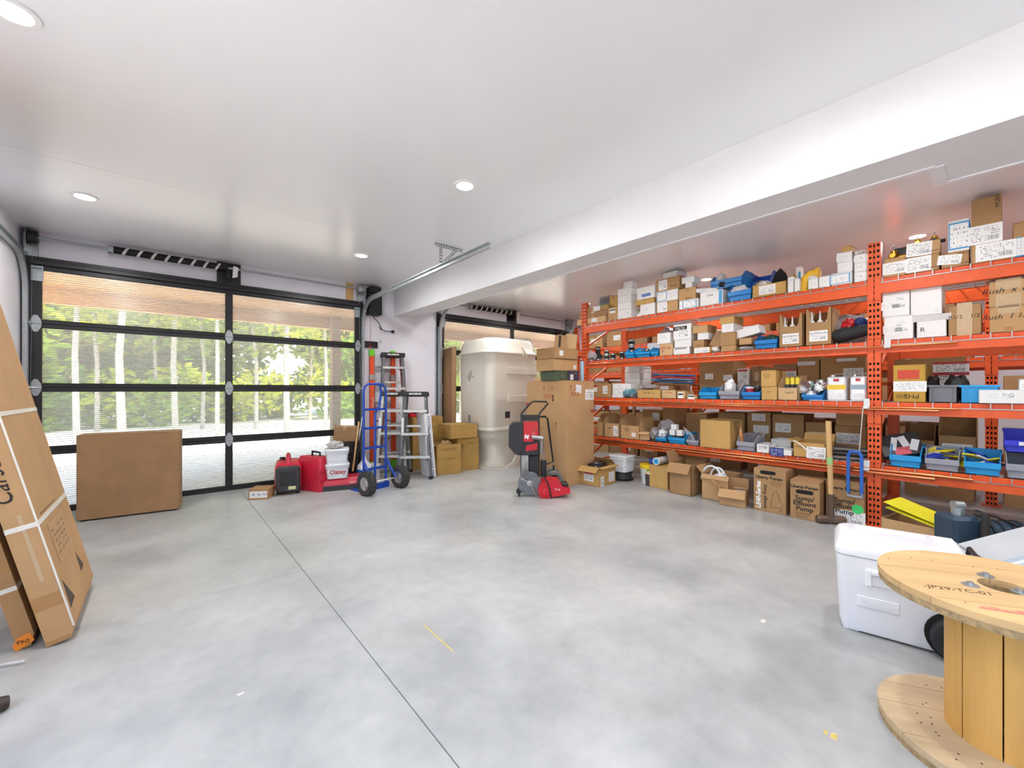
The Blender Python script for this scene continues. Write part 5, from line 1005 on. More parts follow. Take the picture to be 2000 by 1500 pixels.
b = MB(); b.loft([rrect(L_, .3, .04, 4, 0), rrect(L_, .3, .04, 4, .06)]); b.build('base', GRIM, o, smooth=40); b = MB(); b.loft([rrect(L_, .3, .04, 4, .06), rrect(L_ - .01, .29, .04, 4, .11), rrect(L_ - .07, .23, .04, 4, .14)]); b.build('lid', RED, o, smooth=40)
text('EASY FLOW', .03, WHITEINK, o, (.12, -.1485, .085), (R(84), 0, 0))
PAIL = mat('white_pail_plastic', (226, 228, 232), .35, var=.03)
def pail(label, loc, rz, w_, h, txt=None, square=True):
    o = thing('white_pail', label, 'bucket', loc, rz, 'white pails'); f = (lambda s_, z_: rrect(w_ * s_, w_ * s_, w_ * .14, 5, z_)) if square else (lambda s_, z_: rrect(w_ * s_, w_ * s_, w_ * s_ * .499, 8, z_))
    b = MB(); b.loft([f(.86, 0), f(.95, h * .8)]); b.build('body', PAIL, o, smooth=40); b = MB(); b.loft([f(1.0, h * .72), f(1.02, h * .8)]); b.build('collar', PAIL, o, smooth=40); b = MB(); b.loft([f(1.02, h * .86), f(1.03, h * .96), f(.98, h)]); b.build('lid', PAIL, o, smooth=40)
    MB().loft([f(.95, h * .8), f(.95, h * .87)]).build('neck', PAIL, o, smooth=40)
    MB().tube([(-w_ * .5, 0, h * .76), (-w_ * .4, -w_ * .5, h * .24), (0, -w_ * .5, h * .16), (w_ * .4, -w_ * .5, h * .24), (w_ * .5, 0, h * .76)], .0025, 6).build('bail', GALV, o, smooth=40)
    if txt: text(txt, w_ * .27, mat('red_logo', (190, 40, 50), .5), o, (0, -w_ * .474, h * .46), (R(87), 0, 0), bold=.0012)
    return o
pail('white square pail marked Oatey standing on the red equipment case', (1.60, 5.11, .141), R(-14), .26, .17, 'Oatey'); pail('unmarked white square pail stacked on the Oatey pail', (1.60, 5.11, .312), R(-18), .26, .17)
crumple('work_gloves', 'dirty crumpled grey rag on the stacked white pails', 'rag', (1.57, 5.1, .483), (.18, .12, .09), mat('dirty_rag', (190, 188, 182), .9, var=.2, scale=20), 51)
o = thing('trash_pail', 'black bag-lined waste pail behind the white pails', 'trash can', (1.80, 5.42, 0)); MB().lathe([(.13, 0), (.17, .5), (.175, .5), (.165, .49)], 20).build('pail', BLACKP, o, smooth=40); b = MB(); b.lathe([(.17, .36), (.182, .4), (.176, .46), (.185, .52), (.165, .53)], 24, cap=False); b.build('bag_liner', mat('black_bag', (38, 38, 40), .25, var=.2, bump=.6, bscale=25), o, smooth=40)
carton('small brown carton sitting tilted on the black waste pail', .26, .16, .18, (1.79, 5.42, .535), 0, CARD[4], rot=(R(6), R(4), R(-20)))
tag(MB().cyl((0, 0, .0), (.07, -.02, .62), .011, n=10).build('wooden_stick', WOODB, None, (1.83, 5.24, .16), smooth=40), 'brown wooden stick leaning in front of the tilted carton', 'stick')
for i, (x, lab) in enumerate(((1.93, 'thin pinkish rod slanting behind the blue hand truck, lower one'), (1.97, 'thin dark rod slanting behind the blue hand truck, upper one'))): tag(MB().cyl((0, 0, 0), (.17, .12, .7 + .1 * i), .007, n=8).build('thin_rod', mat('pinkish_rod', (176, 120, 110), .5) if i == 0 else STEEL, None, (x, 5.62, .01)), lab, 'rod')
o = thing('spray_jug', 'white jug of blue washer fluid beside the hand truck', 'jug', (1.98, 5.25, 0), R(20)); b = MB(); b.loft([rrect(.16, .1, .02, 4, 0), rrect(.165, .105, .02, 4, .02), rrect(.165, .105, .02, 4, .17)]); b.build('fluid', mat('blue_fluid', (30, 120, 200), .2), o, smooth=40); b = MB(); b.loft([rrect(.165, .105, .02, 4, .17), rrect(.16, .1, .03, 4, .22), rrect(.06, .06, .028, 4, .28), rrect(.04, .04, .018, 4, .31)]); b.build('shoulder', PAIL, o, smooth=40); MB().cyl((0, 0, .31), (0, 0, .335), .02, n=12).build('cap', PAIL, o)
o = thing('cleaner_tub', 'grubby white round tub behind the hand truck', 'tub', (2.15, 5.36, 0)); MB().lathe([(.08, 0), (.085, .18)], 20).build('body', mat('grubby_white', (196, 190, 184), .6, var=.12), o, smooth=40); MB().lathe([(.09, .18), (.09, .2)], 20).build('lid', PAIL, o)
# ================================================================ HAND TRUCK
HB = mat('blue_truck_paint', (24, 70, 170), .35, var=.05); o = thing('hand_truck', 'blue tubular hand truck with pneumatic wheels before the ladders', 'hand truck', (1.974, 4.615, 0), math.atan2(.121, .459))
TY = .17; t = .014
b = MB(); b.tube([(-.155, TY, .05), (-.155, TY, 1.16), (-.14, TY, 1.215), (-.1, TY, 1.245), (.04, TY, 1.25), (.075, TY, 1.22), (.085, TY, 1.14), (.06, TY, .98), (.0, TY, .9), (0, TY, .05)], t, 10); b.build('loop_handle', HB, o, smooth=50)
b = MB(); b.tube([(.155, TY, .05), (.155, TY, 1.16), (.14, TY, 1.215), (.1, TY, 1.245), (.04, TY, 1.25)], t, 10); b.build('side_rail', HB, o, smooth=50)
for z_ in (.25, .5, .73, .95): MB().box((-.155, TY - .012, z_ - .013), (.155, TY + .006, z_ + .013)).build('crossbar', HB, o)
b = MB().box((-.19, TY - .01, .0), (.19, TY + .2, .008)); b.box((-.19, TY - .02, .0), (.19, TY - .008, .07)); b.build('toe_plate', HB, o)
for s_ in (-1, 1):
    MB().tube([(s_ * .155, TY, .36), (s_ * .165, .0, .14)], .012, 8).build('axle_strut', HB, o); x = s_ * .235
    tr = MB().lathe([(.075, -.035), (.1, -.045), (.122, -.04), (.132, -.018), (.132, .018), (.122, .04), (.1, .045), (.075, .035)], 30, (x, 0, .132), 'x', cap=False).build('tyre', mat('dusty_tyre', (62, 60, 58), .85, var=.2, scale=30, bump=.4, bscale=50), o, smooth=40)
    g = MB()
    for k in range(26):
        a = 2 * math.pi * k / 26
        for xo in (-.022, .022): g.obb((x + xo, .131 * math.cos(a + (xo > 0) * .12), .132 + .131 * math.sin(a + (xo > 0) * .12)), (.028, .016, .01), Matrix.Rotation(a + (xo > 0) * .12 - math.pi / 2, 3, 'X'))
    g.build('tread', mat('dusty_tyre'), tr)
    MB().lathe([(.001, -.022), (.02, -.03), (.04, -.02), (.07, -.03), (.08, -.034), (.08, .034), (.07, .03), (.04, .02), (.001, .022)], 24, (x, 0, .132), 'x', cap=False).build('wheel_rim', STEEL, o, smooth=40)
MB().cyl((-.26, 0, .132), (.26, 0, .132), .009, n=10).build('axle', STEEL, o)
# ================================================================ LADDERS
LG = mat('grey_fibreglass', (104, 104, 108), .5, var=.12, scale=8, wear=((160, 156, 148), .66, 12)); ALU = mat('ladder_aluminium', (180, 178, 172), .38, .7, var=.12, scale=14); LOR = mat('orange_fibreglass', (232, 84, 36), .45, var=.05); LGR = mat('lime_plastic', (120, 214, 40), .4); LRD = mat('red_fibreglass', (150, 40, 36), .5, var=.08)
def stepladder(label, loc, rz, h, wt, wb, ns, rail, rear, brand, lean=R(-5)):
    o = thing('step_ladder', label, 'ladder', loc, group='ladders by the pier', rot=(lean, 0, rz))
    for s_ in (-1, 1):
        b = MB(); x0, x1 = s_ * wb / 2, s_ * wt / 2; i = -s_ * .04; q = .08
        for (ya, yb, xa, xb) in ((0, q, 0, .008), (0, .006, 0, 1), (q - .006, q, 0, 1)):
            xi0, xi1 = (i if xb == 1 else -s_ * xb), (i if xb == 1 else -s_ * xb)
            b.add([(x0, ya, 0), (x0 + xi0, ya, 0), (x0 + xi0, yb, 0), (x0, yb, 0), (x1, ya, h), (x1 + xi1, ya, h), (x1 + xi1, yb, h), (x1, yb, h)], [(0, 1, 2, 3), (4, 5, 6, 7), (0, 1, 5, 4), (1, 2, 6, 5), (2, 3, 7, 6), (3, 0, 4, 7)])
        b.build('front_rail', rail, o)
        b = MB(); b.add([(x0 * .96, .12, 0), (x0 * .96 + i * .8, .12, 0), (x0 * .96 + i * .8, .15, 0), (x0 * .96, .15, 0), (x1 * .9, .085, h - .04), (x1 * .9 + i * .8, .085, h - .04), (x1 * .9 + i * .8, .115, h - .04), (x1 * .9, .115, h - .04)], [(0, 1, 2, 3), (4, 5, 6, 7), (0, 1, 5, 4), (1, 2, 6, 5), (2, 3, 7, 6), (3, 0, 4, 7)]); b.build('rear_leg', rear, o)
        MB().cbox((min(x0, x0 + i) - .006, -.008, 0), (max(x0, x0 + i) + .006, q + .01, .04), .004).build('foot', RUBBER, o)
    for k in range(1, ns + 1):
        z_ = k * .305 - .02; ww = wb + (wt - wb) * z_ / h - .02; MB().cbox((-ww / 2, -.012, z_), (ww / 2, .075, z_ + .024), .003).box((-ww / 2, -.013, z_ - .012), (ww / 2, -.01, z_ + .01)).build('step', ALU, o)
        for s_ in (-1, 1): MB().tube([(s_ * (ww / 2 - .01), .03, z_ - .07), (s_ * (ww / 2 - .085), .03, z_)], .006, 6).build('step_brace', ALU, o)
        if k % 2 == 0: MB().box((-ww / 2 + .02, .12, z_ + .1), (ww / 2 - .02, .14, z_ + .125)).build('rear_brace', ALU, o)
    MB().cbox((-wt / 2 - .02, -.02, h - .03), (wt / 2 + .02, .125, h + .03), .008).build('top_cap', BLACKP, o); text(brand, .034, WHITEINK, o, (.0, -.0215, h + .0), (R(90), 0, 0), bold=.001)
    sticker(o, (wb, .001, h), 'f', .06 + (wb - wt) / wb * .25, .62, .03, .22, LABE); return o
stepladder('tall grey stepladder with black cap leaning on the pier between the doors', (2.52, 5.52, 0), R(-16), 1.70, .30, .48, 5, LG, LRD, 'MAXIMUM', R(-6))
stepladder('short grey stepladder with black cap standing in front of the tall ones', (2.54, 4.97, 0), R(-34), 1.13, .30, .46, 3, LG, LG, 'MAXIMUM', R(-5))
stepladder('short aluminium-railed stepladder half hidden behind the other short one', (2.33, 5.24, 0), R(-34), 1.13, .28, .44, 3, ALU, LRD, 'MAXIMUM', R(-5))
o = thing('extension_ladder', 'orange fibreglass ladder with lime green top and feet by the pier', 'ladder', (2.46, 5.76, 0), R(-6), 'ladders by the pier', rot=(R(-1), 0, 0))
for s_ in (-1, 1):
    MB().cbox((s_ * .16 - .03, 0, .06), (s_ * .16 + .03, .06, 1.68), .006).build('rail', LOR, o); MB().cbox((s_ * .16 - .036, -.006, .0), (s_ * .16 + .036, .066, .16), .008).build('foot', LGR, o); MB().cbox((s_ * .16 - .036, -.006, 1.66), (s_ * .16 + .036, .066, 1.76), .012).build('top_guard', LGR, o); MB().cbox((s_ * .16 - .036, -.006, 1.32), (s_ * .16 + .036, .066, 1.4), .004).build('guide', ALU, o)
for k in range(6): MB().cbox((-.14, .01, .2 + k * .26), (.14, .045, .225 + k * .26), .004).build('rung', ALU, o)
text('LITTLE', .05, WHITEINK, o, (-.16, -.002, 1.0), (R(90), R(90), 0))
# ================================================================ PIER: opener, cord, bracket
o = thing('door_opener', 'black wall-mounted garage door opener with hanging cord beside the beam', 'door opener', (2.317, 5.78, 2.245)); MB().cbox((-.09, -.09, 0), (.09, .085, .3), .012).build('housing', BLACKP, o); MB().cbox((-.08, -.085, .305), (.08, .08, .4), .01).build('motor_head', BLACKP, o); MB().cyl((.02, -.094, .24), (.02, -.088, .24), .008, n=10).build('button', GALV, o)
b = MB(); b.tube([(-.03, -.03, 0), (-.02, -.05, -.04), (.03, -.06, -.09), (.07, -.05, -.13), (.06, -.05, -.17), (.1, -.03, -.2), (.09, -.03, -.15), (.12, .0, -.19), (.2, .05, -.2), (.31, .065, -.195)], .006, 8); b.build('power_cord', RUBBER, o, smooth=40); MB().cbox((.3, .05, -.215), (.335, .088, -.175), .004).build('plug', BLACKP, o)
MB().tube([(-.06, -.02, 0), (-.06, -.02, -.45)], .0025, 6).build('release_cord', mat('red_cord', (200, 60, 70), .6), o); MB().cyl((-.085, -.02, -.46), (-.035, -.02, -.46), .008, n=8).build('release_handle', mat('red_cord'), o)
o = thing('wall_bracket', 'black flat bracket fixed to the pier above the ladders', 'bracket', (2.29, 5.868, 1.79)); MB().cbox((-.11, -.035, 0), (.11, 0, .09), .004).build('plate', BLACK, o); MB().tube([(.13, -.03, .1), (.15, -.04, .12), (.16, -.03, .1), (.15, -.01, .08)], .004, 6).build('hook', GALV, o)
# ================================================================ CARTONS BEFORE THE TANK
o = carton('slim white carton for a washing machine pan leaning beside the ladders', .10, .3, .86, (2.80, 5.06, 0.006), 0, mat('white_slim_card', (226, 224, 224), .6), name='slim_carton', tape=False, top=False, rot=(0, R(-5), R(-8)), tx=[('f', 'MUSTEE   WASHING MACHINE PAN', .052, .55, .48, BLUEINK, -90)])
z_ = .0; q0, q1 = gp(853, 929), gp(901, 924); an = math.atan2(q1.y - q0.y, q1.x - q0.x); wv = (q1 - q0).length; cc = (q0 + q1) / 2 + Vector((-math.sin(an), math.cos(an), 0)) * .16
GB = mat('golden_brown_card', (176, 138, 74), .75, var=.05); o = carton('open golden carton printed contrac with tools on top', wv, .32, .42, (cc.x, cc.y, 0), an, GB, 'open', flaps=(('b', 60, .14), ('l', 200, .1), ('r', 200, .1)), tx=[('f', 'contrac', .075, .5, .85, BROWNINK), ('f', '57/226HW', .045, .45, .52, BROWNINK), ('f', 'Y  T  O  U', .03, .45, .27, BROWNINK)])
crumple('tool_bag', 'tan and black tool pouch in the open contrac carton', 'tool bag', (cc.x, cc.y, .2), (.22, .2, .26), mat('tan_pouch', (186, 150, 96), .7, var=.3, scale=12), 55)
carton('tall golden carton with barcode behind the open contrac carton, lower', .36, .34, .48, (3.45, 5.2, 0), R(-6), GB, tx=[('f', 'FURNACE', .03, .6, .82, BROWNINK), ('f', 'contrac', .03, .6, .5, BROWNINK), ('f', 'T Y O U', .03, .6, .1, BROWNINK)], tape=False)
carton('flat golden carton lying on the tall one before the tank', .44, .4, .2, (3.36, 5.2, .481), R(-4), GB, tx=[('f', 'contrac', .025, .75, .75, BROWNINK), ('s', 'contrac', .03, .5, .7, BROWNINK)], tape=False)
carton('large golden carton behind the slim white carton', .5, .3, .78, (3.04, 5.66, 0), 0, GB, tx=[('f', 'T Y O', .05, .72, .92, BROWNINK), ('f', 'Y T', .05, .7, .78, BROWNINK), ('f', 'D5003', .06, .7, .5, BROWNINK)], tape=False)
o = thing('red_tool_box', 'small red tool box on the large golden carton', 'tool box', (2.86, 5.62, .781)); MB().cbox((-.09, -.06, 0), (.09, .06, .1), .012).build('body', mat('red_shell_clean', (200, 30, 46), .4), o); MB().cbox((-.04, -.065, .05), (.04, -.058, .08), .003).build('latch', BLACKP, o)
# ================================================================ TANK
FG = mat('offwhite_fibreglass', (224, 219, 206), .38, var=.035, scale=3, bump=.12, bscale=14)
o = thing('fibreglass_tank', 'large off-white fibreglass tank standing upside down by the far door', 'tank', (4.10, 5.17, 0)); 
b = MB(); b.loft([rrect(.92, .80, .12, 6, .56), rrect(.97, .84, .13, 6, .60), rrect(.99, .85, .14, 6, 1.1), rrect(1.0, .86, .15, 6, 1.73)]); b.build('body', FG, o, smooth=40)
b = MB(); b.loft([rrect(.98, .86, .14, 6, .58), rrect(.99, .87, .14, 6, .60), rrect(.98, .86, .14, 6, .62)]); b.build('belt_rim', FG, o, smooth=40)
b = MB(); b.loft([rrect(1.04, .9, .16, 6, 1.72), rrect(1.05, .91, .16, 6, 1.735), rrect(1.04, .9, .16, 6, 1.75), rrect(1.0, .86, .16, 6, 1.77), rrect(.98, .84, .18, 6, 1.88), rrect(.92, .78, .2, 6, 1.95), rrect(.7, .56, .2, 6, 1.975)]); b.build('cover', FG, o, smooth=40)
b = MB(); b.loft([rrect(.86, .74, .16, 6, .57), rrect(.84, .72, .16, 6, .48), rrect(.76, .64, .2, 6, .42), rrect(.66, .56, .2, 6, .36), rrect(.62, .54, .2, 6, .14), rrect(.7, .62, .2, 6, .03), rrect(.78, .7, .2, 6, .0)]); b.build('neck', FG, o, smooth=40)
b = MB(); b.loft([rrect(.86, .78, .22, 6, 0), rrect(.86, .78, .22, 6, .02)]); b.build('base_flange', FG, o, smooth=40)
for x, z_ in ((.12, 1.42), (.16, 1.0)): 
    b = MB(); b.loft([[(x - .3 + p[0] * .0 + (i in (1, 2)) * .66, -.43 - k, z_ + (i > 1) * .09) for i, p in enumerate([(0,)] * 4)] for k in (-.02, .012)]); b.build('laminate_patch', FG, o, smooth=40)
b = MB().prism([(-.2, 0), (.05, .0), (.16, .3), (.12, .3), (-.02, .08)], -.4, -.36, 'y'); b.build('gusset', FG, o)
ROPE = mat('cream_rope', (222, 208, 176), .8); b = MB(); b.tube([(.08, -.4, 1.93), (.1, -.455, 1.8), (.12, -.47, 1.7), (.2, -.465, 1.66), (.19, -.46, 1.74), (.1, -.45, 1.84)], .008, 7); b.tube([(-.5, .3, 1.9), (-.2, -.1, 1.98), (.08, -.4, 1.93)], .007, 6); b.tube([(-.72, .5, 1.82), (-.5, .3, 1.9)], .006, 6); b.build('tie_rope', ROPE, o, smooth=40)
for x, z_ in ((-.44, .72), ): pass
for yy_, z_ in ((.08, 1.38), (.08, .74)): MB().box((-.499, yy_ - .025, z_ - .06), (-.492, yy_ + .025, z_ + .06)).cyl((-.503, yy_, z_), (-.498, yy_, z_), .018, n=10).build('bolt_plate', GALV, o)
MB().box((-.2, -.428, .76), (-.11, -.418, .86)).cyl((-.155, -.434, .81), (-.155, -.426, .81), .025, n=12).build('bolt_plate', mat('dark_steel_plate', (70, 72, 78), .4, .5), o)
write(o, (1.0, .86, 1.73), 'l', 'E.MF\n450\nGALLONS', .05, .45, .82, mat('pencil_grey', (170, 164, 152), .8))
carton('narrow brown board carton standing behind the tank at the door jamb', .08, .3, 1.86, (3.52, 5.70, 0), R(0), CARD[4], tape=False)
# ================================================================ APPLIANCE CARTON AND WHAT STANDS ON IT
AX0, AX1, AY0, AY1, AZ = 3.745, 4.27, 3.385, 4.10, 1.295
o = carton('tall brown appliance carton standing beside the orange rack end', AY1 - AY0, AX1 - AX0, AZ, ((AX0 + AX1) / 2, (AY0 + AY1) / 2, 0), QR, CARD[0], tape=False, tx=[('f', 'T  I T', .085, .56, .915, REDINK), ('f', 'XXX', .085, .57, .845, REDINK), ('f', 'PANASONIC\nHEAT', .035, .32, .52, REDINK), ('f', '|', .1, .75, .56, REDINK), ('s', 'T  L', .08, .22, .925, REDINK), ('s', 'XXX', .08, .3, .87, REDINK)], st=[('s', .42, .92, .11, .1, LABE, 8), ('s', .83, .865, .17, .13, LABB), ('f', .03, .76, .06, .045, REDINK), ('s', .94, .7, .06, .045, REDINK)])
MB().cbox((.12, -(AX1 - AX0) / 2 - .001, AZ * .80), (.14, -(AX1 - AX0) / 2 + .002, AZ * .86), .001).build('hand_hole', DARK, o)
MB().prism([(.175, AZ * .58), (.205, AZ * .58), (.19, AZ * .61)], -(AX1 - AX0) / 2 - .001, -(AX1 - AX0) / 2, 'y').build('printed_arrow', REDINK, o)
def onbox(u0, u1, v0, zb, X, d, lab, **k): return sh(u0, u1, v0, zb, lab, X=X, d=d, **k)
z1 = AZ + .001
onbox(1043, 1079, 736, z1, 3.79, .16, 'flat tan carton with printed symbols at the appliance carton\'s front edge', m=CARD[3], st=[('f', .78, .5, .09, .04, LABE)], tape=False)
z2 = onbox(1066, 1088, 722, z1, 4.02, .2, 'small carton with white label behind the flat tan carton', m=CARD[2], st=[('f', .5, .55, .12, .05, LABB)], tape=False)
onbox(1054, 1071, 716, z1, 4.2, .07, 'dim brown carton behind the white-labelled small carton', m=CARD[4], tape=False)
def shy(u0, u1, v0, zb, Y, d, lab, **k):
    a, b_ = aY(u0, v0, Y), aY(u1, v0, Y); zt = aY((u0 + u1) / 2, v0, Y).z; carton(lab, b_.x - a.x - .003, d, zt - zb - .001, ((a.x + b_.x) / 2, Y + d / 2, zb), 0.0, **k); return zt
GRN = label_mat('dark_green_print', rows=5, base=(70, 84, 66), ink=(190, 200, 180), barcode=False, fill=.45); PUR = label_mat('dark_purple_print', rows=5, base=(64, 56, 74), ink=(210, 205, 215), barcode=False, fill=.45)
z3 = shy(1089, 1109, 724, z1, 3.5, .3, 'dark green printed box on the appliance carton', m=mat('dark_green_card', (74, 88, 66), .5), tape=False, name='printed_box', st=[('f', .5, .55, .07, .06, GRN)])
shy(1110, 1132, 724, z1, 3.5, .3, 'dark purple printed box on the appliance carton', m=mat('dark_purple_card', (66, 58, 78), .5), tape=False, name='printed_box', st=[('f', .3, .35, .06, .07, LABE), ('f', .6, .75, .08, .03, PUR)])
z4 = shy(1082, 1128, 701, z3, 3.52, .32, 'tan carton with label on its narrow side, lower of two on printed boxes', m=CARD[0], st=[('f', .88, .35, .05, .05, LABA)], tape=False)
z5 = shy(1083, 1129, 680, z4, 3.5, .32, 'tan carton with square white label, upper of two on printed boxes', m=CARD[1], st=[('f', .28, .5, .07, .06, LABA)], tape=False)
q = aY(1096, 660, 3.6); carton('thin carton with dark edge strip standing on the upper tan carton', .12, .1, .17, (q.x, 3.62, z5 + .002), 0, CARD[1], tape=False, rot=(0, R(5), R(-20)), st=[('f', .2, .5, .03, .14, INK)])
q = aY(1116, 655, 3.6); carton('thin tan carton leaning on the rack post atop the tan cartons', .13, .1, .2, (q.x, 3.62, z5 + .002), 0, CARD[3], tape=False, rot=(0, R(5), R(-30)))
q = aY(1137, 740, 3.52); o = thing('foam_roll', 'pale blue foam tube standing on end by the rack post', 'foam tube', (q.x, 3.52, z1)); MB().lathe([(.014, 0), (.022, 0), (.022, .26), (.014, .26), (.014, 0)], 16, cap=False).build('tube', mat('pale_blue_foam', (160, 200, 226), .7), o, smooth=40); MB().lathe([(.0145, .01), (.0145, .25)], 12).build('core', CARD[3], o)
# ================================================================ POWER CUTTER AND ITS CART
MRED = mat('tool_red', (200, 24, 44), .35, var=.04, wear=((190, 150, 146), .72, 20)); MBLK = mat('tool_black', (38, 38, 40), .5, var=.15, wear=((110, 106, 100), .74, 16))
o = thing('tool_cart', 'black tube cart carrying a red and black power unit before the appliance carton', 'tool cart', (3.36, 3.46, 0), R(-40))
def P(u_, v_, y=0.0): return ((u_ - 1053) / 169.5, y, (961 - v_) / 169.5)
b = MB(); b.tube([P(1017, 815, .05), P(1018, 808, .05), P(1036, 787, .05), P(1043, 784, .05), P(1067, 785, .05), P(1071, 788, .05), P(1054, 808, .05), P(1052, 815, .05)], .011, 8); b.build('handle', MBLK, o, smooth=40)
b = MB(); x0, x1 = P(1016, 0)[0], P(1054, 0)[0]; b.box((x0, .04, P(0, 823)[2]), (x1, .065, P(0, 811)[2])); b.build('cross_plate', MBLK, o); b = MB()
for x in (x0 + .012, x1 - .012): b = MB(); b.tube([(x, .052, P(0, 822)[2]), (x, .052, .06)], .013, 8); b.build('post', MBLK, o, smooth=40)
b = MB(); b.tube([P(1054, 815, .06), P(1066, 815, .1), P(1071, 820, .12), P(1083, 908, .16), P(1056, 914, .06)], .012, 8); b.build('rear_strut', MBLK, o, smooth=40)
b = MB(); b.tube([P(1084, 915, .16), P(1084, 930, .16), P(1056, 945, .06)], .012, 8); b.build('axle_fork', MBLK, o, smooth=40)
for yy_ in (.06, .26):
    w1 = MB().lathe([(.06, -.025), (.09, -.03), (.107, -.018), (.107, .018), (.09, .03), (.06, .025)], 26, (P(1084, 0)[0], yy_ + .06, .108), 'y', cap=False).build('tyre', mat('grey_tyre', (120, 118, 114), .85, var=.15, scale=20, bump=.3, bscale=40), o, smooth=40)
    MB().lathe([(.001, -.03), (.02, -.03), (.022, -.012), (.06, -.014), (.062, .014), (.001, .02)], 10, (P(1084, 0)[0], yy_ + .06, .108), 'y', cap=False).build('wheel_hub', MBLK, o)
b = MB(); b.loft([[P(u_, v_, y) for u_, v_ in ((993, 832), (1001, 825), (1020, 824), (1021, 864), (1012, 888), (1003, 884), (992, 870))] for y in (-.12, .09)]); b.build('motor_casing', MBLK, o)
b = MB(); b.loft([[P(u_, v_, y) for u_, v_ in ((1021, 825), (1049, 824), (1050, 852), (1038, 861), (1021, 861))] for y in (-.115, .09)]); rp = b.build('red_panel', MRED, o)
b = MB(); b.loft([[P(u_, v_, y) for u_, v_ in ((1021, 861), (1038, 861), (1050, 858), (1050, 887), (1013, 888))] for y in (-.1, .08)]); b.build('battery_housing', MBLK, o)
b = MB(); b.loft([[P(u_, v_, y) for u_, v_ in ((1026, 869), (1048, 864), (1047, 877), (1025, 880))] for y in (-.106, -.09)]); b.build('red_grip', MRED, o)
text('M', .06, WHITEINK, o, P(1027, 852, -.1165), (R(90), R(12), 0), bold=.004); text('fuel', .022, WHITEINK, o, P(1040, 845, -.1165), (R(90), 0, 0))
for v_ in (832, 838): MB().box((P(1037, 0)[0], -.1162, P(0, v_ + 3)[2]), (P(1048, 0)[0], -.115, P(0, v_)[2])).build('printed_line', REDINK, o)
MB().cyl(P(1036, 852, -.13), P(1058, 855, -.1), .024, n=14).build('chuck', GALV, o, smooth=40); MB().cyl(P(1056, 856, -.1), P(1056, 886, -.06), .016, n=12).build('spindle', GALV, o, smooth=40)
b = MB(); b.cbox((P(1017, 0)[0], -.07, .12), (P(1031, 0)[0], -.01, P(0, 888)[2]), .004)
for k in range(3): b.box((P(1019 + 4 * k, 0)[0], -.076, .13), (P(1021 + 4 * k, 0)[0], -.07, P(0, 889)[2]))
b.build('column', ALU, o); b = MB(); b.cbox((P(1031, 0)[0], -.06, .1), (P(1052, 0)[0], .03, P(0, 889)[2]), .01); b.build('carriage', MBLK, o); MB().cbox((P(1055, 0)[0], -.02, .16), (P(1067, 0)[0], .04, .36), .008).build('gear_box', MBLK, o); MB().cyl(P(1062, 900, .01), P(1062, 846, .01), .01, .002, n=8).build('chisel', STEEL, o, smooth=40); MB().cbox((x0 - .03, -.08, .0), (x1 + .04, .1, .06), .008).build('foot_plate', MBLK, o)
o = thing('cutoff_saw', 'red cut-off saw with a grey diamond blade on the floor before the cart', 'saw', (3.20, 3.28, 0), R(-40))
def Q(u_, v_, y=0.0): return ((u_ - 1047) / 175, y, (967 - v_) / 175)
cb = Q(1026, 945); bl = MB().lathe([(.014, -.0015), (.13, -.0015), (.13, .0015), (.014, .0015)], 40, (cb[0], -.03, .15), 'y').build('blade', mat('blade_steel', (120, 120, 122), .35, .7, var=.15, scale=20), o, smooth=30)
MB().lathe([(.018, -.012), (.03, -.008), (.03, .008), (.018, .012)], 18, (cb[0], -.033, .15), 'y').build('arbor_nut', STEEL, bl, smooth=40)
b = MB(); b.tube([Q(1009, 930, -.06), Q(1026, 938, -.065), Q(1032, 950, -.065), Q(1040, 965, -.06)], .006, 6); b.build('guard_edge', STEEL, o, smooth=40)
b = MB(); b.loft([[Q(u_, v_, y) for u_, v_ in ((1043, 960), (1041, 950), (1048, 936), (1062, 931), (1082, 933), (1088, 945), (1102, 948), (1103, 957), (1060, 967), (1046, 966))] for y in (-.1, .08)]); b.build('body', MRED, o); b = MB(); b.lathe([(.02, -.02), (.045, -.016), (.05, 0)], 20, (Q(1055, 0)[0], -.1, .07), 'y'); b.build('starter_cover', MRED, o, smooth=40)
b = MB(); b.tube([Q(1040, 925, -.02), Q(1053, 926, -.12), Q(1060, 938, -.13), Q(1067, 966, -.11)], .008, 8); b.build('front_handle', MBLK, o, smooth=40); text('TE 40', .026, WHITEINK, o, Q(1078, 950, -.1012), (R(90), R(4), 0))
b = MB(); b.cbox((Q(1086, 0)[0], -.06, .1), (Q(1100, 0)[0], .05, .16), .012); b.build('rear_cap', MBLK, o); MB().cyl(Q(1005, 957, .02), Q(1005, 957, -.02), .028, n=14).box((Q(1005, 0)[0], -.01, .04), (Q(1022, 0)[0], .01, .07)).build('guide_roller', MBLK, o, smooth=40); MB().box((Q(1004, 0)[0], -.02, 0), (Q(1008, 0)[0], .02, .05)).build('roller_bracket', MBLK, o)
b = MB(); b.loft([[Q(u_, v_, y) for u_, v_ in ((1026, 925), (1044, 926), (1050, 945), (1040, 955), (1030, 940))] for y in (-.012, .05)]); b.build('blade_arm', MBLK, o)
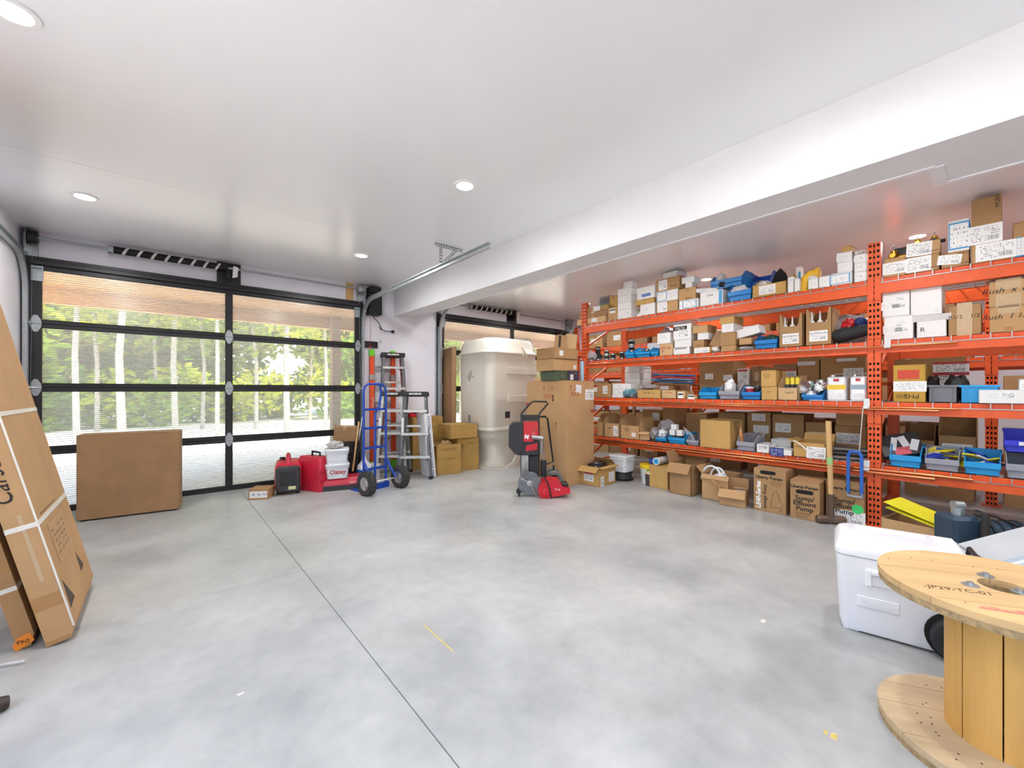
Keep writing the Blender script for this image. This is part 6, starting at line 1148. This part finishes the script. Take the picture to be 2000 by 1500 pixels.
# ================================================================ ON THE FLOOR ALONG THE RACK
o = carton('small open carton with labels before the rack end, black wrapped parts on it', .27, .36, .235, (4.21, 3.27, 0), QR + R(3), CARD[2], 'open', flaps=(('f', 215, .1), ('r', 190, .06), ('b', 40, .12)), st=[('f', .45, .45, .14, .11, LABR), ('s', .2, .25, .07, .12, LABB), ('s', .75, .4, .12, .12, LABE)])
crumple('wrapped_part', 'black plastic-wrapped part lying on the small open carton', 'wrapped part', (4.2, 3.27, .17), (.3, .22, .11), mat('black_wrap', (40, 36, 44), .2, var=.3, scale=20), 61, amp=.2)
o = thing('wire_spool', 'black spool on the floor under the square white bucket', 'spool', (4.64, 3.21, 0)); MB().lathe([(.14, 0), (.14, .012), (.09, .014), (.09, .10), (.14, .102), (.14, .115)], 24).build('reel', RUBBER, o, smooth=30); MB().lathe([(.12, .02), (.122, .06), (.12, .096)], 24, cap=False).build('wire', mat('dark_wire', (60, 54, 52), .5), o, smooth=40)
pail('grubby square white bucket standing on the black spool', (4.64, 3.21, .116), QR, .26, .21)
o = thing('adhesive_pail', 'round white and green bucket with a yellow lid under the rack', 'bucket', (4.73, 2.86, 0)); MB().lathe([(.1, 0), (.118, .2)], 24).build('body', PAIL, o, smooth=40); MB().lathe([(.124, .19), (.126, .2), (.126, .235), (.12, .24), (.115, .24)], 24).build('lid', mat('yellow_lid', (240, 204, 30), .4), o, smooth=30)
b = MB(); b.add([((.1012 + .018 * z_ / .2) * math.cos(a), (.1012 + .018 * z_ / .2) * math.sin(a), z_) for z_ in (.01, .185) for a in [R(d_) for d_ in range(190, 231, 10)]], [(i, i + 1, i + 6, i + 5) for i in range(4)]); b.build('label', mat('lime_label', (110, 200, 50), .5), o, smooth=60)
o = thing('sealant_pail', 'small dark bucket with a pale lid under the rack', 'bucket', (4.61, 2.77, 0)); MB().lathe([(.066, 0), (.072, .15)], 20).build('body', mat('dark_pail', (74, 68, 66), .5, var=.2, scale=30), o, smooth=40); MB().lathe([(.076, .145), (.076, .165), (.07, .17)], 20).build('lid', mat('cream_lid', (222, 196, 160), .5), o)
q = sh(1268, 1304, 910, 0, 'plain gold-brown box under the rack with a paper roll on it', X=4.54, d=.3, m=CARD[2], tape=False)
o = thing('paper_roll', 'roll wrapped in white plastic lying on the plain gold-brown box', 'roll', (4.66, aX(1290, 900, 4.66).y, q + .046), 0); MB().cyl((-.1, 0, 0), (.12, 0, 0), .045, n=20).build('roll', BAGW, o, smooth=40); MB().cyl((-.104, 0, 0), (-.1, 0, 0), .03, n=16).build('core', CYANBIN, o)
carton('navy blue box lying beside the paper roll under the rack', .1, .12, .06, (4.66, aX(1277, 905, 4.66).y, q + .001), QR + .4, mat('navy_card', (30, 60, 140), .5), tape=False, name='small_box')
sh(1307, 1350, 905, 0, 'tall open carton with its front flap hanging, under the rack', X=4.45, d=.38, m=CARD[1], style='open', flaps=(('f', 230, .13), ('b', 60, .13), ('l', 110, .13)))
sh(1370, 1424, 928, 0, 'open carton holding white hose and blue printed film', X=4.49, d=.36, m=CARD[0], style='open', flaps=(('f', 250, .05), ('l', 130, .1)))
yb = aX(1397, 930, 4.65).y
tag(MB().tube([(0, .11 * math.cos(a), .02 + .16 * math.sin(a)) for a in [R(d_) for d_ in range(0, 181, 12)]], .011, 8).build('drain_hose', PAIL, None, (4.56, yb, .17), smooth=40), 'white hose arching out of the open carton', 'hose'); tag(MB().tube([(.02, .08 * math.cos(a), .02 + .13 * math.sin(a)) for a in [R(d_) for d_ in range(0, 181, 12)]], .011, 8).build('drain_hose', PAIL, None, (4.6, yb - .04, .18), smooth=40), 'second white hose arching inside the first', 'hose')
crumple('printed_film', 'white film with blue lettering draped in the hose carton', 'film', (4.58, yb - .09, .15), (.16, .16, .13), label_mat('blue_film', rows=5, barcode=False, ink=(50, 80, 160), fill=.5), 63)
carton('small carton with its flap hanging open before the sewage pump carton', .24, .2, .165, (4.50, 1.76, 0), QR + R(12), CARD[0], 'open', flaps=(('f', 225, .1), ('l', 140, .11), ('b', 75, .1)), st=[]); carton('white-labelled card standing in the small flapped carton', .12, .02, .18, (4.52, 1.72, .02), 0, CARD[4], tape=False, top=False, rot=(R(20), 0, QR + .5), st=[('f', .5, .7, .09, .06, LABA)])
def pumpbox(label, u0, u1, v0, X, d, tx, st=(), hole=None, ang=2):
    um = (u0 + u1) / 2; a, b_ = aX(u0, v0, X), aX(u1, v0, X); h = aX(um, v0, X).z; w_ = a.y - b_.y
    o = carton(label, w_, d, h, (X + d / 2, (a.y + b_.y) / 2, 0), QR + R(ang), CARD[1], tx=tx, st=st, tape=False)
    if hole:
        b = MB(); cx, cz, hw = (hole[0] - .5) * w_, hole[1] * h, .05; b.loft([[(cx + (hw * (1 if abs(q_) < 90 else -1)) + .018 * math.cos(R(q_)), y, cz + .018 * math.sin(R(q_))) for q_ in (-89, -45, 0, 45, 89, 91, 135, 180, 225, 269)] for y in (-d / 2 - .0012, -d / 2 + .001)]); b.build('hand_hole', DARK, o)
    return o, w_, d, h
o, w_, d, h = pumpbox('tall carton for a sewage pump under the rack, with a pump outline', 1471, 1533, 917, 4.45, .36, [('f', 'Liberty Pumps', .04, .48, .80, None, 0, dict(bold=.0012)), ('f', 'LE40-Series', .055, .16, .38, WHITEINK, 90, dict(bold=.002, shear=.2)), ('f', 'Sewage Pump', .042, .36, .36, None, 90, dict(bold=.0005)), ('f', 'Innovate.\nEvolve.', .03, .72, .68, BROWNINK)], hole=(.45, .92))
pts = [(.54, .12), (.54, .2), (.56, .28), (.58, .36), (.6, .44), (.64, .5), (.68, .53), (.73, .5), (.78, .44), (.8, .36), (.82, .3), (.9, .24), (.9, .17), (.86, .06), (.83, .06), (.82, .15), (.7, .14), (.6, .13)]
MB().tube([((x - .5) * w_, -d / 2 - .0006, z_ * h) for x, z_ in pts], .0022, 4, closed=True).build('printed_pump_outline', BROWNINK, o); MB().tube([((x - .5) * w_, -d / 2 - .0006, z_ * h) for x, z_ in ((.58, .42), (.68, .4), (.79, .42))], .0016, 4).build('printed_pump_outline', BROWNINK, o)
SE = [('f', 'Liberty Pumps', .036, .48, .84, None, 0, dict(bold=.0012)), ('f', 'Sump/\nEffluent\nPump', .058, .5, .41, None, 0, dict(bold=.0012))]
pumpbox('shorter carton for a sump pump in the middle of the pump row', 1542, 1599, 940, 4.44, .34, SE + [('f', 'Innovate.\nEvolve.', .035, .45, .12, BROWNINK)], hole=(.5, .715))
pumpbox('sump pump carton with a green dot sticker beside the middle rack post', 1612, 1686, 942, 4.60, .28, SE, st=[('f', .62, .14, .22, .13, LABA)])
o = carton('lower half-hidden pump carton lying behind the green-dotted one', .3, .1, .36, (4.9, aX(1660, 930, 4.9).y, 0), QR, CARD[4], tape=False, tx=[('f', 'Innovate', .04, .5, .9, BROWNINK)])
q = aX(1676, 993, 4.515); tag(MB().cyl((0, 0, 0), (-.002, 0, 0), .04, n=24).build('round_sticker', mat('green_dot', (70, 210, 110), .5), bpy.data.objects.get('cardboard_box') and [c for c in bpy.data.objects if c.get('label', '').startswith('sump pump carton with a green')][0], (.09, -.1415, .14), (0, 0, math.pi / 2)), None)
# sledge hammer and blue hook tool
q = gp(1624, 1022); o = thing('sledge_hammer', 'sledge hammer standing on its head before the pump cartons', 'hammer', (q.x - .02, q.y, 0), R(-52)); b = MB(); b.loft([[(x, r * math.cos(R(a)), .036 + r * math.sin(R(a))) for a in range(22, 382, 45)] for x, r in ((-.11, .03), (-.1, .036), (-.03, .036), (0, .032), (.03, .036), (.1, .036), (.11, .03))]); b.build('head', mat('rusty_steel', (120, 100, 84), .6, .5, var=.2, scale=15), o)
b = MB(); b.tube([(0, 0, .03), (0, 0, .25), (.0, .04, .9)], [.019, .02, .022], 12); b.build('handle', mat('hickory', (214, 172, 116), .55, var=.1, scale=6, stretch=(4, 4, .5)), o, smooth=40); b = MB(); b.tube([(0, 0, .06), (0, 0, .26)], [.026, .025], 12); b.build('overstrike_sleeve', mat('brown_rubber', (96, 78, 62), .7), o, smooth=40); MB().tube([(0, .016, .52), (0, .02, .58)], .0235, 12).build('label', mat('green_white_label', (150, 200, 130), .5), o, smooth=40)
HBL = mat('blue_tool_paint', (36, 100, 190), .4, wear=((150, 150, 150), .66, 30)); o = thing('pipe_vise_hook', 'blue U-shaped steel tool hanging on the copper pipes by the post', 'tool', (4.575, .80, .255), QR)
b = MB()
for x in (-.045, .045): b = MB(); b.cbox((x - .012, -.01, .02), (x + .012, .01, .36), .003); b.build('arm', HBL, o)
MB().tube([(-.045, 0, .35), (-.03, .0, .385), (.03, 0, .385), (.045, 0, .35)], .014, 8).build('hook', HBL, o, smooth=40); MB().tube([(-.05, 0, .03), (-.05, 0, .0), (.05, 0, .0), (.05, 0, .03)], .014, 8).build('jaw', GALV, o, smooth=40)
# ================================================================ CABLE REEL
RT = mat('reel_plank_wood', (214, 176, 124), .65, var=.1, scale=3.2, stretch=(.5, 5, 5), bump=.12, bscale=30, wear=((176, 130, 74), .68, 2.5)); RB = mat('reel_base_wood', (202, 176, 140), .75, var=.1, scale=3.2, stretch=(.5, 5, 5), bump=.15, bscale=30); RS = mat('reel_stave_wood', (222, 170, 90), .55, var=.12, scale=2.2, stretch=(5, 5, .5), wear=((190, 126, 54), .66, 3)); RE = mat('reel_edge_wood', (176, 148, 106), .85, var=.25, scale=60, bump=.3, bscale=90)
d0, d1 = gp(1719, 1088, .536), gp(2000, 1119, .536); pa = math.atan2(d1.y - d0.y, d1.x - d0.x)
o = thing('cable_reel', 'wooden cable reel standing upright at the photo\'s corner', 'cable reel', (2.078, -.012, 0), pa); RR, RH = .305, .058
def disc(z0, z1, cuts, m_, nm, hole=True):
    for i in range(len(cuts) - 1):
        t0, t1 = cuts[i] + .0012, cuts[i + 1] - .0012
        def xo(t): return math.sqrt(max(0, RR * RR - t * t))
        ts = [t0 + (t1 - t0) * k / 10 for k in range(11)]
        if t0 < 0 < t1 and hole:
            for s_ in (-1, 1):
                tt = [t0] + [RH * math.sin(R(a)) for a in range(-90, 91, 15)] + [t1]
                inner = [(0.0005 * s_, t0)] + [(s_ * max(.0005, RH * math.cos(R(a))), RH * math.sin(R(a))) for a in range(-90, 91, 15)] + [(0.0005 * s_, t1)]
                poly = inner + [(s_ * xo(t), t) for t in reversed(ts)]; MB().prism(poly, z0, z1, 'z').build(nm, m_, o)
        else:
            poly = [(-xo(t), t) for t in ts] + [(xo(t), t) for t in reversed(ts)]; MB().prism(poly, z0, z1, 'z').build(nm, m_, o)
cuts = [-.3, -.16, -.068, .075, .17, .3]
disc(.514, .536, cuts, RT, 'plank'); disc(.022, .044, [-.3, -.2, -.08, .08, .2, .3], RB, 'plank')
MB().lathe([(RH, .492), (RR - .002, .492), (RR - .002, .5135), (RH, .5135), (RH, .492)], 64, cap=False).build('under_disc', RE, o, smooth=30); MB().lathe([(RH, 0), (RR - .002, 0), (RR - .002, .0215), (RH, .0215), (RH, 0)], 64, cap=False).build('under_disc', RE, o, smooth=30)
for k in range(9):
    a0, a1 = 2 * math.pi * (k + .02) / 9, 2 * math.pi * (k + .98) / 9; r0, r1 = .133, .113
    pol = [(r0 * math.cos(a0 + (a1 - a0) * j / 5), r0 * math.sin(a0 + (a1 - a0) * j / 5)) for j in range(6)] + [(r1 * math.cos(a0 + (a1 - a0) * j / 5), r1 * math.sin(a0 + (a1 - a0) * j / 5)) for j in range(5, -1, -1)]
    MB().prism(pol, .0442, .4918, 'z').build('stave', RS, o)
ip = Matrix.Rotation(-pa, 3, 'Z')
for u_, v_ in ((1925, 1125), (1895, 1143), (1991, 1157)):
    q = ip @ (gp(u_, v_, .536) - Vector((2.078, -.012, .536))); MB().cyl((q.x, q.y, .5362), (q.x, q.y, .539), .021, n=20).cyl((q.x, q.y, .539), (q.x, q.y, .548), .009, n=6).build('bolt', GALV, o)
b = MB(); r2 = random.Random(4)
for k in range(30): a, rr = r2.uniform(0, 6.28), r2.uniform(.16, .29); x, y = rr * math.cos(a), rr * math.sin(a); b.cyl((x, y, .0438), (x, y, .0446), .003, n=6)
for k in range(14): a, rr = r2.uniform(0, 6.28), r2.uniform(.1, .29); x, y = rr * math.cos(a), rr * math.sin(a); b.cyl((x, y, .5358), (x, y, .5366), .0025, n=6)
tag(b.build('nail_head', mat('nail_dark', (60, 52, 46), .6, .5), o), kind='stuff')
q = ip @ (gp(1868, 1152, .536) - Vector((2.078, -.012, .536))); text('-JP29-TC-01', .034, mat('pencil_ink', (110, 70, 44), .8), o, (q.x, q.y, .5366), (0, 0, R(0)), shear=.2)
q = ip @ (gp(1960, 1192, .536) - Vector((2.078, -.012, .536))); MB().prism([(q.x - .06, q.y - .008), (q.x + .05, q.y - .016), (q.x + .06, q.y + .01), (q.x - .04, q.y + .014)], .5362, .5365, 'z').build('paint_smear', mat('pink_smear', (206, 130, 110), .7, wear=((214, 176, 124), .55, 20)), o)
# ================================================================ COOLER
CW = mat('cooler_white', (238, 238, 242), .32, var=.015); cl = math.atan2(-.98, .2); o = thing('wheeled_cooler', 'white wheeled cooler standing beside the cable reel', 'cooler', (0, 0, 0), cl)
ex, ey = Vector((math.cos(cl), math.sin(cl), 0)), Vector((-math.sin(cl), math.cos(cl), 0)); L_, D_ = .47, .37; o.location = Vector((2.525, .515, 0)) + ex * L_ / 2 + ey * D_ / 2
b = MB(); b.loft([rrect(L_ - .05, D_ - .05, .03, 5, .012), rrect(L_ - .03, D_ - .03, .035, 5, .05), rrect(L_ - .005, D_ - .01, .035, 5, .33), rrect(L_, D_, .035, 5, .36), rrect(L_, D_, .035, 5, .372)]); body = b.build('body', CW, o, smooth=35)
b = MB(); b.loft([rrect(L_ + .008, D_ + .008, .04, 5, .376), rrect(L_ + .01, D_ + .01, .04, 5, .40), rrect(L_ - .02, D_ - .02, .045, 5, .435), rrect(L_ - .05, D_ - .05, .05, 5, .445)]); lid = b.build('lid', CW, o, smooth=35)
MB().cbox((-L_ / 2 + .08, -D_ / 2 + .05, .444), (L_ / 2 - .12, -D_ / 2 + .09, .449), .002).build('lid_rib', CW, lid); MB().cbox((-L_ / 2 + .08, D_ / 2 - .1, .444), (L_ / 2 - .12, D_ / 2 - .06, .449), .002).build('lid_rib', CW, lid); MB().cbox((L_ / 2 - .1, -D_ / 2 + .04, .43), (L_ / 2 - .02, D_ / 2 - .04, .45), .006).build('handle_recess', CW, lid)
b = MB(); b.cbox((-L_ / 2 + .13, -D_ / 2 - .012, .30), (L_ / 2 - .13, -D_ / 2 + .012, .325), .006); b.cbox((-L_ / 2 + .11, -D_ / 2 - .009, .245), (-L_ / 2 + .135, -D_ / 2 + .012, .325), .005); b.build('side_grip', CW, o); MB().cbox((-L_ / 2 + .13, -D_ / 2 - .001, .25), (L_ / 2 - .13, -D_ / 2 + .01, .298), .004).build('grip_recess', mat('cooler_shade', (226, 226, 230), .4), o)
text('Coleman', .032, CW, o, (-.08, -D_ / 2 + .002, .165), (R(94), 0, 0), bold=.002); MB().cbox((-.155, -D_ / 2 + .006, .14), (-.005, -D_ / 2 + .012, .19), .002).build('badge', CW, o)
wx = L_ / 2 - .05
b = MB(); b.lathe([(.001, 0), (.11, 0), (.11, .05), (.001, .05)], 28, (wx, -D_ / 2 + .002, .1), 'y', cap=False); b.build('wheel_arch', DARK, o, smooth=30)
for y0 in (-D_ / 2 - .03, D_ / 2 - .03):
    t_ = MB().lathe([(.06, 0), (.085, -.002), (.094, .01), (.094, .045), (.085, .055), (.06, .055)], 32, (wx, y0, .095), 'y', cap=False).build('wheel', mat('wheel_black', (36, 36, 40), .6, var=.1), o, smooth=40); MB().lathe([(.001, .004), (.014, .002), (.018, .012), (.05, .014), (.062, .006), (.064, .05), (.001, .05)], 24, (wx, y0, .095), 'y', cap=False).build('wheel_hub', MBLK, t_, smooth=30)
    for k in range(5): a = 2 * math.pi * k / 5; MB().obb((wx + .04 * math.cos(a), y0 + .01, .095 + .04 * math.sin(a)), (.045, .012, .014), Matrix.Rotation(-a, 3, 'Y')).build('spoke', BLACKP, t_)
b = MB(); b.tube([(L_ / 2 + .012, -.12, .30), (L_ / 2 + .03, -.12, .42), (L_ / 2 + .03, .12, .42), (L_ / 2 + .012, .12, .30)], .01, 8); b.build('tow_handle', BLACKP, o, smooth=40)
for x in (-L_ / 2 + .06,):
    for y in (-.12, .12): MB().cbox((x - .03, y - .03, 0), (x + .03, y + .03, .014), .003).build('foot', CW, o)
# ================================================================ CORNER BEHIND THE REEL
carton('brown carton under folded yellow sheets behind the cooler', .36, .4, .30, (3.92, .30, 0), QR + R(-12), CARD[0], 'open', flaps=(('r', 225, .16),))
YS = mat('yellow_corrugated_plastic', (232, 222, 40), .45, var=.06)
def fold_sheet(label, loc, rz, a, c, w_, al, ar):
    o = thing('yellow_sheet', label, 'plastic sheet', loc, rz, 'folded yellow sheets'); b = MB()
    MB().obb((-a / 2 * math.cos(al), 0, a / 2 * math.sin(al)), (a, w_, .004), Matrix.Rotation(al, 3, 'Y')).build('long_leaf', YS, o); MB().obb((c / 2 * math.cos(ar), 0, c / 2 * math.sin(ar)), (c, w_, .004), Matrix.Rotation(-ar, 3, 'Y')).build('short_leaf', YS, o); return o
fold_sheet('folded yellow plastic sheet lying uppermost on the brown carton', (3.85, .20, .318), QR + R(-12), .30, .16, .26, R(17), R(20)); fold_sheet('folded yellow plastic sheet lying under the other one', (3.83, .20, .304), QR + R(-16), .28, .14, .26, R(14), R(4))
TEAL = mat('dark_blue_pump_paint', (44, 66, 84), .4, var=.1); q = aX(1880, 1040, 3.75); o = thing('jet_pump', 'dark blue jet pump with a black upright pipe behind the reel', 'pump', (3.72, q.y - .02, 0), R(-48))
MB().cyl((.02, 0, .31), (.30, 0, .31), .075, n=22).build('motor', TEAL, o, smooth=35)
for k in range(4): MB().cyl((.08 + .055 * k, 0, .31), (.095 + .055 * k, 0, .31), .084, n=22).build('cooling_fin', mat('pump_dark', (36, 44, 54), .5), o, smooth=35)
b = MB(); b.cbox((-.13, -.08, .2), (.03, .08, .42), .02); b.build('pump_head', TEAL, o); MB().cyl((-.05, 0, .42), (-.05, 0, .46), .03, n=14).cyl((-.075, 0, .475), (-.025, 0, .475), .025, n=14).build('pressure_gauge', GALV, o, smooth=40); b = MB(); b.cbox((-.11, -.06, 0), (.02, .06, .21), .01); b.cbox((.18, -.06, 0), (.26, .06, .25), .01); b.build('stand', mat('pump_dark'), o); MB().tube([(0, -.11, .0), (0, -.11, .46)], .02, 10).build('suction_pipe', mat('rusty_black_pipe', (54, 48, 46), .6, var=.15), o, smooth=40); MB().tube([(.0, -.05, .46), (.12, -.05, .42), (.3, -.05, .34)], .006, 6).build('power_cord', RUBBER, o, smooth=40); MB().tube([(0, -.11, .44), (.0, -.06, .44)], .016, 8).build('pipe_tee', mat('rusty_black_pipe'), o, smooth=40)
q = gp(1960, 1060, .35); o = thing('white_pump_unit', 'white moulded pump unit with a black elbow behind the cable reel', 'pump unit', (3.32, -.10, 0), R(-62))
WM = mat('white_moulded_plastic', (226, 230, 230), .35, var=.03); b = MB(); b.loft([[(x, y, z_) for x, z_ in ((-.22, .2), (.34, .12), (.36, .26), (.2, .45), (.05, .43), (-.2, .3))] for y in (-.15, .16)]); b.build('housing', WM, o, smooth=25)
b = MB(); b.loft([[(x, y, z_) for x, z_ in ((-.19, .30), (.06, .435), (.07, .455), (-.2, .325))] for y in (-.13, .14)]); b.build('hinged_lid', mat('pale_grey_lid', (196, 202, 206), .3), o); MB().cbox((-.215, -.05, .26), (-.19, .0, .31), .004).build('latch', BLACKP, o); b = MB(); b.loft([rrect(.56, .32, .06, 4, 0, .06), rrect(.58, .34, .06, 4, .10, .06), rrect(.56, .32, .06, 4, .14, .06)]); b.build('base', BLACKP, o, smooth=40)
b = MB(); b.loft([[(x, y, z_) for x, z_ in ((.2, .452), (.36, .265), (.37, .27), (.21, .462))] for y in (-.16, .17)]); b.build('side_shield', mat('dark_grey_shield', (120, 116, 118), .5), o); MB().tube([(-.2, .0, .24), (-.29, .0, .24), (-.33, .0, .2), (-.33, .0, .02)], .045, 14).build('elbow', mat('rusty_black_pipe'), o, smooth=40)
tag(MB().lathe([(.012, 0), (.03, .01), (.035, .05), (.02, .08)], 14).build('drain_stopper', mat('wood_brown_knob', (170, 130, 90), .5), None, (5.0, -.06, 0), smooth=40), 'brown knob-shaped part on the floor under the rack', 'part')

# ---------------------------------------------------------------- lettering becomes plain meshes
bpy.context.view_layer.update(); dg = bpy.context.evaluated_depsgraph_get()
for o in [x for x in bpy.data.objects if x.type == 'FONT']:
    me = bpy.data.meshes.new_from_object(o.evaluated_get(dg)); n = link(o.name, me, o.parent); n.matrix_local = o.matrix_local.copy()
    nm = o.name; bpy.data.objects.remove(o); n.name = nm
